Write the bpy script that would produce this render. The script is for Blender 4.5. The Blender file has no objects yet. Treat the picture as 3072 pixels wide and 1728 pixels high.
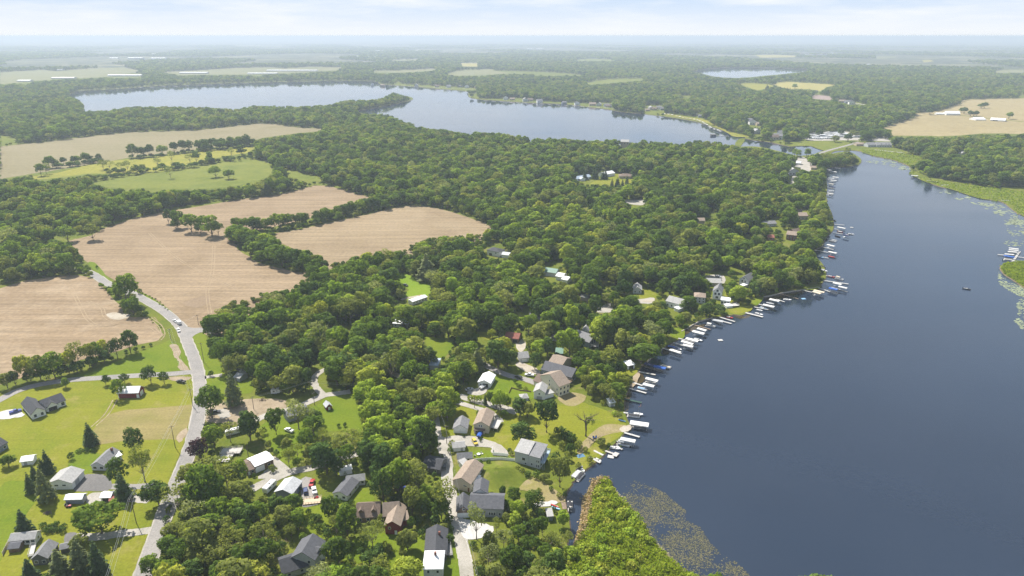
import bpy, bmesh, math, random
import numpy as np
from mathutils import Vector, Matrix
from mathutils.geometry import delaunay_2d_cdt
random.seed(7)
rng = np.random.default_rng(7)
sc = bpy.context.scene
COL = sc.collection
# ------------------------------------------------------------------ camera, sky, sun, exposure
CAM_H = 190.0
F = 2048.0
CX, CY, HZ = 1536.0, 864.0, 108.0
PITCH = math.atan((CY - HZ) / F)
SP, CP = math.sin(PITCH), math.cos(PITCH)
cam = bpy.data.cameras.new('camera'); cam.lens = 24; cam.sensor_width = 36
cam.clip_start = 1; cam.clip_end = 200000
camo = bpy.data.objects.new('camera', cam); COL.objects.link(camo)
camo.location = (0, 0, CAM_H); camo.rotation_euler = (math.pi / 2 - PITCH, 0, 0)
sc.camera = camo

SUN_AZ, SUN_EL = math.radians(-40), math.radians(52)     # azimuth from +Y towards +X
SUN_E = 5.0
HAZE = 1 / 7800.0
sc.view_settings.view_transform = 'Standard'; sc.view_settings.look = 'None'
sc.view_settings.exposure = 0.85; sc.view_settings.gamma = 1.0
sc.view_settings.use_curve_mapping = False
sd = (math.sin(SUN_AZ) * math.cos(SUN_EL), math.cos(SUN_AZ) * math.cos(SUN_EL), math.sin(SUN_EL))
sl = bpy.data.lights.new('sun', 'SUN'); sl.energy = SUN_E; sl.angle = math.radians(0.53); sl.color = (1.0, 0.945, 0.86)
so = bpy.data.objects.new('sun', sl); COL.objects.link(so)
so.rotation_euler = Vector(sd).to_track_quat('Z', 'Y').to_euler()
so.location = (0, 0, 900)

w = bpy.data.worlds.new('World'); sc.world = w; w.use_nodes = True
nt = w.node_tree; nt.nodes.clear()
N = nt.nodes.new; LK = nt.links.new
wo = N('ShaderNodeOutputWorld'); bg = N('ShaderNodeBackground'); sky = N('ShaderNodeTexSky')
sky.sky_type = 'NISHITA'; sky.sun_disc = False; sky.sun_elevation = SUN_EL; sky.sun_rotation = SUN_AZ
sky.air_density = 1.0; sky.dust_density = 1.0; sky.ozone_density = 1.0; sky.altitude = 100
tc = N('ShaderNodeTexCoord'); sep = N('ShaderNodeSeparateXYZ'); LK(tc.outputs['Generated'], sep.inputs[0])
mp = N('ShaderNodeMapping'); mp.inputs['Scale'].default_value = (9, 9, 75); LK(tc.outputs['Generated'], mp.inputs[0])
nz = N('ShaderNodeTexNoise'); nz.inputs['Scale'].default_value = 0.62; nz.inputs['Detail'].default_value = 7; nz.inputs['Roughness'].default_value = 0.62
LK(mp.outputs[0], nz.inputs['Vector'])
cr = N('ShaderNodeValToRGB'); cr.color_ramp.elements[0].position = 0.43; cr.color_ramp.elements[1].position = 0.70
b1 = N('ShaderNodeMapRange'); b1.inputs['From Min'].default_value = .035; b1.inputs['From Max'].default_value = .08; LK(sep.outputs['Z'], b1.inputs['Value'])
b2 = N('ShaderNodeMapRange'); b2.inputs['From Min'].default_value = .12; b2.inputs['From Max'].default_value = .24; b2.inputs['To Min'].default_value = .17; b2.inputs['To Max'].default_value = 0; LK(sep.outputs['Z'], b2.inputs['Value'])
b3 = N('ShaderNodeMath'); b3.operation = 'MULTIPLY_ADD'; LK(b1.outputs[0], b3.inputs[0]); LK(b2.outputs[0], b3.inputs[1]); LK(nz.outputs['Fac'], b3.inputs[2])  # denser cloud band added above the frame to whiten the far lake's reflection
LK(b3.outputs[0], cr.inputs[0])
# white haze close to the horizon all round
hr = N('ShaderNodeMapRange'); hr.inputs['From Min'].default_value = 0.0; hr.inputs['From Max'].default_value = 0.085
hr.inputs['To Min'].default_value = 1.0; hr.inputs['To Max'].default_value = 0.0; LK(sep.outputs['Z'], hr.inputs['Value'])
hp = N('ShaderNodeMath'); hp.operation = 'POWER'; hp.inputs[1].default_value = 1.7; LK(hr.outputs[0], hp.inputs[0])
mxa = N('ShaderNodeMix'); mxa.data_type = 'RGBA'; LK(cr.outputs[0], mxa.inputs['Factor'])
blue = N('ShaderNodeMix'); blue.data_type = 'RGBA'; 
LK(sky.outputs[0], blue.inputs['A']); blue.inputs['B'].default_value = (5.1, 6.8, 9.2, 1)
br = N('ShaderNodeMapRange'); br.inputs['From Min'].default_value = 0.03; br.inputs['From Max'].default_value = 0.55; br.inputs['To Min'].default_value = 1.0; br.inputs['To Max'].default_value = 0.25
LK(sep.outputs['Z'], br.inputs['Value']); LK(br.outputs[0], blue.inputs['Factor'])
LK(blue.outputs['Result'], mxa.inputs['A']); mxa.inputs['B'].default_value = (9.3, 9.5, 9.8, 1)
cf = N('ShaderNodeMath'); cf.operation = 'MULTIPLY'; cf.inputs[1].default_value = 0.8
cz = N('ShaderNodeMapRange'); cz.inputs['From Min'].default_value = 0.04; cz.inputs['From Max'].default_value = 0.35; cz.inputs['To Min'].default_value = 1.0; cz.inputs['To Max'].default_value = 0.6; LK(sep.outputs['Z'], cz.inputs['Value'])
cm = N('ShaderNodeMath'); cm.operation = 'MULTIPLY'; LK(cr.outputs[0], cm.inputs[0]); LK(cz.outputs[0], cm.inputs[1]); LK(cm.outputs[0], cf.inputs[0]); LK(cf.outputs[0], mxa.inputs['Factor'])
mxb = N('ShaderNodeMix'); mxb.data_type = 'RGBA'; LK(hp.outputs[0], mxb.inputs['Factor'])
LK(mxa.outputs['Result'], mxb.inputs['A']); mxb.inputs['B'].default_value = (9.0, 9.15, 9.35, 1)
LK(mxb.outputs['Result'], bg.inputs['Color']); bg.inputs['Strength'].default_value = 0.060
LK(bg.outputs[0], wo.inputs['Surface'])
sc.cycles.use_denoising = True; sc.cycles.denoiser = 'OPENIMAGEDENOISE'; sc.cycles.denoising_prefilter = 'NONE'; sc.cycles.denoising_input_passes = 'RGB_ALBEDO_NORMAL'
sc.cycles.volume_bounces = 1
sc.cycles.max_bounces = 6; sc.cycles.diffuse_bounces = 3; sc.cycles.glossy_bounces = 2; sc.cycles.transmission_bounces = 4

# ------------------------------------------------------------------ pixel of the photograph -> point of the place
def S(x, y, z=0.0):
    u = (x - CX) / F; v = -(y - CY) / F
    dx, dy, dz = u, CP + v * SP, -SP + v * CP
    t = (z - CAM_H) / dz
    return Vector((dx * t, dy * t, z))
def prj(P):
    P = np.asarray(P, float); q = P - np.array([0, 0, CAM_H])
    fw = q[..., 1] * CP - q[..., 2] * SP; up = q[..., 1] * SP + q[..., 2] * CP
    fw = np.where(fw < 1, 1, fw)
    return CX + F * q[..., 0] / fw, CY - F * up / fw, fw
KC = {'A': (0, 980, 768 / 1488), 'B': (640, 1080, 640 / 1431), 'C': (1180, 1080, 640 / 1431), 'D': (1700, 1250, 700 / 2122),
      'E': (1400, 880, 700 / 1878), 'F': (1700, 600, 900 / 2576), 'G': (0, 600, 900 / 2371), 'H': (600, 600, 900 / 2371),
      'I': (0, 0, .38820), 'J': (1000, 0, .38820), 'K': (2072, 0, .38820), 'L': (0, 250, .38820), 'M': (900, 250, .38820),
      'N': (1800, 200, 700 / 2576), 'O': (2300, 200, 772 / 2237), 'Q': (2500, 600, 572 / 1658), 'Z': (0, 0, 3072 / 2576), 'S': (0, 0, 1)}
def k(c, x, y):
    a = KC[c]; return (a[0] + x * a[2], a[1] + y * a[2])
def ks(c, *p):
    return [k(c, *q) for q in p]
def g(c, x, y, z=0.0):
    return S(*k(c, x, y), z)

# ------------------------------------------------------------------ mesh and object helpers
class MB:
    def __init__(s): s.v = []; s.f = []; s.m = []; s.cur = 0
    def add(s, vs, fs):
        o = len(s.v); s.v += [tuple(p) for p in vs]; s.f += [tuple(i + o for i in f) for f in fs]; s.m += [s.cur] * len(fs); return s
    def box(s, x0, x1, y0, y1, z0, z1):
        return s.add([(x0, y0, z0), (x1, y0, z0), (x1, y1, z0), (x0, y1, z0), (x0, y0, z1), (x1, y0, z1), (x1, y1, z1), (x0, y1, z1)],
                     [(0, 3, 2, 1), (4, 5, 6, 7), (0, 1, 5, 4), (1, 2, 6, 5), (2, 3, 7, 6), (3, 0, 4, 7)])
    def tube(s, a, b, r, r2=None, n=6):
        a = Vector(a); b = Vector(b); d = (b - a).normalized(); q = d.to_track_quat('Z', 'Y'); r2 = r if r2 is None else r2
        vs = []
        for c, rr in ((a, r), (b, r2)):
            for i in range(n):
                t = 2 * math.pi * i / n; vs.append(c + q @ Vector((rr * math.cos(t), rr * math.sin(t), 0)))
        fs = [(i, (i + 1) % n, n + (i + 1) % n, n + i) for i in range(n)] + [tuple(range(n - 1, -1, -1)), tuple(range(n, 2 * n))]
        return s.add(vs, fs)
    def path(s, pts, r, n=4, radii=None):
        pts = [Vector(p) for p in pts]; rings = []
        vs = []
        for i, p in enumerate(pts):
            d = (pts[min(i + 1, len(pts) - 1)] - pts[max(i - 1, 0)]).normalized(); q = d.to_track_quat('Z', 'Y')
            rr = radii[i] if radii else r
            vs += [p + q @ Vector((rr * math.cos(2 * math.pi * j / n), rr * math.sin(2 * math.pi * j / n), 0)) for j in range(n)]
        fs = [(i * n + j, i * n + (j + 1) % n, (i + 1) * n + (j + 1) % n, (i + 1) * n + j) for i in range(len(pts) - 1) for j in range(n)]
        return s.add(vs, fs)
    def extrude_y(s, prof, y0, y1):       # profile in x-z, closed, counter-clockwise seen from -y
        n = len(prof)
        vs = [(x, y0, z) for x, z in prof] + [(x, y1, z) for x, z in prof]
        fs = [tuple(range(n)), tuple(range(2 * n - 1, n - 1, -1))] + [(i, n + i, n + (i + 1) % n, (i + 1) % n) for i in range(n)]
        return s.add(vs, fs)
    def mesh(s, name, mats, smooth=False):
        me = bpy.data.meshes.new(name); me.from_pydata(s.v, [], s.f)
        for m in (mats if isinstance(mats, (list, tuple)) else [mats]): me.materials.append(m)
        if any(s.m): me.polygons.foreach_set('material_index', s.m)
        if smooth: me.polygons.foreach_set('use_smooth', [True] * len(s.f))
        me.update(); return me
    def build(s, name, mats, parent=None, smooth=False):
        return link(name, s.mesh(name, mats, smooth), parent)
def link(name, me, parent=None, loc=None, rz=0.0):
    o = bpy.data.objects.new(name, me); COL.objects.link(o)
    if parent is not None: o.parent = parent
    if loc is not None: o.location = loc
    if rz: o.rotation_euler.z = rz
    return o
def tag(o, label=None, cat=None, group=None, kind=None):
    if label: o['label'] = label
    if cat: o['category'] = cat
    if group: o['group'] = group
    if kind: o['kind'] = kind
    return o
def empty(name, loc, rz, label, cat, group=None):
    o = bpy.data.objects.new(name, None); COL.objects.link(o); o.location = loc; o.rotation_euler.z = rz; o.empty_display_size = 1
    return tag(o, label, cat, group)
def copy_tree(o, parent=None):
    c = o.copy(); COL.objects.link(c)
    if parent is not None: c.parent = parent
    for ch in list(o.children): copy_tree(ch, c)
    return c

# ------------------------------------------------------------------ materials
MATS = {}
def mat(name, color, rough=0.8, metal=0.0, spec=0.3, var=0.0, scale=1.0, bump=0.0, bscale=None, color2=None, coord='Object', detail=4.0):
    if name in MATS: return MATS[name]
    m = bpy.data.materials.new(name); m.use_nodes = True; n = m.node_tree; b = n.nodes['Principled BSDF']
    b.inputs['Roughness'].default_value = rough; b.inputs['Metallic'].default_value = metal; b.inputs['Specular IOR Level'].default_value = spec
    c = (*color, 1)
    b.inputs['Base Color'].default_value = c
    if var or color2 or bump:
        t = n.nodes.new('ShaderNodeTexCoord'); z = n.nodes.new('ShaderNodeTexNoise'); z.inputs['Scale'].default_value = scale
        z.inputs['Detail'].default_value = detail; z.inputs['Roughness'].default_value = 0.65
        n.links.new(t.outputs[coord], z.inputs['Vector'])
        mx = n.nodes.new('ShaderNodeMix'); mx.data_type = 'RGBA'
        mr = n.nodes.new('ShaderNodeMapRange'); mr.inputs['From Min'].default_value = 0.35; mr.inputs['From Max'].default_value = 0.65
        n.links.new(z.outputs['Fac'], mr.inputs['Value']); n.links.new(mr.outputs[0], mx.inputs['Factor'])
        c2 = color2 if color2 else tuple(min(1, x * (1 + var)) for x in color)
        c1 = color if color2 else tuple(x * (1 - var) for x in color)
        mx.inputs['A'].default_value = (*c1, 1); mx.inputs['B'].default_value = (*c2, 1)
        n.links.new(mx.outputs['Result'], b.inputs['Base Color'])
        if bump:
            z2 = n.nodes.new('ShaderNodeTexNoise'); z2.inputs['Scale'].default_value = bscale or scale * 4; z2.inputs['Detail'].default_value = 3
            n.links.new(t.outputs[coord], z2.inputs['Vector'])
            bp = n.nodes.new('ShaderNodeBump'); bp.inputs['Strength'].default_value = bump; bp.inputs['Distance'].default_value = 0.3
            n.links.new(z2.outputs['Fac'], bp.inputs['Height']); n.links.new(bp.outputs[0], b.inputs['Normal'])
    MATS[name] = m
    return m

def ground_mat(name, cols, scales=(0.01, 0.06, 0.6), rows=None, rough=0.95, rowamp=0.12, contrast=1.0, voro=None):
    """earth, grass or stubble: three scales of noise between the colours; rows = (direction in degrees, metres between rows)"""
    m = bpy.data.materials.new(name); m.use_nodes = True; n = m.node_tree; b = n.nodes['Principled BSDF']
    b.inputs['Roughness'].default_value = rough; b.inputs['Specular IOR Level'].default_value = 0.1
    t = n.nodes.new('ShaderNodeTexCoord'); P = t.outputs['Object']
    def noise(s, det=5, rot=None, stretch=None):
        z = n.nodes.new('ShaderNodeTexNoise'); z.inputs['Scale'].default_value = s; z.inputs['Detail'].default_value = det; z.inputs['Roughness'].default_value = 0.6
        src = P
        if rot is not None:
            q = n.nodes.new('ShaderNodeMapping'); q.inputs['Rotation'].default_value = (0, 0, rot); q.inputs['Scale'].default_value = (stretch, 1, 1)
            n.links.new(P, q.inputs[0]); src = q.outputs[0]
        n.links.new(src, z.inputs['Vector']); return z.outputs['Fac']
    def rmp(f, lo, hi):
        r = n.nodes.new('ShaderNodeMapRange'); r.inputs['From Min'].default_value = lo; r.inputs['From Max'].default_value = hi
        n.links.new(f, r.inputs['Value']); return r.outputs[0]
    def mix(f, a, bb):
        x = n.nodes.new('ShaderNodeMix'); x.data_type = 'RGBA'; n.links.new(f, x.inputs['Factor'])
        for sck, v in (('A', a), ('B', bb)):
            if isinstance(v, tuple): x.inputs[sck].default_value = (*v, 1)
            else: n.links.new(v, x.inputs[sck])
        return x.outputs['Result']
    h = 0.14 / contrast
    c = mix(rmp(noise(scales[0]), .5 - h, .5 + h), cols[0], cols[1])
    if len(cols) > 2: c = mix(rmp(noise(scales[1]), .5 - h * .3, .5 + h * 1.3), c, cols[2])
    if len(cols) > 3: c = mix(rmp(noise(scales[1] * 1.7 + .003), .56, .68), c, cols[3])
    fine = rmp(noise(scales[2], 6), .3, .7)
    val = n.nodes.new('ShaderNodeMapRange'); val.inputs['To Min'].default_value = 0.82; val.inputs['To Max'].default_value = 1.18; n.links.new(fine, val.inputs['Value'])
    mul = n.nodes.new('ShaderNodeMix'); mul.data_type = 'RGBA'; mul.blend_type = 'MULTIPLY'; mul.inputs['Factor'].default_value = 1
    n.links.new(c, mul.inputs['A']); cmb = n.nodes.new('ShaderNodeCombineColor')
    for i in range(3): n.links.new(val.outputs[0], cmb.inputs[i])
    n.links.new(cmb.outputs[0], mul.inputs['B']); out = mul.outputs['Result']
    if rows:
        r1 = rmp(noise(1.0 / rows[1], 2, math.radians(rows[0]), 0.035), .35, .65)
        v2 = n.nodes.new('ShaderNodeMapRange'); v2.inputs['To Min'].default_value = 1 - rowamp; v2.inputs['To Max'].default_value = 1 + rowamp; n.links.new(r1, v2.inputs['Value'])
        cm2 = n.nodes.new('ShaderNodeCombineColor')
        for i in range(3): n.links.new(v2.outputs[0], cm2.inputs[i])
        m2 = n.nodes.new('ShaderNodeMix'); m2.data_type = 'RGBA'; m2.blend_type = 'MULTIPLY'; m2.inputs['Factor'].default_value = 1
        n.links.new(out, m2.inputs['A']); n.links.new(cm2.outputs[0], m2.inputs['B']); out = m2.outputs['Result']
    n.links.new(out, b.inputs['Base Color'])
    MATS[name] = m
    return m

def leaf_mat(name, stops, trans=0.35, patch=0.004):
    m = bpy.data.materials.new(name); m.use_nodes = True; n = m.node_tree; n.nodes.clear()
    o = n.nodes.new('ShaderNodeOutputMaterial'); d = n.nodes.new('ShaderNodeBsdfDiffuse'); tr = n.nodes.new('ShaderNodeBsdfTranslucent')
    mx = n.nodes.new('ShaderNodeMixShader'); mx.inputs[0].default_value = trans
    oi = n.nodes.new('ShaderNodeObjectInfo'); at = n.nodes.new('ShaderNodeAttribute'); at.attribute_name = 'tint'
    ge = n.nodes.new('ShaderNodeNewGeometry'); nz = n.nodes.new('ShaderNodeTexNoise'); nz.inputs['Scale'].default_value = patch; nz.inputs['Detail'].default_value = 2
    n.links.new(ge.outputs['Position'], nz.inputs['Vector'])
    a1 = n.nodes.new('ShaderNodeMath'); a1.operation = 'MULTIPLY_ADD'; a1.inputs[1].default_value = 0.75; n.links.new(oi.outputs['Random'], a1.inputs[0])
    a2 = n.nodes.new('ShaderNodeMath'); a2.operation = 'MULTIPLY_ADD'; a2.inputs[1].default_value = 0.9; a2.inputs[2].default_value = -0.32
    n.links.new(nz.outputs['Fac'], a2.inputs[0]); n.links.new(a2.outputs[0], a1.inputs[2])
    r = n.nodes.new('ShaderNodeValToRGB'); e = r.color_ramp.elements
    while len(e) > 1: e.remove(e[-1])
    e[0].position = stops[0][0]; e[0].color = (*stops[0][1], 1)
    for p, c in stops[1:]:
        q = e.new(p); q.color = (*c, 1)
    n.links.new(a1.outputs[0], r.inputs[0])
    hs = n.nodes.new('ShaderNodeHueSaturation'); n.links.new(r.outputs[0], hs.inputs['Color'])
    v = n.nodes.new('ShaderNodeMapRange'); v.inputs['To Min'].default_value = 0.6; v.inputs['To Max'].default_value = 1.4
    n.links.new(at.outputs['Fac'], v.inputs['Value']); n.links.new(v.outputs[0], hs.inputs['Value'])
    h = n.nodes.new('ShaderNodeMapRange'); h.inputs['To Min'].default_value = 0.515; h.inputs['To Max'].default_value = 0.485
    n.links.new(at.outputs['Fac'], h.inputs['Value']); n.links.new(h.outputs[0], hs.inputs['Hue'])
    n.links.new(hs.outputs[0], d.inputs['Color'])
    yl = n.nodes.new('ShaderNodeMix'); yl.data_type = 'RGBA'; yl.blend_type = 'MULTIPLY'; yl.inputs['Factor'].default_value = 1; yl.inputs['B'].default_value = (1.35, 1.35, 0.55, 1)
    n.links.new(hs.outputs[0], yl.inputs['A']); n.links.new(yl.outputs['Result'], tr.inputs['Color'])
    n.links.new(d.outputs[0], mx.inputs[1]); n.links.new(tr.outputs[0], mx.inputs[2]); n.links.new(mx.outputs[0], o.inputs['Surface'])
    MATS[name] = m
    return m
# ------------------------------------------------------------------ outlines read off the photograph
def cr_smooth(pts, sub=6, closed=True, jit=0.0, rr=None):
    P = [np.array(p[:2], float) for p in pts]; n = len(P); out = []
    for i in range(n if closed else n - 1):
        p0, p1, p2, p3 = (P[(i - 1) % n], P[i], P[(i + 1) % n], P[(i + 2) % n]) if closed else (P[max(i - 1, 0)], P[i], P[i + 1], P[min(i + 2, n - 1)])
        for s in range(sub):
            t = s / sub
            out.append(0.5 * ((2 * p1) + (-p0 + p2) * t + (2 * p0 - 5 * p1 + 4 * p2 - p3) * t * t + (-p0 + 3 * p1 - 3 * p2 + p3) * t ** 3))
    if not closed: out.append(P[-1])
    if jit: out = [p + (rr or rng).normal(0, jit, 2) for p in out]
    return out
def lin_poly(G, jit, step=25.0):
    out = []
    for i in range(len(G)):
        a = np.array(G[i]); b = np.array(G[(i + 1) % len(G)]); n = max(1, int(np.linalg.norm(b - a) / step)); out += [tuple(a + (b - a) * t / n + rng.normal(0, jit, 2)) for t in range(n)]
    return out
def gpoly(pts, sub=1, jit=0.0, z=0.0):
    """source-pixel outline -> ground outline"""
    G = [S(p[0], p[1], p[2] if len(p) > 2 else z) for p in pts]
    G = [(p.x, p.y) for p in G]
    return [tuple(p) for p in cr_smooth(G, sub, True, jit)] if sub > 1 or jit else G
def sheet(name, outline, z, material, label=None, kind='structure', cat=None):
    vs = [Vector(p) for p in outline]; n = len(vs)
    co, _e, fa, *_r = delaunay_2d_cdt(vs, [], [list(range(n))], 1, 1e-4)
    me = bpy.data.meshes.new(name); me.from_pydata([(p.x, p.y, z) for p in co], [], [list(f) for f in fa]); me.materials.append(material)
    for p in me.polygons:
        if p.normal.z < 0: p.flip()
    me.update()
    return tag(link(name, me), label, cat, None, kind)
def strip(name, centre, width, z, material, sub=8, wvar=0.0, kind='structure'):
    C = [S(*p) for p in centre]; C = cr_smooth([(p.x, p.y) for p in C], sub, False)
    vs = []; fs = []; n = len(C)
    for i, p in enumerate(C):
        d = C[min(i + 1, n - 1)] - C[max(i - 1, 0)]; d = d / (np.linalg.norm(d) + 1e-9); q = np.array([-d[1], d[0]])
        wd = width / 2 * (1 + (rng.normal(0, wvar) if wvar else 0)); 
        vs += [(*(p + q * wd), z), (*(p - q * wd), z)]
    fs = [(2 * i, 2 * i + 1, 2 * i + 3, 2 * i + 2) for i in range(n - 1)]
    me = bpy.data.meshes.new(name); me.from_pydata(vs, [], fs); me.materials.append(material)
    for p in me.polygons:
        if p.normal.z < 0: p.flip()
    me.update()
    return tag(link(name, me), kind=kind)
OPEN = []      # what the photograph shows free of trees (source pixels)
GOPEN = []     # ground outlines where nothing grows (source pixels of the ground)

NEAR_LAKE = (ks('D', (1300, 1600), (1135, 1449), (1000, 1350), (930, 1280), (830, 1190), (750, 1100), (710, 1020), (640, 940), (580, 850), (520, 790), (450, 710), (415, 640), (400, 575), (330, 548), (235, 598), (200, 680), (150, 740), (145, 850), (125, 980), (100, 1060), (70, 1150), (40, 1210), (0, 1160))
    + ks('C', (1185, 1140), (1165, 1000), (1152, 940), (1165, 880), (1200, 830))
    + ks('D', (40, 600), (90, 565), (160, 490), (250, 425), (330, 355), (400, 275), (470, 215), (520, 150), (560, 128), (585, 105), (570, 60))
    + ks('E', (1290, 1010), (1268, 930), (1272, 850), (1305, 765), (1330, 700), (1370, 640), (1420, 570), (1500, 508), (1570, 450), (1640, 400), (1710, 365), (1735, 310), (1800, 262))
    + ks('F', (1085, 1072), (1140, 1040), (1290, 1005), (1380, 995), (1440, 982), (1500, 990), (1560, 958), (1600, 920), (1650, 893), (1690, 833), (1830, 803), (1950, 778), (2060, 768), (2160, 745), (2200, 700), (2228, 650), (2205, 560), (2145, 490), (2120, 440), (2195, 390), (2225, 320), (2285, 260), (2290, 180), (2270, 100), (2222, 0))
    + ks('O', (530, 1170), (515, 1120), (525, 1050), (515, 950), (520, 890), (570, 872), (690, 868), (800, 850), (822, 815), (800, 785), (720, 740), (600, 748), (560, 760), (590, 735), (700, 727), (780, 730), (850, 745), (930, 775), (1100, 810), (1230, 860), (1265, 890), (1255, 930), (1330, 970), (1400, 1003), (1500, 1040), (1600, 1062), (1750, 1092), (1850, 1142), (2040, 1172), (2130, 1235), (2237, 1295))
    + [(3200, 670), (3300, 780)] + ks('Q', (1700, 535), (1560, 537), (1490, 550), (1452, 590), (1490, 645), (1560, 690), (1640, 745), (1700, 770))
    + [(3250, 900), (3400, 1200), (3600, 1728), (3700, 2100), (2500, 2100)])
FAR_LAKE = ks('Z', (180, 236), (200, 229), (300, 224), (400, 216), (560, 210), (800, 204.5), (850, 203.5), (940, 205), (960, 212), (1030, 217), (1100, 223), (1170, 229), (1178, 234), (1180, 244), (1200, 249), (1250, 253), (1330, 258), (1420, 262), (1470, 268), (1530, 275), (1560, 281), (1620, 287), (1700, 297), (1760, 308), (1800, 322), (1840, 335), (1875, 345)) \
    + [(*k('Z', x, y), 12) for x, y in ((1850, 360), (1780, 353), (1740, 353), (1700, 359), (1640, 352), (1550, 348), (1480, 352), (1400, 344), (1340, 346), (1290, 337), (1220, 329), (1170, 333), (1100, 320), (1050, 316), (1020, 302), (985, 288), (960, 286))] \
    + ks('Z', (905, 283), (900, 279), (940, 272), (1000, 260), (1037, 251), (1030, 243)) \
    + [(*k('Z', x, y), 10) for x, y in ((990, 232), (960, 246), (930, 249), (870, 251), (820, 263), (740, 266), (640, 264), (590, 273), (480, 266), (330, 266), (260, 276), (207, 278))] \
    + ks('Z', (212, 266), (197, 251), (172, 240))
MARSH_LAKE = ks('Z', (1745, 180), (1790, 173), (1850, 170.5), (1960, 172), (2045, 176), (2010, 182), (1930, 190), (1890, 194), (1850, 196), (1800, 193), (1770, 186))
CHANNEL = ks('N', (1500, 830), (1560, 790), (1640, 800), (1720, 815), (1860, 830), (1960, 850), (2090, 880)) + ks('O', (260, 690), (330, 688), (420, 695), (490, 718), (480, 742), (380, 765), (250, 770)) + ks('N', (1850, 900), (1700, 880), (1600, 880), (1500, 880))
LAKES = [('near_lake', NEAR_LAKE, 3), ('far_lake', FAR_LAKE, 3), ('marsh_lake', MARSH_LAKE, 3), ('channel', CHANNEL, 3)]
OPEN += [[p[:2] for p in l[1]] for l in LAKES]

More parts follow.
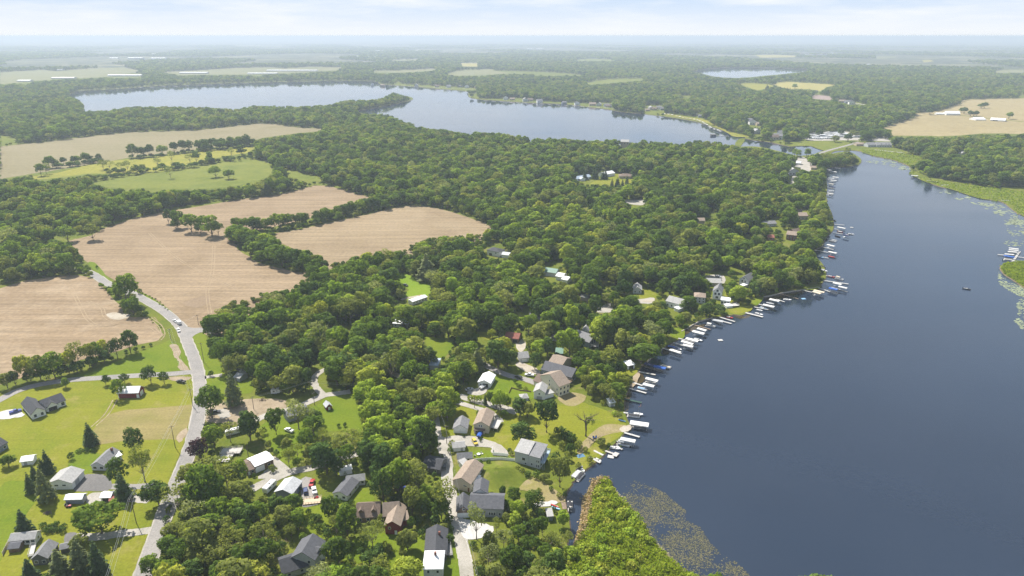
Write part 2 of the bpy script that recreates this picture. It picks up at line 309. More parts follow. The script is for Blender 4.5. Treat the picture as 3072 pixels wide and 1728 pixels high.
def far_edge(c, *p): return ks(c, *p)
FIELDS = [  # name, outline, material
  ('west_field', ks('Z', (-60, 745), (60, 706), (150, 695), (200, 692), (232, 700), (262, 728), (290, 757), (312, 788), (330, 800), (388, 798), (410, 818), (418, 838), (395, 858), (345, 868), (300, 884), (200, 908), (100, 938), (0, 966), (-60, 985)), 'stubble'),
  ('centre_field', ks('Z', (175, 606), (230, 592), (262, 574), (340, 548), (420, 532), (480, 523), (580, 505), (700, 489), (790, 467), (830, 467), (880, 482), (932, 497), (900, 513), (780, 548), (690, 571), (600, 590), (598, 625), (650, 660), (740, 684), (812, 688), (815, 725), (800, 770), (680, 805), (600, 830), (530, 845), (500, 832), (440, 802), (392, 770), (345, 742), (300, 712), (250, 684), (205, 645)), 'stubble2'),
  ('east_field', ks('Z', (690, 588), (760, 575), (900, 545), (1000, 521), (1040, 516), (1100, 523), (1180, 546), (1240, 569), (1225, 600), (1160, 620), (1110, 632), (1050, 655), (1000, 672), (960, 675), (890, 685), (870, 690), (830, 690), (812, 672), (760, 637), (705, 613)), 'stubble3'),
  ('tan_field', ks('L', (-40, 497), (0, 488), (350, 453), (750, 403), (1000, 378), (1500, 363), (1700, 343), (1850, 323), (2000, 311), (2120, 313), (2200, 328), (2340, 343), (2500, 350), (2450, 372), (2300, 385), (2040, 420), (1960, 440), (1700, 490), (1600, 500), (1300, 545), (1000, 575), (800, 610), (440, 670), (270, 695), (0, 740), (-40, 750)), 'stubble4'),
  ('hay_strip', ks('L', (250, 720), (450, 690), (640, 640), (870, 598), (980, 588), (1300, 558), (1560, 518), (1900, 495), (1985, 498), (1900, 540), (1750, 560), (1580, 610), (1300, 680), (1100, 690), (900, 700), (700, 700), (450, 730), (270, 745)), 'hay'),
  ('pasture', ks('L', (700, 775), (1000, 720), (1290, 690), (1400, 678), (1650, 618), (1900, 586), (2050, 598), (2095, 620), (2110, 680), (2080, 720), (2000, 750), (1830, 790), (1600, 815), (1400, 815), (1000, 810), (800, 800)), 'pasture'),
  ('pasture_corner', ks('L', (2190, 650), (2300, 690), (2500, 730), (2480, 755), (2350, 750), (2230, 720)), 'pasture'),
  ('meadow', ks('L', (-30, 390), (0, 395), (70, 410), (130, 432), (115, 450), (0, 468), (-30, 470)), 'pasture'),
  ('wheat_field', ks('O', (1000, 535), (1120, 495), (1285, 442), (1305, 405), (1420, 390), (1500, 383), (1620, 345), (1695, 320), (1690, 290), (1800, 283), (1900, 280), (2237, 275), (2320, 275), (2320, 600), (2237, 590), (2050, 580), (1900, 580), (1650, 600), (1500, 605), (1400, 600), (1280, 600), (1150, 600), (1090, 600), (1085, 548)), 'wheat'),
  ('yellow_field', ks('N', (1905, 198), (1960, 180), (2060, 165), (2250, 178), (2500, 193), (2600, 200), (2500, 228), (2440, 270), (2300, 248), (2100, 250), (2000, 225)), 'hay2'),
  ('green_field', ks('N', (1510, 182), (1620, 181), (1700, 184), (1850, 195), (1920, 212), (1850, 240), (1740, 262), (1620, 225)), 'hay'),
  ('bare_lot', ks('O', (395, 255), (430, 243), (540, 255), (570, 275), (560, 292), (470, 285), (400, 280)), 'dirt2'),
  ('far_hay_a', ks('I', (-60, 610), (0, 560), (330, 540), (420, 550), (800, 525), (960, 520), (1075, 545), (900, 590), (400, 615), (0, 650), (-60, 660)), 'hay3'),
  ('far_hay_b', ks('I', (1250, 558), (1500, 545), (1830, 525), (2100, 520), (2200, 530), (2400, 515), (2640, 522), (2600, 545), (2300, 562), (2000, 575), (1400, 580)), 'hay3'),
  ('far_hay_c', ks('J', (880, 574), (960, 545), (1220, 535), (1250, 548), (1360, 565), (1150, 582), (960, 585)), 'hay3'),
  ('far_hay_d', ks('J', (985, 490), (1110, 490), (1115, 515), (1000, 514)), 'hay2'),
  ('far_hay_e', ks('J', (445, 466), (550, 458), (655, 455), (650, 470), (460, 477)), 'hay3'),
  ('far_hay_f', ks('J', (310, 545), (500, 545), (780, 530), (790, 542), (560, 560), (320, 560)), 'hay3'),
  ('far_hay_g', ks('J', (1870, 463), (1980, 453), (2180, 462), (2160, 475), (1900, 476)), 'pasture'),
  ('far_hay_h', ks('J', (1960, 640), (2100, 612), (2400, 606), (2380, 622), (2150, 640), (1980, 655)), 'pasture'),
  ('far_hay_i', ks('K', (500, 425), (640, 423), (820, 430), (800, 443), (540, 446)), 'hay2'),
  ('far_hay_j', ks('K', (1430, 436), (1590, 434), (1580, 446), (1440, 456)), 'hay3'),
  ('far_hay_k', ks('K', (2350, 550), (2420, 538), (2640, 536), (2640, 560), (2360, 564)), 'hay3'),
  ('far_hay_l', ks('K', (1790, 465), (1850, 462), (1880, 474), (1800, 482)), 'hay2'),
  ('far_hay_m', ks('I', (180, 338), (420, 340), (600, 330), (420, 352), (200, 352)), 'hay3'),
  ('far_hay_n', ks('I', (1800, 352), (2000, 350), (2200, 352), (2180, 360), (1820, 362)), 'hay3'),
  ('far_hay_o', ks('K', (400, 300), (900, 298), (1100, 305), (900, 316), (450, 316)), 'hay3'),
  ('far_hay_p', ks('K', (1200, 312), (1500, 306), (1560, 325), (1300, 332)), 'hay3'),
  ('reed_marsh', ks('O', (205, 655), (350, 645), (520, 650), (690, 660), (700, 690), (570, 740), (480, 725), (380, 690), (215, 690)), 'marsh'),
]
SEEN = {'centre_field': ks('Z', (175, 606), (230, 592), (262, 574), (340, 548), (420, 532), (480, 523), (580, 505), (700, 489), (790, 467), (830, 467), (880, 482), (932, 497), (900, 513), (780, 548), (690, 571), (600, 590), (598, 625), (650, 660), (740, 684), (795, 690), (760, 700), (735, 725), (640, 737), (590, 752), (540, 782), (506, 797), (500, 818), (440, 802), (392, 770), (345, 742), (300, 712), (250, 684), (205, 645)),
        'east_field': ks('Z', (690, 588), (760, 575), (900, 545), (1000, 521), (1040, 516), (1100, 523), (1180, 546), (1235, 570), (1215, 582), (1150, 592), (1100, 592), (1040, 607), (1000, 632), (960, 626), (890, 642), (870, 652), (840, 657), (825, 672), (812, 666), (760, 632), (705, 611))}
OPEN += [SEEN.get(f[0], f[1]) for f in FIELDS]
MARSH = ks('O', (800, 720), (930, 725), (1100, 745), (1380, 790), (1300, 830), (1240, 850), (1280, 890), (1260, 930), (1400, 985), (1700, 1020), (1900, 1040), (2237, 1090), (2330, 1100), (2330, 1300), (2237, 1300), (2050, 1175), (1850, 1145), (1600, 1065), (1400, 1006), (1250, 935), (1265, 890), (1230, 855), (1100, 808), (930, 775), (850, 750))
OPEN.append(ks('O', (1280, 890), (1400, 960), (1700, 1010), (1900, 1040), (2237, 1090), (2330, 1100), (2330, 1300), (2237, 1300), (1850, 1145), (1600, 1065), (1250, 935)))
OPEN.append(ks('O', (850, 735), (930, 725), (1160, 745), (1390, 790), (1300, 840), (1100, 800), (930, 770)))
# village clearings (source pixels)
OPEN += [
 ks('A', (0, 400), (60, 350), (380, 285), (520, 250), (640, 205), (820, 150), (960, 80), (1000, 0), (1170, 0), (1185, 60), (1190, 200), (1290, 240), (1300, 330), (1200, 470), (1180, 560), (1095, 800), (1010, 900), (960, 1050), (930, 1200), (870, 1449), (0, 1449)),
 ks('G', (1520, 1080), (1600, 1060), (1640, 1220), (1750, 1290), (1750, 1449), (1620, 1449), (1600, 1300)),
 ks('G', (700, 520), (760, 515), (860, 600), (880, 690), (780, 630)), ks('G', (1060, 740), (1130, 735), (1340, 880), (1430, 960), (1600, 1000), (1600, 1045), (1520, 1080), (1400, 1050), (1100, 830)),
 ks('G', (380, 300), (480, 250), (600, 250), (850, 265), (700, 300), (540, 330)),
 ks('B', (0, 300), (55, 270), (60, 110), (250, 90), (262, 215), (400, 240), (600, 215), (660, 160), (665, 90), (745, 70), (745, 180), (920, 205), (960, 300), (990, 500), (840, 480), (700, 500), (640, 620), (500, 720), (660, 715), (680, 790), (830, 790), (1010, 740), (1025, 850), (1070, 980), (1120, 990), (1120, 1080), (1310, 1030), (1330, 1140), (1270, 1170), (1400, 1180), (1431, 1330), (1300, 1290), (1170, 1200), (1130, 1210), (960, 1190), (940, 1000), (890, 960), (720, 980), (610, 1000), (640, 1070), (620, 1140), (770, 1230), (740, 1340), (640, 1420), (470, 1449), (430, 1400), (440, 1290), (540, 1290), (590, 1180), (590, 980), (420, 930), (330, 900), (290, 860), (160, 760), (160, 700), (20, 690), (0, 700)),
 ks('C', (0, 85), (110, 130), (60, 140), (0, 110)),
 ks('C', (290, 540), (310, 440), (300, 290), (430, 230), (480, 190), (570, 150), (640, 80), (640, 50), (760, 90), (1000, 60), (1230, 60), (1230, 160), (1150, 220), (1300, 280), (1431, 330), (1431, 600), (1250, 760), (1180, 840), (1160, 960), (1130, 1080), (1030, 1080), (930, 1000), (740, 900), (740, 1050), (640, 1080), (660, 1160), (560, 1200), (500, 1200), (520, 1449), (420, 1449), (420, 1180), (400, 1050), (380, 900), (370, 800), (300, 760), (190, 660), (280, 600)),
 ks('C', (195, 1150), (270, 1140), (350, 1170), (410, 1230), (430, 1449), (200, 1449), (0, 1449), (0, 1200), (30, 1180), (150, 1250)), ks('C', (1050, 1090), (1110, 1080), (1100, 1180), (1050, 1170)),
 ks('E', (140, 580), (330, 560), (420, 490), (500, 540), (600, 520), (740, 520), (880, 590), (890, 690), (960, 800), (1150, 880), (1260, 870), (1320, 760), (1365, 640), (1300, 570), (1350, 560), (1430, 570), (1310, 1060), (1100, 1200), (900, 1449), (860, 1350), (1000, 1150), (930, 1050), (740, 1060), (700, 900), (500, 880), (350, 960), (0, 1050), (0, 840), (60, 800), (90, 700)),
 ks('E', (380, 380), (470, 370), (490, 400), (440, 490), (420, 430)), ks('E', (690, 330), (790, 310), (780, 390), (700, 385)), ks('E', (905, 310), (1000, 320), (1060, 380), (1110, 410), (1000, 440), (960, 400)),
 ks('E', (480, 150), (600, 190), (590, 230), (520, 190)), ks('E', (300, 300), (420, 330), (415, 400), (310, 340)), ks('E', (75, 315), (170, 310), (180, 350), (90, 380)), ks('E', (1040, 120), (1140, 90), (1140, 150), (1060, 160)),
 ks('H', (1575, 580), (1640, 590), (1740, 630), (1815, 660), (1800, 750), (1790, 800), (1700, 830), (1600, 800), (1640, 720), (1590, 650)),
 ks('H', (2250, 400), (2371, 340), (2371, 460), (2290, 450)), ks('H', (1520, 940), (1640, 950), (1640, 1000), (1550, 1020)), ks('H', (1770, 1090), (1850, 1085), (1990, 1100), (1990, 1160), (1950, 1210), (1870, 1230), (1860, 1180), (1790, 1130)),
 ks('H', (880, 1320), (960, 1310), (970, 1360), (900, 1400)), ks('H', (1530, 1350), (1620, 1400), (1600, 1440), (1520, 1400)), ks('H', (2180, 1060), (2290, 1050), (2280, 1100), (2200, 1110)),
 ks('H', (1815, 1280), (1880, 1290), (1880, 1340), (1830, 1330)),
 ks('Z', (1225, 612), (1260, 610), (1290, 645), (1240, 650)), ks('Z', (1360, 675), (1420, 680), (1420, 705), (1370, 695)),
 ks('M', (2130, 720), (2250, 705), (2400, 680), (2440, 700), (2560, 700), (2576, 740), (2500, 790), (2300, 775), (2150, 760)), ks('M', (2470, 465), (2530, 460), (2540, 490), (2480, 495)),
 ks('F', (550, 750), (660, 720), (780, 800), (740, 870), (620, 880), (600, 830), (560, 800)), ks('F', (310, 700), (390, 690), (400, 760), (320, 750)), ks('F', (260, 930), (370, 890), (390, 960), (270, 960)),
 ks('F', (810, 830), (920, 815), (990, 880), (1005, 940), (930, 960), (900, 870)), ks('F', (1080, 790), (1160, 785), (1195, 830), (1180, 890), (1120, 880)), ks('F', (1240, 730), (1310, 730), (1430, 900), (1520, 900), (1590, 930), (1560, 975), (1430, 990), (1390, 950), (1240, 800)),
 ks('F', (1150, 620), (1380, 620), (1380, 680), (1320, 740), (1190, 670)), ks('F', (1450, 620), (1580, 630), (1590, 740), (1510, 750)), ks('F', (1590, 840), (1690, 830), (1650, 900), (1600, 890)),
 ks('F', (930, 1090), (1010, 1090), (1000, 1180), (940, 1180), (870, 1150), (840, 1180), (930, 1230), (830, 1200)), ks('F', (2000, 745), (2180, 730), (2160, 770), (2050, 770)), ks('F', (1700, 180), (1830, 150), (1850, 240), (1780, 250)),
 ks('F', (1520, 290), (1590, 290), (1590, 340), (1520, 340)), ks('F', (1720, 290), (1780, 290), (1780, 340), (1730, 350)), ks('F', (1850, 250), (2010, 240), (1990, 330), (1960, 390), (1880, 380)), ks('F', (1970, 90), (2080, 75), (2070, 160), (1990, 170)),
 ks('F', (470, 0), (650, 0), (660, 50), (560, 60)), ks('F', (150, 20), (190, 30), (180, 90), (140, 90)), ks('F', (0, 660), (70, 700), (70, 740), (0, 740)), ks('F', (110, 820), (180, 850), (170, 870), (120, 860)), ks('F', (1370, 580), (1480, 570), (1480, 600), (1390, 600)),
 ks('F', (1240, 80), (1290, 80), (1290, 150), (1240, 150)), ks('F', (1100, 170), (1190, 170), (1190, 200), (1110, 200)),
 ks('E', (1570, 30), (1660, 15), (1728, 60), (1720, 100), (1745, 130), (1680, 160)), ks('E', (1400, 55), (1500, 40), (1490, 75), (1400, 80)),
 # houses, trailers and lots along the causeway and the far shores
 ks('O', (40, 560), (140, 560), (150, 650), (210, 655), (360, 620), (370, 580), (470, 570), (560, 560), (700, 565), (820, 580), (820, 620), (760, 640), (700, 650), (550, 650), (370, 645), (200, 660), (50, 640)),
 ks('O', (480, 755), (700, 680), (830, 650), (880, 650), (960, 630), (1000, 625), (1090, 650), (1090, 690), (1180, 730), (1280, 740), (1170, 750), (930, 725), (800, 715), (720, 690), (500, 760)),
 ks('O', (250, 810), (330, 780), (390, 870), (450, 880), (450, 900), (330, 890), (260, 860)), ks('O', (200, 900), (260, 930), (240, 990), (190, 1040)), ks('O', (1670, 740), (1740, 700), (1730, 770), (1680, 780)), ks('O', (1290, 560), (1290, 405), (1420, 400), (1440, 420)),
 ks('N', (0, 400), (130, 400), (140, 460), (0, 470)), ks('N', (490, 430), (660, 420), (710, 450), (700, 510), (490, 515)), ks('N', (710, 520), (1120, 560), (1190, 600), (1240, 635), (1400, 712), (1640, 768), (1640, 785), (1400, 790), (1060, 620), (710, 540)),
 ks('N', (1620, 590), (1760, 620), (1790, 680), (1640, 650)), ks('N', (1690, 720), (1780, 700), (1790, 760), (1700, 780)), ks('N', (900, 320), (1000, 320), (1000, 345), (910, 345)),
 ks('O', (1430, 400), (1740, 390), (1740, 425), (1450, 425)), ks('O', (560, 275), (800, 310), (890, 335), (720, 330), (640, 300)), ks('J', (500, 630), (520, 650), (1100, 680), (1100, 695), (900, 690), (450, 665)), ks('J', (1040, 730), (1110, 720), (1130, 770), (1060, 773)),
 ks('M', (1370, 120), (1700, 115), (1820, 135), (2400, 165), (2420, 195), (2200, 180), (1700, 150), (1380, 135)),
 ks('I', (130, 620), (240, 620), (240, 640), (130, 645)), ks('I', (820, 585), (1100, 570), (1090, 600), (830, 600)), ks('I', (1380, 565), (1650, 560), (1650, 575), (1390, 580)), ks('I', (1900, 570), (2150, 545), (2450, 540), (2430, 555), (2050, 570), (2000, 590)),
]
OPEN.append(ks('D', (60, 1200), (150, 1120), (220, 930), (300, 600), (400, 575), (520, 790), (640, 940), (750, 1100), (930, 1280), (1135, 1449), (1300, 1600), (100, 1600), (60, 1420), (200, 1330)))
# raster of what must stay in view
MW, MH = 1536, 864
def fill(M, poly):
    P = np.array([p[:2] for p in poly], float) / 2
    x0, x1 = int(max(0, P[:, 0].min())), int(min(MW - 1, P[:, 0].max() + 1)); y0, y1 = int(max(0, P[:, 1].min())), int(min(MH - 1, P[:, 1].max() + 1))
    if x1 < x0 or y1 < y0: return
    X, Y = np.meshgrid(np.arange(x0, x1 + 1) + .5, np.arange(y0, y1 + 1) + .5); ins = np.zeros(X.shape, bool)
    for i in range(len(P)):
        ax, ay = P[i - 1]; bx, by = P[i]
        if ay == by: continue
        c = ((ay > Y) != (by > Y)) & (X < (bx - ax) * (Y - ay) / (by - ay) + ax); ins ^= c
    M[y0:y1 + 1, x0:x1 + 1] |= ins
MASK = np.zeros((MH, MW), bool)
for p in OPEN: fill(MASK, p)
GMASK = np.zeros((MH, MW), bool)            # ground under water and crops, seen or hidden
def ground_px(poly):
    G = [S(p[0], p[1], p[2] if len(p) > 2 else 0) for p in poly]
    a, b, _ = prj([(q.x, q.y, 0) for q in G]); return list(zip(a, b))
for l in LAKES: fill(GMASK, ground_px(l[1]))
for f in FIELDS: fill(GMASK, SEEN.get(f[0], f[1]))
def masked(M, px, py):
    ix = (np.asarray(px) / 2).astype(int); iy = (np.asarray(py) / 2).astype(int)
    ok = (ix >= 0) & (ix < MW) & (iy >= 0) & (iy < MH)
    r = np.zeros(ix.shape, bool); r[ok] = M[iy[ok], ix[ok]]; return r

# ------------------------------------------------------------------ ground, water, fields, roads
ground_mat('grass', [(0.098, 0.121, 0.013), (0.130, 0.144, 0.019), (0.079, 0.107, 0.011), (0.163, 0.149, 0.047)], (.012, .05, .9))
ground_mat('far_cover', [(0.028, 0.042, 0.020), (0.047, 0.060, 0.028), (0.186, 0.177, 0.093), (0.242, 0.214, 0.140)], (.0012, .0025, .02), contrast=1.2)
STUB = [(0.238, 0.176, 0.110), (0.205, 0.148, 0.090), (0.288, 0.222, 0.148)]
ground_mat('stubble', STUB, (.010, .03, .35), rows=(-12, 5.0), rowamp=.15)
ground_mat('stubble2', [(.232, .172, .107), (.260, .195, .124), (.196, .143, .087)], (.007, .018, .35), rows=(20, 5.0), rowamp=.15)
ground_mat('stubble3', [(.240, .183, .112), (.266, .206, .130), (.206, .154, .093)], (.007, .018, .35), rows=(-14, 5.0), rowamp=.13)
ground_mat('stubble4', [(0.193, 0.167, 0.093), (0.216, 0.182, 0.107), (0.179, 0.156, 0.083)], (.004, .010, .2), rows=(-8, 9), rowamp=.05)
ground_mat('wheat', [(.262, .214, .108), (.295, .240, .126), (.245, .196, .098)], (.004, .010, .1), rows=(5, 12), rowamp=.05)
ground_mat('hay', [(0.205, 0.195, 0.028), (0.233, 0.219, 0.035), (0.158, 0.167, 0.024)], (.008, .02, .2))
ground_mat('hay2', [(0.279, 0.246, 0.070), (0.316, 0.274, 0.084), (0.251, 0.223, 0.065)], (.005, .01, .1))
ground_mat('hay3', [(.165, .168, .078), (.195, .182, .085), (.13, .145, .062)], (.003, .006, .05))
ground_mat('pasture', [(0.121, 0.144, 0.020), (0.153, 0.167, 0.028), (0.098, 0.126, 0.017)], (.006, .02, .2))
ground_mat('marsh', [(0.116, 0.140, 0.017), (0.149, 0.163, 0.026), (0.088, 0.116, 0.013), (0.167, 0.153, 0.047)], (.02, .06, .6))
ground_mat('dry_lawn', [(0.208, 0.175, 0.067), (0.231, 0.190, 0.078), (0.175, 0.160, 0.048)], (.02, .05, .8), rows=(8, 2.2), rowamp=.06)
ground_mat('lawn', [(0.107, 0.149, 0.009), (0.140, 0.167, 0.013), (0.088, 0.135, 0.007)], (.015, .06, .9))
ground_mat('mown', [(0.153, 0.167, 0.013), (0.181, 0.181, 0.019), (0.126, 0.153, 0.011), (0.200, 0.186, 0.042)], (.012, .04, .9), rows=(15, 2.4), rowamp=.05)
ground_mat('dirt', [(0.268, 0.216, 0.149), (0.312, 0.253, 0.179), (0.223, 0.175, 0.115)], (.05, .15, 1.2))
ground_mat('dirt2', [(0.246, 0.186, 0.164), (0.268, 0.208, 0.186)], (.02, .05, .4))
ground_mat('sand', [(0.350, 0.312, 0.253), (0.394, 0.357, 0.298), (0.298, 0.253, 0.193)], (.06, .15, 1.5))
ground_mat('gravel', [(0.316, 0.297, 0.261), (0.364, 0.339, 0.304), (0.269, 0.253, 0.218)], (.04, .12, 1.8))
ground_mat('asphalt', [(0.237, 0.225, 0.214), (0.269, 0.253, 0.237), (0.214, 0.206, 0.197)], (.03, .1, 1.2), rows=(60, 3.0), rowamp=.03)
ground_mat('blacktop', [(0.135, 0.130, 0.126), (0.158, 0.151, 0.146)], (.05, .1, 1.2))
ground_mat('concrete', [(0.443, 0.427, 0.403), (0.490, 0.474, 0.450), (0.395, 0.379, 0.356)], (.05, .2, 2))
ground_mat('mud', [(0.119, 0.089, 0.063), (0.149, 0.115, 0.082)], (.1, .2, 1))
ground_mat('damp_soil', [(.205, .152, .100), (.23, .172, .114)], (.05, .1, .6))
ground_mat('meadow_grass', [(.125, .20, .012), (.15, .215, .016)], (.02, .06, .8))
ground_mat('worn_ground', [(.235, .185, .105), (.20, .185, .055), (.27, .215, .135)], (.06, .12, 1))
ground_mat('track', [(.265, .203, .132), (.295, .226, .148)], (.1, .2, 1))
def water_mat(name='water', r0=.07, r1=.19, wave=.12):
    m = bpy.data.materials.new(name); m.use_nodes = True; n = m.node_tree; b = n.nodes['Principled BSDF']
    t = n.nodes.new('ShaderNodeTexCoord')
    b.inputs['IOR'].default_value = 1.5; b.inputs['Specular IOR Level'].default_value = 0.5
    def noise(s, d=4, sx=1, rot=0):
        q = n.nodes.new('ShaderNodeMapping'); q.inputs['Scale'].default_value = (sx, 1, 1); q.inputs['Rotation'].default_value = (0, 0, rot); n.links.new(t.outputs['Object'], q.inputs[0])
        z = n.nodes.new('ShaderNodeTexNoise'); z.inputs['Scale'].default_value = s; z.inputs['Detail'].default_value = d; n.links.new(q.outputs[0], z.inputs['Vector']); return z.outputs['Fac']
    r = n.nodes.new('ShaderNodeMapRange'); r.inputs['From Min'].default_value = .35; r.inputs['From Max'].default_value = .68; r.inputs['To Min'].default_value = r0; r.inputs['To Max'].default_value = r1
    n.links.new(noise(.012, 3, .45, .3), r.inputs['Value']); n.links.new(r.outputs[0], b.inputs['Roughness'])
    mx = n.nodes.new('ShaderNodeMix'); mx.data_type = 'RGBA'; mx.inputs['A'].default_value = (.009, .015, .028, 1); mx.inputs['B'].default_value = (.025, .039, .066, 1)
    n.links.new(noise(.006, 3, .6), mx.inputs['Factor']); n.links.new(mx.outputs['Result'], b.inputs['Base Color'])
    bp = n.nodes.new('ShaderNodeBump'); bp.inputs['Strength'].default_value = wave; bp.inputs['Distance'].default_value = .35
    ad = n.nodes.new('ShaderNodeMath'); ad.operation = 'MULTIPLY_ADD'; ad.inputs[1].default_value = .35
    n.links.new(noise(1.3, 3), ad.inputs[0]); n.links.new(noise(.42, 3, .7, .5), ad.inputs[2]); n.links.new(ad.outputs[0], bp.inputs['Height']); n.links.new(bp.outputs[0], b.inputs['Normal'])
    MATS[name] = m; return m
water_mat(); water_mat('calm_water', .03, .09, .015)
WATERLEVEL = -.55
def build_ground():
    loops = [gpoly(l[1], l[2]) for l in LAKES]
    R = 75000
    verts = [Vector(p) for p in ((-R, -R), (R, -R), (R, R), (-R, R))]; faces = [[0, 1, 2, 3]]
    edges = []
    for lp in loops:
        s = len(verts); verts += [Vector(p) for p in lp]; faces.append(list(range(s, s + len(lp))))
    ringR = list(np.geomspace(60, 60000, 46))
    for i, r in enumerate(ringR):
        for j in range(28):
            a = 2 * math.pi * (j + .5 * (i % 2)) / 28
            verts.append(Vector((r * math.sin(a), r * math.cos(a))))
    co, _e, fa, *_ = delaunay_2d_cdt(verts, edges, faces, 2, 1e-3)
    co = [(p.x, p.y, 0.0) for p in co]
    me = bpy.data.meshes.new('ground'); me.from_pydata(co, [], [list(f) for f in fa])
    me.materials.append(MATS['grass']); me.materials.append(MATS['far_cover'])
    for p in me.polygons:
        if p.normal.z < 0: p.flip()
        if Vector(p.center).length > 4200: p.material_index = 1
    me.update(); tag(link('ground', me), kind='structure')
    for (nm, _o, _s), lp in zip(LAKES, loops):
        n = len(lp); L = [np.array(p) for p in lp]
        area = sum(L[i - 1][0] * L[i][1] - L[i][0] * L[i - 1][1] for i in range(n)); sg = 1 if area > 0 else -1
        vs = []; 
        for i in range(n):
            d = L[(i + 1) % n] - L[i - 1]; d = d / (np.linalg.norm(d) + 1e-9); q = np.array([-d[1], d[0]]) * sg
            vs += [(*L[i], 0.0), (*(L[i] + q * 1.1), -1.0)]
        fs = [(2 * i, 2 * i + 1, (2 * i + 3) % (2 * n), (2 * i + 2) % (2 * n)) for i in range(n)]
        bm = bpy.data.meshes.new('lake_bank'); bm.from_pydata(vs, [], fs); bm.materials.append(MATS['mud']); tag(link('lake_bank', bm), kind='structure')
        sheet(nm, lp, -0.55, MATS['water' if nm == 'near_lake' else 'calm_water'])
build_ground()
mat('shallow_water', (.055, .042, .020), .1, var=.3, scale=.15); MATS['shallow_water'].node_tree.nodes['Principled BSDF'].inputs['IOR'].default_value = 1.45
for i, o in enumerate((ks('E', (1330, 705), (1375, 645), (1420, 640), (1440, 690), (1400, 720), (1350, 740)), ks('F', (1000, 1135), (1085, 1078), (1180, 1060), (1170, 1085), (1080, 1120), (1020, 1150)), ks('F', (1700, 838), (1830, 808), (1950, 785), (2050, 775), (1990, 805), (1850, 840), (1740, 860)), ks('F', (1440, 988), (1500, 994), (1580, 975), (1560, 1005), (1480, 1012)), ks('F', (830, 1285), (900, 1235), (930, 1235), (890, 1300), (840, 1320)), ks('E', (1275, 850), (1310, 770), (1335, 790), (1310, 860), (1300, 940), (1275, 930)))):
    sheet('shallows', gpoly(o, 4, .3), WATERLEVEL + .006 + .001 * i, MATS['shallow_water'])
for i, (nm, o, mt) in enumerate(FIELDS):
    sheet('hay_field' if nm.startswith('far_hay') else nm, lin_poly(gpoly(o, 1), .9, 14.0 if not nm.startswith('far') else 80.0), .06 + .002 * i, MATS[mt])
sheet('marsh', gpoly(MARSH, 4, .5), .04, MATS['marsh'])
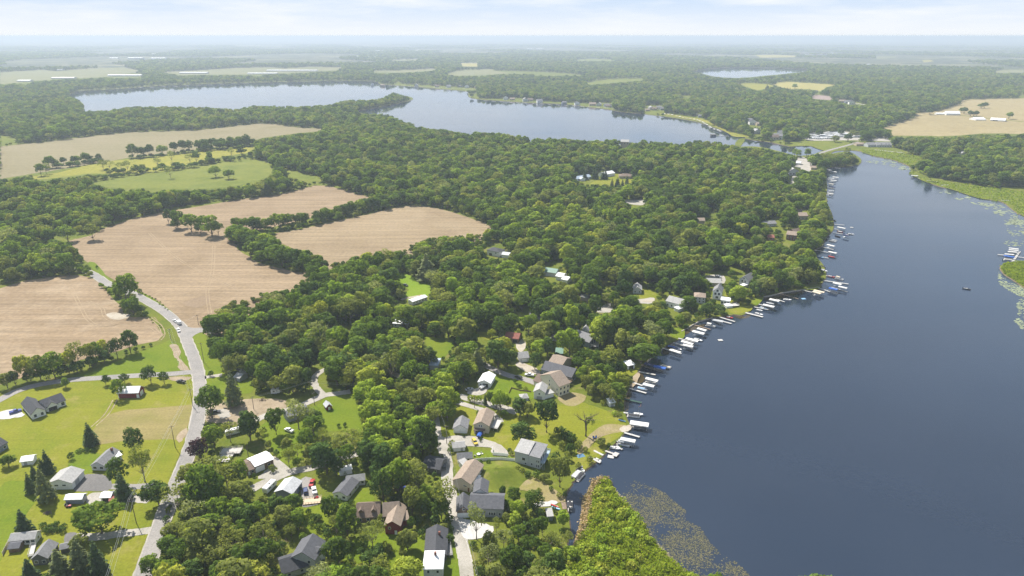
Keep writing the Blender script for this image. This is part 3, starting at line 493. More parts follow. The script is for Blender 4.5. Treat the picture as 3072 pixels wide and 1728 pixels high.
# lawns, dirt, drives and roads: each sheet a little above the one below
LAWN = [
 ('lawn', ks('A', (-80, 430), (60, 400), (220, 352), (400, 322), (560, 312), (800, 297), (1000, 290), (1110, 290), (1120, 470), (1070, 680), (990, 890), (870, 1170), (840, 1260), (790, 1449), (770, 1520), (-80, 1520)), 'mown', .07),
 ('lawn', ks('A', (300, 290), (520, 270), (650, 215), (800, 150), (960, 90), (1010, 60), (1060, 110), (1105, 220), (1000, 262), (800, 272), (560, 287)), 'lawn', .07),
 ('dry_grass', ks('A', (500, 690), (555, 580), (640, 510), (780, 480), (1000, 465), (1120, 455), (1118, 500), (1085, 600), (1060, 650), (900, 658), (700, 668), (560, 690)), 'dry_lawn', .10),
 ('dry_grass', ks('A', (190, 410), (330, 395), (480, 405), (470, 440), (390, 470), (300, 520), (220, 540)), 'mown', .10),
 ('lawn', ks('A', (0, 940), (150, 900), (220, 980), (160, 1080), (80, 1200), (20, 1300), (0, 1340)), 'lawn', .10),
 ('lawn', ks('A', (440, 720), (560, 730), (600, 800), (520, 850), (460, 860), (400, 830)), 'lawn', .105),
 ('dirt', ks('A', (985, 108), (1030, 105), (1050, 150), (1040, 180), (1075, 215), (1100, 250), (1070, 258), (1035, 240), (1040, 205), (1010, 170), (1005, 140)), 'dirt', .12),
 ('dirt', ks('A', (980, 296), (1060, 290), (1115, 296), (1090, 312), (1040, 318), (985, 310)), 'dirt', .12),
 ('dirt', ks('A', (1030, 630), (1085, 590), (1090, 620), (1060, 660), (1040, 675)), 'dirt', .12),
 ('dirt', ks('B', (-60, 300), (0, 285), (60, 280), (250, 262), (390, 262), (480, 270), (500, 310), (430, 350), (340, 395), (250, 430), (150, 440), (60, 425), (0, 420), (-60, 400)), 'dirt', .08),
 ('gravel', ks('B', (20, 345), (60, 330), (110, 345), (100, 385), (50, 390)), 'gravel', .10),
 ('lawn', ks('B', (700, 300), (760, 250), (930, 225), (975, 300), (990, 500), (860, 480), (720, 500), (600, 640), (480, 700), (340, 520), (320, 440), (480, 370)), 'lawn', .06),
 ('lawn', ks('B', (590, 985), (720, 965), (930, 900), (1000, 860), (1065, 880), (1070, 985), (960, 1100), (760, 1230), (620, 1150)), 'lawn', .06),
 ('lawn', ks('B', (-10, 100), (60, 105), (250, 120), (260, 215), (170, 230), (60, 270), (-10, 250)), 'lawn', .06),
 ('lawn', ks('B', (920, 1200), (1300, 1160), (1431, 1200), (1431, 1460), (930, 1460)), 'lawn', .06),
 ('lawn', ks('C', (200, 1150), (420, 1150), (440, 1470), (0, 1470), (0, 1180)), 'lawn', .065),
 ('lawn', ks('C', (440, 310), (600, 340), (840, 360), (940, 300), (1100, 300), (1290, 290), (1420, 420), (1300, 500), (1000, 640), (760, 600), (600, 520), (440, 500), (310, 530), (320, 300)), 'mown', .06),
 ('lawn', ks('C', (690, 110), (940, 180), (940, 260), (800, 260), (640, 210)), 'lawn', .06),
 ('lawn', ks('C', (520, 610), (660, 610), (670, 645), (770, 645), (800, 660), (530, 670)), 'lawn', .10),
 ('lawn', ks('C', (1260, 740), (1200, 640), (1300, 560), (1431, 540), (1420, 610), (1330, 690)), 'mown', .062),
 ('lawn', ks('E', (1220, 590), (1300, 570), (1375, 620), (1340, 660), (1230, 640)), 'mown', .06),
 ('lawn', ks('E', (720, 920), (960, 890), (1250, 1010), (1270, 1100), (1150, 1210), (960, 1240), (700, 1040)), 'mown', .064),
 ('lawn', ks('F', (930, 1100), (1010, 1095), (1000, 1190), (890, 1160)), 'lawn', .06), ('lawn', ks('F', (1600, 850), (1690, 835), (1650, 895), (1600, 895)), 'lawn', .06),
 ('lawn', ks('F', (620, 770), (700, 770), (780, 820), (740, 860), (640, 860)), 'mown', .06), ('lawn', ks('F', (1360, 790), (1500, 870), (1590, 920), (1560, 960), (1400, 970)), 'mown', .06),
 ('lawn', ks('F', (1960, 770), (2170, 740), (2160, 765), (2050, 775)), 'lawn', .06),
 ('lawn', ks('H', (1575, 570), (1640, 590), (1740, 630), (1825, 670), (1800, 760), (1640, 790), (1590, 750), (1650, 710), (1575, 660)), 'meadow_grass', .06),
 ('lawn', ks('H', (1760, 1080), (1850, 1085), (2000, 1110), (1950, 1230), (1870, 1240)), 'lawn', .06), ('lawn', ks('H', (2170, 1050), (2300, 1050), (2280, 1110)), 'mown', .06),
 ('lawn', ks('M', (2250, 770), (2450, 700), (2576, 720), (2520, 790), (2300, 790)), 'mown', .06),
 ('roadside_grass', ks('G', (700, 500), (770, 510), (880, 640), (1130, 735), (1360, 880), (1380, 960), (1300, 900), (1100, 760), (880, 680)), 'lawn', .09),
 ('roadside_grass', ks('G', (1520, 1080), (1620, 1060), (1660, 1230), (1760, 1290), (1770, 1440), (1610, 1450), (1600, 1300)), 'lawn', .06),
 ('roadside_grass', ks('G', (800, 640), (880, 690), (1100, 830), (1210, 930), (1380, 1060), (1420, 1130), (1330, 1100), (1200, 950), (1080, 900), (960, 800)), 'grass', .09),
 ('bare_patch', ks('G', (840, 905), (900, 888), (960, 900), (1030, 905), (1000, 935), (910, 950), (860, 930)), 'sand', .115),
 ('bare_patch', ks('G', (1480, 800), (1560, 770), (1660, 760), (1640, 820), (1540, 850), (1440, 820)), 'damp_soil', .10),
 ('hillside', ks('C', (500, 700), (700, 690), (840, 700), (870, 760), (790, 840), (740, 890), (560, 880), (520, 800)), 'marsh', .07),
 ('dirt', ks('C', (760, 850), (900, 790), (960, 800), (1120, 900), (1150, 950), (1000, 960), (900, 880), (800, 870)), 'worn_ground', .09),
 ('dirt', ks('E', (740, 830), (860, 800), (960, 830), (920, 890), (840, 910), (760, 880)), 'worn_ground', .09),
 ('dirt', ks('E', (960, 1170), (1100, 1060), (1250, 1060), (1310, 1080), (1270, 1110), (1100, 1150), (1000, 1230), (920, 1300), (890, 1260)), 'worn_ground', .085),
 ('gravel_shore', ks('E', (1240, 1080), (1300, 1060), (1330, 1075), (1300, 1110), (1250, 1115)), 'sand', .10),
 ('gravel_shore', ks('E', (1320, 700), (1375, 640), (1395, 660), (1370, 720), (1330, 770)), 'dirt', .10),
 ('gravel_shore', ks('O', (260, 800), (330, 790), (400, 880), (250, 1000), (200, 1040), (240, 900)), 'gravel', .10),
 ('gravel_shore', ks('N', (700, 515), (1050, 568), (1120, 577), (1210, 612), (1400, 706), (1640, 768), (1640, 776), (1480, 772), (1390, 722), (1200, 628), (1050, 596), (700, 530)), 'hay', .12),
 ('gravel_yard', ks('O', (370, 580), (560, 562), (820, 575), (1100, 620), (1090, 650), (760, 640), (360, 640)), 'gravel', .10),
 ('gravel_yard', ks('F', (590, 860), (750, 840), (740, 885), (640, 890)), 'gravel', .10), ('gravel_yard', ks('F', (250, 930), (380, 890), (390, 960), (270, 965)), 'gravel', .10),
 ('gravel_yard', ks('F', (1200, 650), (1350, 650), (1340, 730), (1220, 720)), 'gravel', .10), ('gravel_yard', ks('F', (480, 0), (660, 0), (650, 45), (520, 30)), 'gravel', .10),
 ('gravel_yard', ks('E', (400, 585), (430, 550), (560, 605), (600, 640), (550, 650), (470, 630)), 'sand', .11), ('gravel_yard', ks('E', (390, 390), (470, 370), (480, 420), (430, 480)), 'sand', .10),
 ('gravel_yard', ks('E', (690, 330), (780, 310), (770, 385), (700, 385)), 'gravel', .10), ('gravel_yard', ks('E', (1390, 60), (1500, 45), (1490, 75)), 'sand', .10),
 ('gravel_yard', ks('C', (520, 200), (620, 180), (640, 195), (590, 235), (500, 230)), 'gravel', .10),
 ('gravel_yard', ks('C', (300, 535), (380, 513), (520, 510), (640, 540), (720, 570), (762, 615), (760, 640), (660, 628), (650, 588), (480, 580), (380, 592), (310, 565)), 'gravel', .115),
 ('patio', ks('C', (440, 1065), (560, 1090), (665, 1115), (660, 1170), (560, 1200), (470, 1190)), 'concrete', .12),
 ('patio', ks('C', (940, 965), (1040, 945), (1100, 950), (1095, 965), (1030, 985), (950, 985)), 'concrete', .13),
 ('driveway', ks('A', (-20, 505), (70, 480), (115, 490), (142, 518), (60, 536), (-20, 536)), 'concrete', .12),
 ('driveway', ks('A', (425, 950), (480, 866), (618, 866), (645, 945), (520, 955)), 'blacktop', .11),
 ('driveway', ks('A', (380, 1205), (440, 1203), (440, 1240), (380, 1270)), 'blacktop', .11),
 ('driveway', ks('A', (520, 975), (600, 965), (660, 985), (600, 1030), (500, 1030)), 'gravel', .11),
 ('driveway', ks('B', (395, 650), (430, 660), (515, 745), (400, 790), (300, 800), (330, 760), (400, 700)), 'gravel', .11),
 ('driveway', ks('B', (588, 800), (655, 795), (690, 900), (720, 960), (600, 985), (590, 900)), 'asphalt', .11),
]
for i, (nm, o, mt, z) in enumerate(LAWN):
    sheet(nm, gpoly(o, 4, .25), z + .0007 * i, MATS[mt])
ROADZ = .16
MAIN = ks('A', (818, 1520), (832, 1449), (912, 1220), (960, 1085), (1040, 880), (1112, 690), (1152, 520), (1164, 400), (1155, 290), (1132, 195), (1092, 95)) + ks('G', (1440, 1020), (1395, 965), (1300, 883), (1200, 822), (1120, 778), (1060, 747), (960, 705), (840, 655), (770, 608), (700, 570), (600, 540))
strip('main_road', MAIN, 6.3, ROADZ, MATS['asphalt'])
strip('gravel_shoulder', MAIN, 7.6, ROADZ - .03, MATS['gravel'], wvar=.04)
sheet('side_road', gpoly(ks('G', (1415, 985), (1470, 1000), (1530, 1012), (1610, 1010), (1680, 1030), (1680, 1060), (1600, 1045), (1545, 1065), (1515, 1090), (1490, 1100), (1440, 1050)), 4), ROADZ + .008, MATS['asphalt'])
strip('side_road', ks('A', (-80, 470), (0, 425), (100, 375), (220, 340), (400, 312), (560, 300), (800, 285), (1000, 275), (1130, 262)), 6.0, ROADZ - .012, MATS['asphalt'])
strip('driveway', ks('A', (1190, 296), (1240, 288), (1290, 282)), 4.0, .13, MATS['gravel'], wvar=.05)
strip('driveway', ks('A', (900, 922), (830, 928), (760, 932), (640, 930)), 4.0, .13, MATS['asphalt'], wvar=.03)
strip('driveway', ks('A', (870, 1010), (760, 998), (650, 980)), 4.5, .14, MATS['gravel'], wvar=.05)
strip('driveway', ks('A', (900, 1180), (800, 1195), (690, 1205), (600, 1220), (430, 1225)), 4.5, .135, MATS['gravel'], wvar=.05)
strip('lane', ks('B', (255, 870), (300, 845), (400, 800), (520, 752), (650, 725), (760, 690), (870, 655), (960, 630), (1050, 605), (1200, 580), (1320, 568), (1420, 555), (1500, 540)), 5.0, .14, MATS['gravel'], wvar=.04)
strip('lane', ks('C', (300, 520), (335, 600), (360, 690), (362, 800), (385, 900), (408, 1000), (432, 1100), (462, 1250), (482, 1350), (500, 1520)), 5.4, .15, MATS['gravel'], wvar=.03)
strip('lane', ks('C', (300, 540), (290, 480), (280, 400), (260, 330), (200, 310), (100, 200)), 4.5, .133, MATS['gravel'], wvar=.05)
strip('lane', ks('B', (280, 405), (360, 372), (480, 340), (600, 300), (740, 240), (830, 226), (920, 212)), 5.0, .137, MATS['gravel'], wvar=.05)
strip('lane', ks('B', (740, 238), (695, 190), (672, 130), (715, 82), (780, 55)), 4.2, .131, MATS['gravel'], wvar=.06)
strip('lane', ks('C', (430, 285), (520, 312), (620, 345), (690, 385), (720, 420)), 3.8, .137, MATS['gravel'], wvar=.06)
strip('lane', ks('C', (440, 240), (560, 275), (700, 312), (830, 352)), 5.5, .134, MATS['gravel'], wvar=.06)
strip('lane', ks('E', (120, 560), (170, 590), (260, 632), (360, 668), (470, 692), (560, 725)), 5.0, .137, MATS['asphalt'], wvar=.04)
strip('lane', ks('C', (0, 92), (60, 118), (120, 145)), 4.5, .139, MATS['sand'], wvar=.08)
strip('causeway_road', ks('O', (440, 775), (490, 745), (600, 712), (700, 686), (800, 655)), 6.5, .35, MATS['asphalt'])
strip('causeway', ks('O', (420, 780), (490, 747), (600, 714), (700, 688), (800, 655)), 13, .25, MATS['marsh'])
strip('lane', ks('H', (1590, 790), (1640, 775), (1760, 755)), 3.5, .12, MATS['sand'], wvar=.05)
strip('farm_road', ks('O', (560, 290), (680, 305), (780, 320), (890, 338)), 9, .2, MATS['gravel'])
strip('farm_road', ks('O', (1450, 408), (1600, 415), (1750, 430), (2060, 462), (2237, 480)), 9, .22, MATS['pasture'])
for o, m_ in ((ks('G', (560, 690), (640, 850), (700, 950), (800, 1000), (950, 985), (1100, 990), (1200, 1010), (1260, 1060)), 'sand'), (ks('G', (700, 800), (800, 850), (830, 920), (900, 960), (1050, 960), (1180, 925)), 'sand'), (ks('G', (1180, 930), (1260, 990), (1290, 1060), (1260, 1110)), 'sand'), (ks('G', (1690, 360), (1680, 560), (1640, 720), (1660, 900)), 'sand'), (ks('G', (1180, 260), (1400, 460), (1700, 620), (1900, 720)), 'sand'), (ks('A', (670, 425), (620, 510), (545, 580)), 'dirt')):
    for dx in (-1.0, 1.0):
        q = [S(*p) for p in o]; C = cr_smooth([(p.x + dx, p.y + dx * .4) for p in q], 8, False); vs = []
        for i, p in enumerate(C):
            d = C[min(i + 1, len(C) - 1)] - C[max(i - 1, 0)]; d = d / (np.linalg.norm(d) + 1e-9); n_ = np.array([-d[1], d[0]]) * (.28 + .1 * math.sin(i * 1.7)); vs += [(*(p + n_), .135), (*(p - n_), .135)]
        me = bpy.data.meshes.new('wheel_track'); me.from_pydata(vs, [], [(2 * i + 1, 2 * i, 2 * i + 2, 2 * i + 3) for i in range(len(C) - 1)]); me.materials.append(MATS['track' if m_ == 'sand' else 'dirt'])
        for p in me.polygons:
            if p.normal.z < 0: p.flip()
        tag(link('wheel_track', me), kind='structure')
# ------------------------------------------------------------------ trees
leaf_mat('leaf_broad', [(0.0, (0.077, 0.121, 0.027)), (0.3, (0.108, 0.171, 0.034)), (0.6, (0.153, 0.228, 0.039)), (0.85, (0.218, 0.297, 0.045)), (1.0, (0.282, 0.352, 0.049))], .55)
leaf_mat('leaf_bright', [(0.0, (0.243, 0.364, 0.042)), (1.0, (0.334, 0.364, 0.055))], .42)
leaf_mat('leaf_yellow', [(0.0, (0.341, 0.364, 0.049)), (1.0, (0.341, 0.364, 0.067))], .42)
leaf_mat('leaf_olive', [(0.0, (0.179, 0.214, 0.058)), (1.0, (0.269, 0.297, 0.082))], .55)
leaf_mat('leaf_dark', [(0.0, (0.065, 0.113, 0.030)), (1.0, (0.112, 0.171, 0.036))], .28)
leaf_mat('needles', [(0.0, (0.063, 0.097, 0.045)), (1.0, (0.108, 0.151, 0.058))], .15)
leaf_mat('needles_pale', [(0.0, (0.150, 0.177, 0.082)), (1.0, (0.205, 0.232, 0.096))], .2)
leaf_mat('leaf_purple', [(0.0, (0.055, 0.030, 0.042)), (1.0, (0.087, 0.046, 0.058))], .25)
leaf_mat('leaf_grey', [(0.0, (0.218, 0.252, 0.114)), (1.0, (0.294, 0.322, 0.137))], .55)
mat('bark', (.13, .10, .075), .95, var=.25, scale=3)
mat('bark_pale', (.24, .20, .16), .95, var=.2, scale=3)
def leaf_mesh(name, C, Nn, size, tint, material, r, aspect=.75, shade=None):
    """a leaf-clump quad at every centre C facing Nn"""
    n = len(C); ref = r.normal(size=(n, 3)); u = np.cross(Nn, ref); u /= np.linalg.norm(u, axis=1)[:, None] + 1e-9; v = np.cross(Nn, u)
    s = size[:, None] * .5
    bend = Nn * s * r.uniform(-.35, .35, (n, 1))
    q = np.stack([C - u * s - v * s * aspect * .6, C + u * s * .55 - v * s * aspect + bend, C + u * s + v * s * aspect * .6, C - u * s * .55 + v * s * aspect + bend], 1).reshape(-1, 3)
    me = bpy.data.meshes.new(name); me.vertices.add(4 * n); me.vertices.foreach_set('co', q.astype(np.float32).ravel())
    me.loops.add(4 * n); me.loops.foreach_set('vertex_index', np.arange(4 * n, dtype=np.int32))
    me.polygons.add(n); me.polygons.foreach_set('loop_start', np.arange(0, 4 * n, 4, dtype=np.int32)); me.polygons.foreach_set('loop_total', np.full(n, 4, np.int32))
    a = me.attributes.new('tint', 'FLOAT', 'FACE'); a.data.foreach_set('value', np.clip(tint, 0, 1).astype(np.float32))
    me.materials.append(MATS[material]); me.update(calc_edges=True)
    if shade is not None:
        nv = shade * .8 + Nn * .35; nv /= np.linalg.norm(nv, axis=1)[:, None] + 1e-9
        me.polygons.foreach_set('use_smooth', np.ones(n, bool)); me.normals_split_custom_set_from_vertices(np.repeat(nv, 4, 0).tolist())
    return me
def lobes_to_leaves(lobes, r, per_area, leaf, inner=.12):
    Cs, Ns, Ts, Ls, Ds = [], [], [], [], []
    L = np.array([l[0] for l in lobes]); R = np.array([l[1] for l in lobes])
    for i, (c, rad, squash) in enumerate(lobes):
        n = int(per_area * rad * rad * 4 * math.pi)
        d = r.normal(size=(n, 3)); d /= np.linalg.norm(d, axis=1)[:, None]
        d = d[d[:, 2] > -.72]; n = len(d)
        rr = rad * (1 + r.normal(0, .10, n)); rr = np.where(r.random(n) < inner, rr * r.uniform(.45, .9, n), rr)
        p = d * rr[:, None]; p[:, 2] *= squash; p = p + c
        keep = np.ones(n, bool)
        for j in range(len(lobes)):
            if j != i:
                q = p - L[j]; q[:, 2] /= lobes[j][2]; keep &= (np.linalg.norm(q, axis=1) > R[j] * .80)
        p, d = p[keep], d[keep]; n = len(p)
        nn = d * .75 + r.normal(0, .42, (n, 3)) + np.array([0, 0, .25]); nn /= np.linalg.norm(nn, axis=1)[:, None]
        Ds.append(d); Cs.append(p); Ns.append(nn); Ts.append(r.uniform(.2, .8) * .55 + r.random(n) * .45); Ls.append(leaf * r.uniform(.65, 1.25, n))
    return np.concatenate(Cs), np.concatenate(Ns), np.concatenate(Ls), np.concatenate(Ts), np.concatenate(Ds)
def crown_broad(seed, H, R, base, nl, lr, top=.5, leaf=.95, per=2.3, material='leaf_broad', name='crown', airy=0):
    """a broadleaf crown of many leafy boughs spread over an uneven dome, centred on the trunk"""
    r = np.random.default_rng(seed); lobes = []; cz = base + (H - base) * top
    lean = r.normal(0, .05 * R, 2)
    tries = 0
    while len(lobes) < nl and tries < 4000:
        tries += 1
        d = r.normal(size=3); d /= np.linalg.norm(d)
        if d[2] < -.55: continue
        up = (H - cz) if d[2] > 0 else (cz - base)
        ang = math.atan2(d[1], d[0]); wob = 1 + .16 * math.sin(2 * ang + seed) + .12 * math.sin(3 * ang + 2.1 * seed)
        f = r.uniform(.55, .95); rad = lr * r.uniform(.7, 1.3)
        hr_ = max(R * wob - rad * .7, .2); p = np.array([d[0] * hr_ * f + lean[0], d[1] * hr_ * f + lean[1], cz + d[2] * max(up - rad * .7, .3) * f])
        if any(np.linalg.norm(p - q[0]) < (.62 + .5 * airy) * rad for q in lobes): continue
        lobes.append((p, rad, r.uniform(.62, .9)))
    if not airy: lobes.append((np.array([lean[0], lean[1], cz]), R * .52, (H - base) / (2.3 * R)))
    C, Nn, s, t, sh = lobes_to_leaves(lobes, r, per, leaf)
    return leaf_mesh(name, C, Nn, s, t, material, r, shade=sh)
def crown_cone(seed, H, R, base, leaf=.9, material='needles', tiers=11, droop=.35, dens=1.0):
    r = np.random.default_rng(seed); Cs, Ns, Ls, Ts = [], [], [], []
    for k_ in range(tiers):
        f = k_ / (tiers - 1); z = base + (H - base) * f ** .9; rad = R * (1 - f) ** .8 + .25
        nb = max(5, int(9 * (1 - f) + 4))
        for b in range(nb):
            a = 2 * math.pi * (b + r.random() * .7) / nb + k_; ln = rad * r.uniform(.72, 1.12); m = max(4, int(11 * dens * ln))
            t = np.sqrt(r.random(m)); side = r.normal(0, .22 * (1.1 - t) * ln + .12, m)
            x = np.cos(a) * t * ln - np.sin(a) * side; y = np.sin(a) * t * ln + np.cos(a) * side
            Cs.append(np.stack([x, y, z - droop * t * ln + r.normal(0, .16, m)], 1))
            nn = np.stack([np.cos(a) * .45 + r.normal(0, .35, m), np.sin(a) * .45 + r.normal(0, .35, m), np.full(m, .8)], 1)
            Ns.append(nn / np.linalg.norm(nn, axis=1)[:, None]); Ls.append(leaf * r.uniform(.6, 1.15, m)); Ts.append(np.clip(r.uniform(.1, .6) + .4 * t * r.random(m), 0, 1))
    return leaf_mesh('crown', np.concatenate(Cs), np.concatenate(Ns), np.concatenate(Ls), np.concatenate(Ts), material, r, .6)
def trunk_mesh(seed, H, base, r0, limbs=5, spread=3.0, m='bark', top=.75):
    r = np.random.default_rng(seed); b = MB(); ht = H * top
    pts = [(0, 0, -.4), (0, 0, .5), (r.normal(0, .15), r.normal(0, .15), base), (r.normal(0, .4), r.normal(0, .4), ht)]
    b.path(pts, r0, 6, [r0 * 1.5, r0 * 1.05, r0 * .8, r0 * .2])
    for i in range(limbs):
        a = 2 * math.pi * i / limbs + r.random(); z = base * r.uniform(.75, 1.2); ln = spread * r.uniform(.6, 1)
        b.path([(0, 0, z), (math.cos(a) * ln * .5, math.sin(a) * ln * .5, z + ln * .5), (math.cos(a) * ln, math.sin(a) * ln, z + ln * 1.0)], r0, 5, [r0 * .5, r0 * .33, r0 * .1])
    return b.mesh('trunk', MATS[m])
# prototypes: nominal height 16 m, radius below; instances are scaled
PRO = {}
def proto(key, crown, trunk, H, R): PRO.setdefault(key, []).append((crown, trunk, H, R))
for i in range(6):
    H = 16; R = (6.4, 7.2, 5.6, 6.8, 6.0, 7.6)[i]; base = (2.3, 1.9, 2.7, 1.7, 2.4, 2.0)[i]
    tk = trunk_mesh(i, H, base, .34, 6, R * .55)
    proto('broad', crown_broad(10 + i, H, R, base, 34, 1.75, (.45, .5, .42, .5, .46, .52)[i]), tk, H, R)
    if i < 3:
        for key, mt in (('bright', 'leaf_bright'), ('olive', 'leaf_olive'), ('yellow', 'leaf_yellow'), ('dark', 'leaf_dark')):
            c2 = PRO['broad'][-1][0].copy(); c2.name = 'crown'; c2.materials[0] = MATS[mt]; proto(key, c2, tk, H, R)
for i in range(6, 10):
    H = 16; R = (5.2, 6.6, 4.4, 7.0)[i - 6]; base = (2.0, 2.6, 2.0, 3.4)[i - 6]; tk = trunk_mesh(i, H, base, .32, 6, R * .6)
    proto('broad', crown_broad(10 + i, H, R, base, (20, 48, 30, 26)[i - 6], (2.5, 1.3, 1.5, 1.6)[i - 6], (.5, .46, .42, .6)[i - 6], (1.05, .8, .85, .85)[i - 6], (2.0, 2.8, 2.6, 2.4)[i - 6], airy=(0, 0, 0, .35)[i - 6]), tk, H, R)
    if i in (6, 9):
        c2 = PRO['broad'][-1][0].copy(); c2.name = 'crown'; c2.materials[0] = MATS['leaf_olive']; proto('olive', c2, tk, H, R)
for i in range(3):
    H = 14; R = (4.6, 5.0, 4.2)[i]; tk = trunk_mesh(20 + i, H, 2.2, .24, 5, R * .5)
    c = crown_broad(40 + i, H, R, 1.9, 30, 1.25, .42, .75, 2.9, 'leaf_dark'); proto('oval', c, tk, H, R)
    c2 = c.copy(); c2.name = 'crown'; c2.materials[0] = MATS['leaf_purple']; proto('purple', c2, tk, H, R)
    c2 = c.copy(); c2.name = 'crown'; c2.materials[0] = MATS['leaf_broad']; proto('ovalgreen', c2, tk, H, R)
for i in range(3):
    H = 16; R = (5.6, 6.2, 4.8)[i]; tk = trunk_mesh(30 + i, H, 4, .26, 8, R * .75, 'bark_pale', .85)
    c = crown_broad(60 + i, H, R, 3.6, 24, 1.35, .55, .62, 2.2, 'leaf_olive', airy=1); proto('wispy', c, tk, H, R)
    c2 = c.copy(); c2.name = 'crown'; c2.materials[0] = MATS['leaf_grey']; proto('grey', c2, tk, H, R)
for i in range(3):
    H = 14; tk = trunk_mesh(50 + i, H, 2, .22, 0, 1, 'bark', .95)
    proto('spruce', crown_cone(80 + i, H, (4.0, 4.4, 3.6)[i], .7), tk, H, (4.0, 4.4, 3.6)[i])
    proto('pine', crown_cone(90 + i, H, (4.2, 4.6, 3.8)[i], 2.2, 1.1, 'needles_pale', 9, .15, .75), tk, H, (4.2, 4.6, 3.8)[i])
for i in range(3):
    H = 2.6; R = 1.9; tk = trunk_mesh(70 + i, H, .5, .06, 5, 1.0)
    c = crown_broad(100 + i, H, R, .15, 14, .7, .42, .5, 5, 'leaf_dark'); proto('shrub', c, tk, H, R)
    for key, mt in (('shrubbright', 'leaf_bright'), ('shrubolive', 'leaf_olive'), ('shrubyellow', 'leaf_yellow')):
        c2 = c.copy(); c2.name = 'crown'; c2.materials[0] = MATS[mt]; proto(key, c2, tk, H, R)
TREES = []     # every tree of the place: x, y, height, radius, proto key, variant, hand-placed
def put_px(sx, sy, wpx, aspect, key):
    """crown centre and width in source pixels -> a standing tree"""
    H0, R0 = PRO[key][0][2:4]; hc = 8.0
    for _ in range(12):
        P = S(sx, sy, hc); depth = P.y * CP - (P.z - CAM_H) * SP; D = wpx * depth / F
        ang = math.atan2(CAM_H - hc, math.hypot(P.x, P.y))
        # silhouette height = vertical part + depth of the crown seen from above
        hv = max(math.sqrt(max((aspect * D) ** 2 - (D * math.sin(ang)) ** 2, 0)), D * .45) / math.cos(ang)
        H = hv * 1.2; hc = min(H * .58, 18)
    H = min(max(H, 1.2), 30)
    if not key.startswith('shrub'): H = max(H, D * .75)
    TREES.append([P.x, P.y, H, D / 2 * 1.06, key, len(TREES) % len(PRO[key]), True])
def T(crop, *items):
    a = KC[crop]
    for it in items:
        x, y, wd = it[:3]; key = it[3] if len(it) > 3 else 'broad'; asp = it[4] if len(it) > 4 else 1.15
        sx, sy = k(crop, x, y); put_px(sx, sy, wd * a[2], asp, key)
T('A', (742, 68, 100, 'dark', 1.35), (668, 112, 85, 'oval', 1.3), (30, 305, 75, 'olive'), (80, 290, 70, 'broad'), (132, 222, 105, 'yellow', 1.35), (215, 222, 110, 'olive', 1.3), (300, 210, 110, 'broad', 1.3), (382, 188, 95, 'yellow', 1.3), (440, 150, 95, 'wispy', 1.5), (502, 152, 90, 'olive', 1.4), (548, 132, 85, 'broad', 1.3), (590, 108, 75, 'yellow', 1.1),
  (170, 280, 80, 'dark', .9), (260, 265, 90, 'dark', .9), (345, 245, 80, 'dark', .9), (440, 225, 90, 'dark', .8), (530, 200, 80, 'dark', .8), (600, 165, 70, 'dark', .9),
  (375, 320, 44, 'broad', 1.25), (608, 303, 54, 'oval', 1.1), (718, 293, 54, 'oval', 1.1), (680, 348, 85, 'ovalgreen', 1.25), (866, 268, 92, 'oval', 1.15), (948, 287, 60, 'oval', 1.2),
  (513, 615, 90, 'spruce', 1.3), (770, 640, 122, 'oval', 1.2), (815, 775, 130, 'wispy', 1.5), (678, 832, 130, 'oval', 1.25), (703, 915, 115, 'spruce', 1.25), (43, 778, 60, 'purple', 1.0), (266, 775, 76, 'spruce', 1.6), (236, 806, 62, 'spruce', 1.4), (190, 838, 52, 'spruce', 1.5), (163, 898, 66, 'spruce', 1.6), (242, 900, 100, 'pine', 1.8), (125, 1125, 100, 'spruce', 1.3),
  (411, 745, 36, 'shrub', 1.2), (460, 718, 40, 'shrub', .6), (500, 716, 42, 'shrub', .6), (540, 714, 38, 'shrub', .6), (700, 727, 22, 'shrub', 1), (570, 1105, 270, 'broad', .75), (905, 950, 150, 'dark', 1.0), (1155, 700, 130, 'purple', 1.0), (1212, 410, 150, 'broad', 1.25), (1325, 218, 72, 'grey', 1.6), (1345, 345, 102, 'pine', 1.7), (165, 1410, 110, 'spruce', 1.2), (335, 1365, 130, 'pine', 1.2), (450, 1320, 130, 'pine', 1.5), (552, 1330, 120, 'spruce', 1.5), (465, 1250, 110, 'olive', 1.0), (510, 1440, 60, 'spruce', 1.2),
  (1223, 268, 34, 'shrub', 1), (1235, 620, 125, 'broad', 1.1), (1330, 600, 105, 'wispy', 1.1), (1442, 560, 112, 'dark', 1.45), (1085, 850, 110, 'olive', 1.1), (1025, 980, 160, 'wispy', 1.1), (1255, 850, 230, 'wispy', .9), (1385, 830, 130, 'broad', 1.1), (1150, 940, 150, 'broad', 1.0), (1400, 960, 150, 'olive', 1), (1260, 1050, 170, 'broad', 1), (1420, 1090, 150, 'dark', 1), (1090, 1090, 80, 'broad', 1), (1200, 1160, 160, 'broad', 1), (1350, 1220, 160, 'wispy', 1), (1090, 1200, 110, 'wispy', 1.1), (1050, 1310, 150, 'broad', 1), (1230, 1330, 160, 'olive', 1), (1400, 1330, 150, 'broad', 1), (880, 1380, 130, 'broad', 1), (970, 1420, 130, 'broad', 1), (1110, 1420, 140, 'dark', 1), (1300, 1430, 160, 'broad', 1))
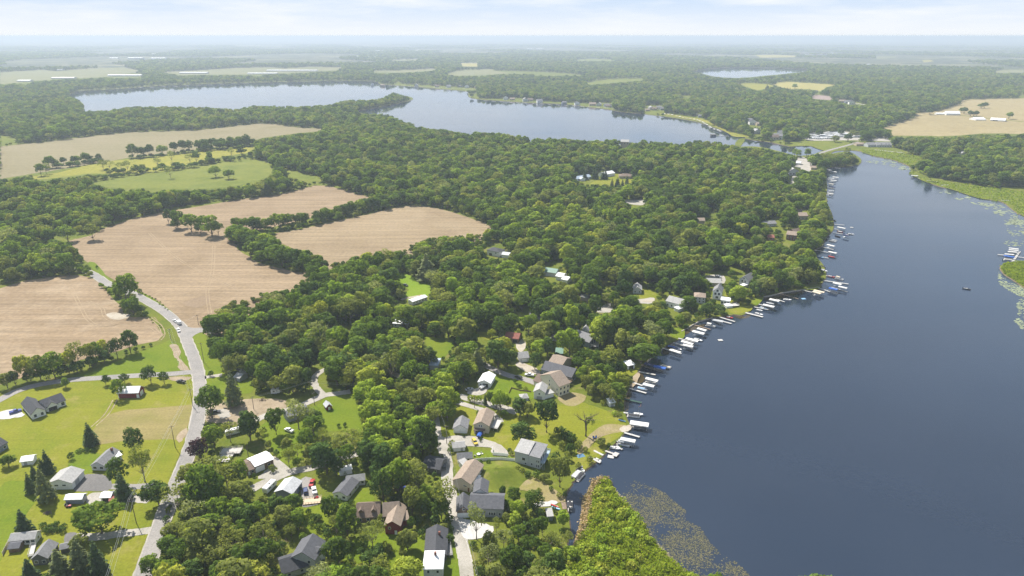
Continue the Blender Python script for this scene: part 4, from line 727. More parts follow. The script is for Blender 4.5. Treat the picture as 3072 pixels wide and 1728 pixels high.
T('B', (345, 80, 130, 'broad', 1.2), (430, 60, 140, 'broad', 1.1), (520, 110, 150, 'olive', 1.1), (610, 100, 120, 'dark', 1.2), (310, 150, 90, 'olive', 1), (410, 160, 110, 'olive', 1), (500, 170, 100, 'broad', 1), (600, 170, 80, 'dark', 1),
  (232, 430, 132, 'dark', 1.3), (408, 388, 130, 'broad', 1.35), (560, 350, 150, 'grey', 1.2), (640, 370, 130, 'grey', 1), (520, 300, 70, 'grey', 1.4), (665, 430, 140, 'broad', .95), (620, 510, 120, 'broad', 1.1), (680, 380, 90, 'dark', 1), (488, 560, 75, 'olive', 1.1), (500, 640, 100, 'wispy', 1.2), (560, 600, 80, 'wispy', 1.4), (560, 680, 70, 'broad', 1), (735, 500, 90, 'wispy', 1.3), (890, 540, 210, 'wispy', .9), (750, 640, 200, 'dark', 1.05), (690, 610, 120, 'broad', 1), (640, 590, 80, 'olive', 1.2), (820, 700, 110, 'dark', 1.1),
  (1125, 680, 215, 'oval', 1.25), (1130, 830, 190, 'oval', 1.2), (1060, 120, 190, 'bright', 1.0), (1030, 200, 180, 'bright', 1.0), (1170, 160, 90, 'bright', 1.1), (1110, 260, 170, 'bright', 1.1), (1190, 250, 130, 'bright', 1.1), (1030, 350, 150, 'bright', 1.1), (1140, 340, 160, 'bright', 1), (1080, 440, 170, 'bright', 1), (1180, 450, 180, 'bright', 1.1), (1060, 520, 130, 'broad', 1), (1280, 200, 130, 'olive', 1.2), (1300, 350, 140, 'broad', 1.1), (1380, 480, 190, 'bright', 1.2), (1270, 530, 130, 'broad', 1.1), (1020, 612, 48, 'dark', 1.5), (960, 560, 60, 'wispy', 1.2), (1330, 620, 120, 'broad', 1),
  (790, 985, 130, 'broad', 1.35), (890, 1060, 150, 'broad', 1.3), (820, 1110, 110, 'wispy', 1.2), (1062, 1160, 200, 'wispy', .95), (1300, 1190, 130, 'olive', 1.1), (830, 1280, 150, 'broad', 1.3), (700, 1410, 100, 'grey', 1), (830, 1420, 180, 'bright', .8), (980, 1430, 130, 'olive', .8), (1290, 1400, 220, 'bright', .75), (1080, 1290, 150, 'dark', .8), (250, 1410, 230, 'yellow', .7), (100, 1430, 160, 'broad', .7), (395, 725, 60, 'shrubolive', .8), (270, 770, 30, 'shrub', .9), (840, 435, 28, 'shrub', 1), (880, 430, 28, 'shrub', 1), (700, 1115, 50, 'shrub', 1), (740, 1110, 50, 'shrub', .9), (1350, 780, 140, 'wispy', 1.4), (1330, 930, 110, 'olive', 1.3), (1400, 950, 90, 'broad', 1.4), (1270, 820, 60, 'broad', 1.2),
  (300, 1010, 150, 'broad', 1), (420, 960, 130, 'dark', 1), (540, 960, 110, 'broad', 1.2), (480, 1040, 150, 'olive', 1), (560, 1060, 120, 'broad', 1.1), (520, 1140, 100, 'olive', 1), (330, 1150, 170, 'wispy', 1), (300, 1280, 190, 'broad', 1), (150, 1000, 160, 'broad', 1), (60, 930, 150, 'wispy', 1.1), (170, 860, 140, 'wispy', 1), (80, 760, 170, 'wispy', 1), (60, 1110, 160, 'olive', 1), (190, 1140, 150, 'broad', 1), (60, 1270, 160, 'wispy', 1), (180, 1300, 150, 'olive', 1), (400, 1250, 90, 'broad', 1.1))
T('C', (350, 150, 150, 'bright', 1.0), (340, 240, 170, 'bright', 1.1), (400, 260, 110, 'bright', 1.1), (360, 330, 130, 'broad', 1), (190, 150, 140, 'olive', 1.1), (120, 180, 110, 'olive', 1.1), (60, 160, 110, 'broad', 1), (130, 260, 100, 'olive', 1.1), (262, 375, 130, 'olive', 1.1), (190, 480, 200, 'broad', 1.2), (90, 350, 150, 'broad', 1), (60, 460, 140, 'broad', 1), (250, 560, 110, 'broad', 1), (720, 250, 115, 'bright', 1.2), (650, 245, 60, 'broad', 1.4), (690, 270, 70, 'broad', 1.3), (515, 250, 40, 'shrubbright', 1.1), (545, 252, 44, 'shrubbright', 1.1), (580, 255, 40, 'shrubbright', 1.1), (616, 255, 34, 'spruce', 1.9), (770, 280, 55, 'broad', 1.3), (850, 305, 120, 'dark', 1), (900, 325, 90, 'olive', 1.1), (1030, 345, 160, 'dark', 1.35), (870, 480, 165, 'dark', .95), (1120, 720, 150, 'olive', 1.35),
  (570, 355, 36, 'shrub', 1.2), (150, 790, 160, 'wispy', 1.2), (120, 930, 140, 'olive', 1.3), (215, 880, 110, 'broad', 1.2), (340, 900, 170, 'wispy', 1.25), (320, 980, 120, 'broad', 1.2), (230, 980, 100, 'dark', 1), (555, 1060, 135, 'grey', 1.6), (690, 1100, 80, 'wispy', 1.1), (730, 880, 52, 'dark', 1.5), (810, 895, 110, 'broad', 1), (940, 930, 130, 'broad', 1.0), (830, 985, 110, 'bright', 1.1), (815, 1060, 100, 'bright', 1), (1000, 1100, 100, 'broad', 1.2), (1140, 1055, 100, 'bright', 1.1), (840, 1160, 110, 'broad', 1), (985, 1020, 60, 'dark', 1.1), (90, 1195, 125, 'olive', 1.1), (245, 600, 90, 'olive', 1),
  (640, 1200, 100, 'olive', 1.1), (740, 1190, 130, 'grey', 1), (920, 1230, 130, 'broad', 1), (640, 1300, 160, 'grey', 1), (780, 1330, 170, 'broad', 1.1), (900, 1340, 120, 'dark', 1), (700, 1420, 150, 'olive', 1), (860, 1430, 150, 'broad', .9), (1020, 1280, 120, 'broad', 1), (1050, 1200, 110, 'wispy', 1), (1130, 1220, 110, 'wispy', 1.1), (1180, 1180, 70, 'wispy', 1), (1090, 1310, 120, 'bright', 1), (970, 1400, 120, 'broad', 1), (1200, 1290, 90, 'bright', 1), (1120, 1400, 120, 'bright', .9), (580, 680, 36, 'shrub', .9), (640, 680, 40, 'shrub', .9), (1200, 520, 70, 'shrub', 1), (1150, 500, 60, 'shrub', 1), (1100, 470, 50, 'shrub', 1), (1240, 560, 60, 'shrubolive', 1), (1190, 580, 60, 'shrub', 1.1), (1130, 560, 60, 'shrubolive', .9), (830, 720, 50, 'shrubolive', .8), (1090, 640, 60, 'shrub', 1), (1170, 640, 60, 'shrubolive', 1), (540, 1230, 50, 'shrub', 1), (1240, 700, 40, 'shrubolive', 1))
T('E', (250, 470, 200, 'dark', 1.1), (330, 500, 150, 'dark', 1), (80, 520, 130, 'pine', 1.2), (550, 535, 105, 'dark', 1.2), (620, 290, 190, 'olive', .95), (500, 230, 150, 'broad', 1.1), (230, 150, 200, 'broad', 1), (830, 370, 200, 'broad', 1.1), (510, 400, 115, 'olive', 1), (580, 390, 90, 'olive', 1), (1410, 470, 220, 'broad', .75), (1490, 470, 100, 'broad', .9), (880, 450, 110, 'bright', 1), (960, 500, 130, 'broad', 1), (1060, 520, 140, 'broad', 1), (1150, 510, 120, 'broad', 1), (1210, 500, 110, 'olive', 1), (1190, 400, 90, 'dark', 1), (930, 640, 110, 'broad', 1.2), (1040, 680, 150, 'bright', 1.1), (1150, 640, 120, 'broad', 1.1), (1250, 690, 120, 'bright', 1.1), (1210, 770, 120, 'broad', 1.1), (1110, 780, 110, 'olive', 1.2), (1010, 770, 90, 'olive', 1.2), (1240, 600, 90, 'broad', 1), (980, 590, 110, 'broad', 1.1), (1620, 290, 120, 'broad', .9), (280, 330, 70, 'pine', 1.3), (1240, 1230, 20, 'shrub', 1), (1080, 1200, 90, 'olive', .7), (990, 1330, 60, 'shrubolive', 1), (830, 1250, 60, 'shrub', 1))
T('E', (900, 560, 100, 'broad', 1.2), (1010, 640, 110, 'olive', 1.3), (1090, 620, 110, 'broad', 1.2), (1180, 700, 110, 'bright', 1.2), (1080, 740, 100, 'broad', 1.3), (1160, 820, 90, 'olive', 1.3), (1250, 640, 80, 'broad', 1.1), (960, 700, 90, 'olive', 1.4), (900, 520, 90, 'dark', 1.1), (1290, 700, 70, 'olive', 1.1), (1220, 840, 80, 'broad', 1), (1240, 900, 50, 'shrub', 1), (1180, 880, 40, 'shrubolive', 1), (1100, 870, 50, 'shrubolive', .8), (1190, 960, 50, 'shrubbright', .8), (1230, 980, 60, 'olive', .9), (780, 1100, 60, 'shrub', .8), (820, 1130, 70, 'shrub', .8), (860, 1170, 70, 'shrubolive', .9), (900, 1200, 60, 'shrub', .8), (760, 1080, 40, 'shrub', .8), (960, 1250, 50, 'shrubolive', .9), (420, 740, 40, 'shrub', .8), (470, 760, 36, 'shrubolive', .8), (390, 700, 34, 'shrub', 1), (260, 1000, 24, 'shrub', 1), (300, 960, 60, 'broad', 1), (110, 1180, 24, 'shrub', 1), (230, 1100, 20, 'shrub', 1))
T('C', (590, 520, 20, 'shrub', 1), (470, 505, 22, 'shrub', 1), (390, 560, 60, 'shrubolive', .9), (380, 600, 40, 'shrub', 1), (500, 660, 24, 'shrub', 1), (780, 600, 30, 'shrub', 1), (790, 620, 30, 'shrubolive', 1), (860, 740, 50, 'shrubolive', .8), (900, 760, 50, 'shrub', .8), (960, 760, 60, 'shrub', .9), (1010, 780, 60, 'olive', .9), (560, 880, 40, 'shrubolive', 1), (600, 900, 40, 'shrub', 1), (660, 900, 50, 'shrubolive', .9), (760, 960, 60, 'broad', 1), (760, 1050, 60, 'olive', 1), (880, 1060, 70, 'olive', 1), (930, 1090, 60, 'broad', 1), (890, 1110, 70, 'dark', 1), (1080, 1000, 40, 'shrub', 1), (1110, 900, 40, 'shrubolive', 1), (1150, 900, 30, 'shrub', 1), (980, 870, 34, 'shrubolive', 1), (1060, 860, 36, 'shrub', 1), (320, 640, 30, 'shrub', 1), (330, 1120, 60, 'olive', 1), (380, 1190, 60, 'dark', 1), (190, 1150, 50, 'shrub', 1), (60, 1290, 60, 'olive', 1.1), (150, 1350, 40, 'shrub', 1))
T('B', (330, 470, 50, 'shrubolive', 1), (300, 500, 40, 'shrub', 1), (370, 560, 50, 'olive', 1.1), (420, 620, 40, 'shrub', 1.2), (580, 860, 30, 'shrub', 1), (640, 1010, 40, 'shrub', 1), (600, 1180, 60, 'broad', 1), (450, 1300, 50, 'shrub', 1), (780, 1350, 70, 'olive', 1), (920, 1250, 60, 'broad', 1), (980, 1130, 70, 'olive', 1.1), (1130, 1060, 60, 'olive', 1), (1180, 1260, 60, 'olive', 1), (1330, 1090, 70, 'broad', 1.1), (930, 950, 40, 'shrub', 1), (690, 1180, 40, 'shrubolive', 1))
T('G', (975, 680, 185, 'broad', 1.25), (1040, 820, 140, 'broad', 1), (1110, 890, 60, 'shrubolive', .7), (970, 830, 60, 'olive', 1), (1105, 715, 40, 'shrub', 1), (765, 525, 22, 'shrub', 1.2), (520, 245, 140, 'broad', .9), (720, 240, 130, 'olive', .9), (620, 225, 60, 'yellow', 1), (610, 190, 70, 'broad', 1), (1320, 110, 70, 'dark', 1.6), (1390, 130, 110, 'broad', 1.2), (1500, 165, 130, 'broad', 1), (1600, 160, 90, 'broad', 1), (1660, 185, 140, 'broad', 1.1), (1720, 220, 90, 'broad', 1), (1385, 180, 80, 'dark', 1), (1580, 215, 90, 'dark', .9),
  (1815, 245, 70, 'grey', 1.3))
# hedgerows and field edges: base line walked in steps
def row(crop, pts, step, h, key=('broad',), rad=.42, jit=1.2):
    P = [S(*k(crop, *p)) for p in pts]; d = 0
    for a, b in zip(P[:-1], P[1:]):
        L = (b - a).length; t = (step - d) if d else 0
        while t < L:
            q = a.lerp(b, t / L); hh = h * random.uniform(.75, 1.2); kk = random.choice(key)
            TREES.append([q.x + random.gauss(0, jit), q.y + random.gauss(0, jit), hh, hh * rad * random.uniform(.85, 1.15), kk, random.randrange(len(PRO[kk])), True]); t += step * random.uniform(.7, 1.3)
        d = 0
row('H', [(300, 230), (420, 240), (560, 235), (700, 215), (865, 185)], 6, 15, ('broad', 'dark', 'broad'))
row('H', [(905, 185), (1000, 160), (1200, 110), (1400, 70), (1640, 25)], 6, 15, ('broad', 'dark', 'broad'))
row('H', [(250, 320), (330, 370), (430, 400), (560, 440), (600, 460)], 5.5, 16, ('broad', 'dark'))
row('H', [(255, 290), (400, 350), (540, 400)], 7, 15, ('broad', 'broad'))
row('H', [(620, 460), (680, 475), (740, 490)], 7, 13, ('grey', 'wispy', 'broad'), .36)
row('H', [(780, 490), (860, 520), (930, 550), (975, 570)], 5.5, 14, ('broad', 'dark', 'olive'))
row('L', [(380, 655), (430, 650), (480, 640)], 16, 17, ('broad',)); row('L', [(500, 630), (600, 620), (700, 610), (790, 600)], 13, 16, ('broad', 'dark'))
for q in ((1030, 575), (1110, 570), (1165, 567), (1255, 552), (1350, 540), (1420, 532), (1470, 530), (1535, 520), (1575, 512), (1640, 500), (1720, 495), (1790, 490), (1850, 490), (1910, 485)):
    P = S(*k('L', *q)); TREES.append([P.x, P.y, random.uniform(18, 25), random.uniform(7.5, 10.5), random.choice(('broad', 'dark', 'oval')), random.randrange(3), True])
for q in ((800, 670), (850, 668), (940, 680), (990, 680), (1060, 700), (1220, 640), (1330, 612), (1470, 612), (1520, 612), (1620, 605), (1790, 570), (1870, 560), (1320, 735), (1670, 725), (1770, 740), (320, 715), (360, 700)):
    P = S(*k('L', *q)); kk = random.choice(('broad', 'wispy', 'broad', 'grey')); TREES.append([P.x, P.y, random.uniform(14, 20), random.uniform(6, 9), kk, random.randrange(len(PRO[kk])), True])
row('L', [(380, 668), (480, 655), (600, 635), (790, 612)], 6, 8, ('broad', 'dark'), .6, 4); row('L', [(1000, 585), (1200, 572), (1420, 540), (1640, 510), (1900, 490)], 8, 7, ('broad', 'dark'), .7, 4); row('L', [(1560, 522), (1760, 505), (1900, 488), (1960, 478)], 6, 15, ('broad', 'dark'), .5, 5); row('L', [(760, 700), (1000, 690), (1300, 660), (1500, 640), (1750, 590)], 9, 9, ('broad', 'olive', 'dark'), .6, 8)
for q_ in ([(300, 230), (560, 238), (865, 188)], [(905, 188), (1200, 115), (1640, 30)], [(250, 318), (330, 372), (600, 462), (740, 495), (970, 572)]): row('H', q_, 4.5, 4.5, ('dark', 'broad'), .6, 2)
row('L', [(690, 740), (800, 735), (950, 720), (1150, 685), (1300, 680), (1450, 655), (1600, 625), (1750, 600)], 6, 6.5, ('broad', 'olive', 'broad'), .6, 5)
row('L', [(1850, 600), (1780, 605), (1700, 590)], 12, 8, ('broad',), .5)
for q in ((1205, 247), (1187, 246)): TREES.append([*S(*k('Z', *q))[:2], 15, 8, 'broad', 1, True])
for x in range(0, 30):     # conifer plantations
    pass
row('N', [(1830, 255), (2000, 275), (2200, 300), (2340, 300)], 9, 17, ('spruce',), .3, 2); row('N', [(1830, 265), (2000, 288), (2200, 310)], 9, 16, ('spruce',), .3, 2)
TREES.append([*S(*k('N', 2150, 245))[:2], 20, 12, 'broad', 2, True])
for q in ((1695, 400), (1715, 410), (1865, 362), (1890, 362), (1800, 432), (1825, 432), (1770, 432), (2100, 455), (1420, 418), (2010, 275)): TREES.append([*S(*k('O', *q))[:2], random.uniform(12, 18), random.uniform(7, 11), 'broad', 3, True])
for q in ((250, 640), (275, 640), (350, 640), (590, 655), (705, 650), (455, 610), (745, 605), (640, 600), (780, 612), (565, 578)): TREES.append([*S(*k('O', *q))[:2], random.uniform(12, 17), random.uniform(7, 10), random.choice(('broad', 'olive')), 2, True])
for q in ((240, 780), (270, 790), (345, 780), (360, 782), (380, 855)): TREES.append([*S(*k('O', *q))[:2], 14, 6, 'ovalgreen', 2, True])
for q in ((2200, 745), (2270, 740), (2290, 742), (2340, 742), (2360, 738)): TREES.append([*S(*k('M', *q))[:2], 13, 4.5, 'spruce', 2, True])
for q in ((2410, 805), (2445, 805), (2490, 808), (2525, 780), (2455, 790)): TREES.append([*S(*k('M', *q))[:2], 12, 3.6, 'spruce', 1, True])
for q in ((1110, 700), (1215, 715), (1190, 710), (1240, 712)): TREES.append([*S(*k('O', *q))[:2], 17, 9, 'dark', 1, True])
NHAND = len(TREES)
# the woods: everything that the photograph shows as trees
def gap(X, Y): return np.sin(X * .062 + 1.1 * np.sin(Y * .043)) * np.sin(Y * .057 + .9 * np.sin(X * .031 + 2)) + .55 * np.sin(X * .121 - Y * .083)
def scatter():
    out = []
    r = np.random.default_rng(3)
    for d0, d1, sp, sc_, zk in ((170, 430, 7.4, 1.0, 1), (430, 760, 8.2, 1.0, 1), (760, 1500, 9.0, 1.0, 1), (1500, 3000, 11.5, 1.06, 1), (3000, 5200, 17, 1.25, 1), (5200, 9500, 34, 2.0, .75), (9500, 17000, 75, 4.0, .5)):
        xs = np.arange(-d1 * .86, d1 * .86, sp); ys = np.arange(d0 * .72, d1, sp)
        X, Y = np.meshgrid(xs, ys); X = X + (np.arange(len(ys)) % 2)[:, None] * sp * .5
        X = (X + r.uniform(-.42, .42, X.shape) * sp).ravel(); Y = (Y + r.uniform(-.42, .42, Y.shape) * sp).ravel()
        D = np.hypot(X, Y); u = X / (Y * CP + CAM_H * SP); ok = (D >= d0) & (D < d1) & (np.abs(u) < .75 * 1.07)
        X, Y, D = X[ok], Y[ok], D[ok]; n = len(X)
        H = np.clip(r.normal(14.3, 3.8, n), 6.5, 25); R = H ** .8 * 1.72 * r.uniform(.32, .50, n) * sc_; H = H * (sc_ ** .5) * zk
        bx, by, fw = prj(np.stack([X, Y, np.zeros(n)], 1)); bad = masked(GMASK, bx, by)
        tx, ty, _ = prj(np.stack([X, Y, H], 1)); mx_, my, _ = prj(np.stack([X, Y, H * .6], 1)); rp = R * F / fw
        bad |= ((bx > 3000) & (by > 560)) | ((bx > 3055) & (by > 285) & (by < 430)) | ((bx < 12) & (by > 690))
        if d0 < 1400: bad |= gap(X, Y) > .98
        if d0 == 3000: nn = np.sin(X * .0017 + .7) * np.sin(Y * .0019 + .4) + .6 * np.sin(X * .0041 + Y * .0021); bad |= nn > 1.0
        if d0 < 5200:
            for px, py in ((tx, ty + rp * .15), (mx_, my), (mx_ - rp * .72, my), (mx_ + rp * .72, my), (mx_ - rp * .5, my + rp * .5), (mx_ + rp * .5, my + rp * .5), (mx_ - rp * .5, my - rp * .45), (mx_ + rp * .5, my - rp * .45), (bx, by), (mx_, my + rp * .6)):
                bad |= masked(MASK, px, py)
        else:
            bad |= masked(MASK, bx, by) | masked(MASK, mx_, my)
            # open country between far woods
            nn = np.sin(X * .0011 + 1.3) * np.sin(Y * .0007 + .4) + .6 * np.sin(X * .0031 + Y * .0011) + .4 * np.sin(Y * .0023 - X * .0017)
            bad |= (nn > (.42 if d0 < 9000 else .22))
        ok = ~bad
        for a in np.nonzero(ok)[0]: out.append((X[a], Y[a], H[a], R[a]))
    return out
def undergrowth():
    out = []; r = np.random.default_rng(5)
    for d0, d1, sp, h0 in ((170, 480, 4.5, 3.2), (480, 800, 5.0, 4.5), (800, 1600, 7.0, 6.5), (1600, 2600, 11.0, 8.0)):
        xs = np.arange(-d1 * .86, d1 * .86, sp); ys = np.arange(d0 * .72, d1, sp); X, Y = np.meshgrid(xs, ys)
        X = (X + r.uniform(-.45, .45, X.shape) * sp).ravel(); Y = (Y + r.uniform(-.45, .45, Y.shape) * sp).ravel(); D = np.hypot(X, Y); u = X / (Y * CP + CAM_H * SP)
        ok = (D >= d0) & (D < d1) & (np.abs(u) < .75 * 1.05); X, Y = X[ok], Y[ok]; n = len(X); H = h0 * r.uniform(.6, 1.35, n); R = H * r.uniform(.42, .6, n)
        bx, by, fw = prj(np.stack([X, Y, np.zeros(n)], 1)); bad = masked(GMASK, bx, by) | masked(MASK, bx, by); tx, ty, _ = prj(np.stack([X, Y, H], 1)); rp = R * F / fw; my = (by + ty) / 2
        bad |= ((bx > 3000) & (by > 560)) | ((bx > 3055) & (by > 285) & (by < 430)) | ((bx < 12) & (by > 690))
        if d1 < 1700: bad |= gap(X, Y) > .90
        for px, py in ((tx, ty), (tx - rp * .6, my), (tx + rp * .6, my)): bad |= masked(MASK, px, py)
        for a in np.nonzero(~bad)[0]: out.append((X[a], Y[a], H[a], R[a]))
    return out
SC = scatter(); UG = undergrowth()
hand = np.array([(t[0], t[1], t[3]) for t in TREES])
near_sc = []; FAR = []
for x, y, h, rad in SC:
    if math.hypot(x, y) < 900:
        dd = np.hypot(hand[:, 0] - x, hand[:, 1] - y)
        if (dd < hand[:, 2] * .75 + 2.2).any(): continue
    q = random.random(); d = math.hypot(x, y)
    if d < 400: q = (q * 1.9) % 1 if q < .60 else q
    key = 'broad' if q < .60 else 'olive' if q < .72 else 'dark' if q < .81 else 'bright' if q < .87 else 'wispy' if q < .915 else 'grey' if q < .945 else 'ovalgreen' if q < .965 else 'oval' if q < .98 else 'pine' if q < .988 else 'yellow' if d < 900 else 'broad'
    TREES.append([x, y, h, rad, key, random.randrange(len(PRO[key])), False])
for x, y, h, rad in UG:
    d = math.hypot(x, y)
    if d < 800:
        dd = np.hypot(hand[:, 0] - x, hand[:, 1] - y)
        if (dd < 2.5).any(): continue
    TREES.append([x, y, h, rad, random.choice(('shrub', 'shrub', 'shrubolive', 'dark') if d < 480 else ('broad', 'dark', 'olive', 'broad')), random.randrange(3), False])
# ------------------------------------------------------------------ buildings
def roof_mat(name, c, metal=False):
    m = mat(name, c, .55 if metal else .9, 0, .4 if metal else .2, .16, 1.1)
    return m
ROOF = {}
for nm, c, mt in (('charcoal', (.065, .067, .075), 0), ('dark', (.105, .107, .118), 0), ('grey', (.20, .20, .205), 0), ('light', (.33, .325, .315), 0), ('brown', (.165, .125, .10), 0), ('tan', (.27, .215, .17), 0), ('white', (.74, .75, .76), 1), ('steel', (.42, .43, .44), 1), ('green', (.12, .22, .17), 1), ('red', (.25, .10, .075), 0), ('blue', (.30, .36, .43), 1)):
    ROOF[nm] = roof_mat('roof_' + nm, c, mt)
WALL = {}
for nm, c in (('white', (.72, .72, .70)), ('beige', (.50, .45, .36)), ('cream', (.66, .61, .46)), ('grey', (.30, .31, .32)), ('light', (.47, .48, .48)), ('dark', (.12, .12, .125)), ('red', (.20, .035, .03)), ('brown', (.19, .13, .09)), ('brick', (.20, .085, .065)), ('slate', (.20, .23, .27)), ('tan', (.42, .35, .26))):
    WALL[nm] = mat('siding_' + nm, c, .8, 0, .25, .07, 1.5)
GLASS = mat('window_glass', (.03, .04, .055), .08, 0, .8)
TRIM = mat('white_trim', (.78, .78, .76), .6)
DOORM = {'white': TRIM, 'dark': mat('dark_door_and_shade', (.035, .033, .03), .9), 'brown': mat('door_brown', (.16, .09, .05), .7), 'grey': mat('door_grey', (.33, .34, .35), .6)}  # near-black one also paints the shade inside open fronts and porches
MC = {}
def cached(key, fn):
    if key not in MC: MC[key] = fn()
    return MC[key]
def wall_prism(L, D, h, rise, ridge, hip, b):
    x, y = L / 2, D / 2
    if hip or rise == 0: return b.box(-x, x, -y, y, -.3, h)
    if ridge == 'x':
        b.add([(-x, -y, -.3), (x, -y, -.3), (x, y, -.3), (-x, y, -.3), (-x, -y, h), (x, -y, h), (x, y, h), (-x, y, h), (-x, 0, h + rise), (x, 0, h + rise)],
              [(0, 1, 5, 4), (2, 3, 7, 6), (1, 2, 6, 9, 5), (3, 0, 4, 8, 7)])
    elif ridge == 'y':
        b.add([(-x, -y, -.3), (x, -y, -.3), (x, y, -.3), (-x, y, -.3), (-x, -y, h), (x, -y, h), (x, y, h), (-x, y, h), (0, -y, h + rise), (0, y, h + rise)],
              [(0, 1, 5, 8, 4), (2, 3, 7, 9, 6), (1, 2, 6, 5), (3, 0, 4, 7)])
    else:      # single slope falling towards the front
        b.add([(-x, -y, -.3), (x, -y, -.3), (x, y, -.3), (-x, y, -.3), (-x, -y, h), (x, -y, h), (x, y, h + rise), (-x, y, h + rise)],
              [(0, 1, 5, 4), (2, 3, 7, 6), (1, 2, 6, 5), (3, 0, 4, 7)])
    return b
def roof_prism(L, D, h, rise, ridge, hip, b, ov=.45, t=.2):
    x, y = L / 2, D / 2
    if rise == 0: return b.box(-x - .2, x + .2, -y - .2, y + .2, h + .003, h + .25)
    if hip:
        e = .4; z0 = h + .003
        if L >= D: r0, r1 = (-(x - y), 0), (x - y, 0)
        else: r0, r1 = (0, -(y - x)), (0, y - x)
        X, Y = x + e, y + e
        vs = [(-X, -Y, z0), (X, -Y, z0), (X, Y, z0), (-X, Y, z0), (-X, -Y, z0 + .15), (X, -Y, z0 + .15), (X, Y, z0 + .15), (-X, Y, z0 + .15), (*r0, h + rise), (*r1, h + rise)]
        fs = [(3, 2, 1, 0), (0, 1, 5, 4), (1, 2, 6, 5), (2, 3, 7, 6), (3, 0, 4, 7)]
        fs += [(4, 5, 9, 8), (5, 6, 9), (6, 7, 8, 9), (7, 4, 8)] if L >= D else [(4, 5, 8), (5, 6, 9, 8), (6, 7, 9), (7, 4, 8, 9)]
        return b.add(vs, fs)
    if ridge in 'xy':
        half, ln = (y, x) if ridge == 'x' else (x, y); s = rise / half; e = half + ov; ze = h - s * ov + .004; zr = h + rise + .004
        prof = [(-e, ze), (0, zr), (e, ze), (e, ze + t), (0, zr + t), (-e, ze + t)]; l2 = ln + ov * .8
        vs = []
        for q in (-l2, l2): vs += [((q, a, c) if ridge == 'x' else (a, q, c)) for a, c in prof]
        fs = [(0, 1, 4, 5), (1, 2, 3, 4), (6, 11, 10, 7), (7, 10, 9, 8)] + [(i, 6 + i, 6 + (i + 1) % 6, (i + 1) % 6) for i in range(6)]
        return b.add(vs, fs)
    s = rise / D; ov2 = .4
    return b.add([(-x - .3, -y - ov2, h - s * ov2 + .004), (x + .3, -y - ov2, h - s * ov2 + .004), (x + .3, y + ov2, h + rise + s * ov2 + .004), (-x - .3, y + ov2, h + rise + s * ov2 + .004)] + [(-x - .3, -y - ov2, h - s * ov2 + t), (x + .3, -y - ov2, h - s * ov2 + t), (x + .3, y + ov2, h + rise + s * ov2 + t), (-x - .3, y + ov2, h + rise + s * ov2 + t)],
                 [(3, 2, 1, 0), (4, 5, 6, 7), (0, 1, 5, 4), (1, 2, 6, 5), (2, 3, 7, 6), (3, 0, 4, 7)])
def opening(parent, kind, L, D, side, t, z, w, hh, color=None):
    hx, hy = L / 2, D / 2
    loc, rz = {'f': ((-hx + t * L, -hy, z), 0), 'b': ((hx - t * L, hy, z), math.pi), 'r': ((hx, -hy + t * D, z), math.pi / 2), 'l': ((-hx, hy - t * D, z), -math.pi / 2)}[side]
    if kind == 'w':
        me = cached(('wf', w, hh), lambda: MB().box(-w / 2 - .1, w / 2 + .1, -.05, .04, -.1, hh + .1).mesh('window', TRIM))
        o = link('window', me, parent, loc, rz)
        link('pane', cached(('wp', w, hh), lambda: MB().box(-w / 2, w / 2, -.075, -.03, 0, hh).mesh('pane', GLASS)), o)
    elif kind == 'g':
        col = color or 'white'
        me = cached(('gd', w, hh, col), lambda: (lambda b: [b.box(-w / 2, w / 2, -.06, .05, i * hh / 4, (i + 1) * hh / 4 - .05) for i in range(4)] and b)(MB()).mesh('garage_door', DOORM[col]))
        o = link('garage_door', me, parent, loc, rz)  # on open fronts the dark panel is painted shade, no door
    else:
        col = color or 'brown'
        me = cached(('d', w, hh, col), lambda: MB().box(-w / 2, w / 2, -.06, .05, 0, hh).mesh('door', DOORM[col])); o = link('door', me, parent, loc, rz)
        link('handle', cached('dh', lambda: MB().box(.3, .38, -.12, -.05, 1.0, 1.08).mesh('handle', DOORM['grey'])), o)
    return o
def W(side, n, z=1.0, w=1.0, h=1.2): return [('w', side, (i + .5) / n, z, w, h) for i in range(n)]
def frame_of(A, B, C):
    u = (B - A); L = u.length; u = u / L; v = Vector((-u.y, u.x, 0))
    D = abs((C - B).dot(v)) if isinstance(C, Vector) else C
    return L, D, math.atan2(u.y, u.x), (A + B) / 2 + v * (D / 2)
BUILDINGS = []
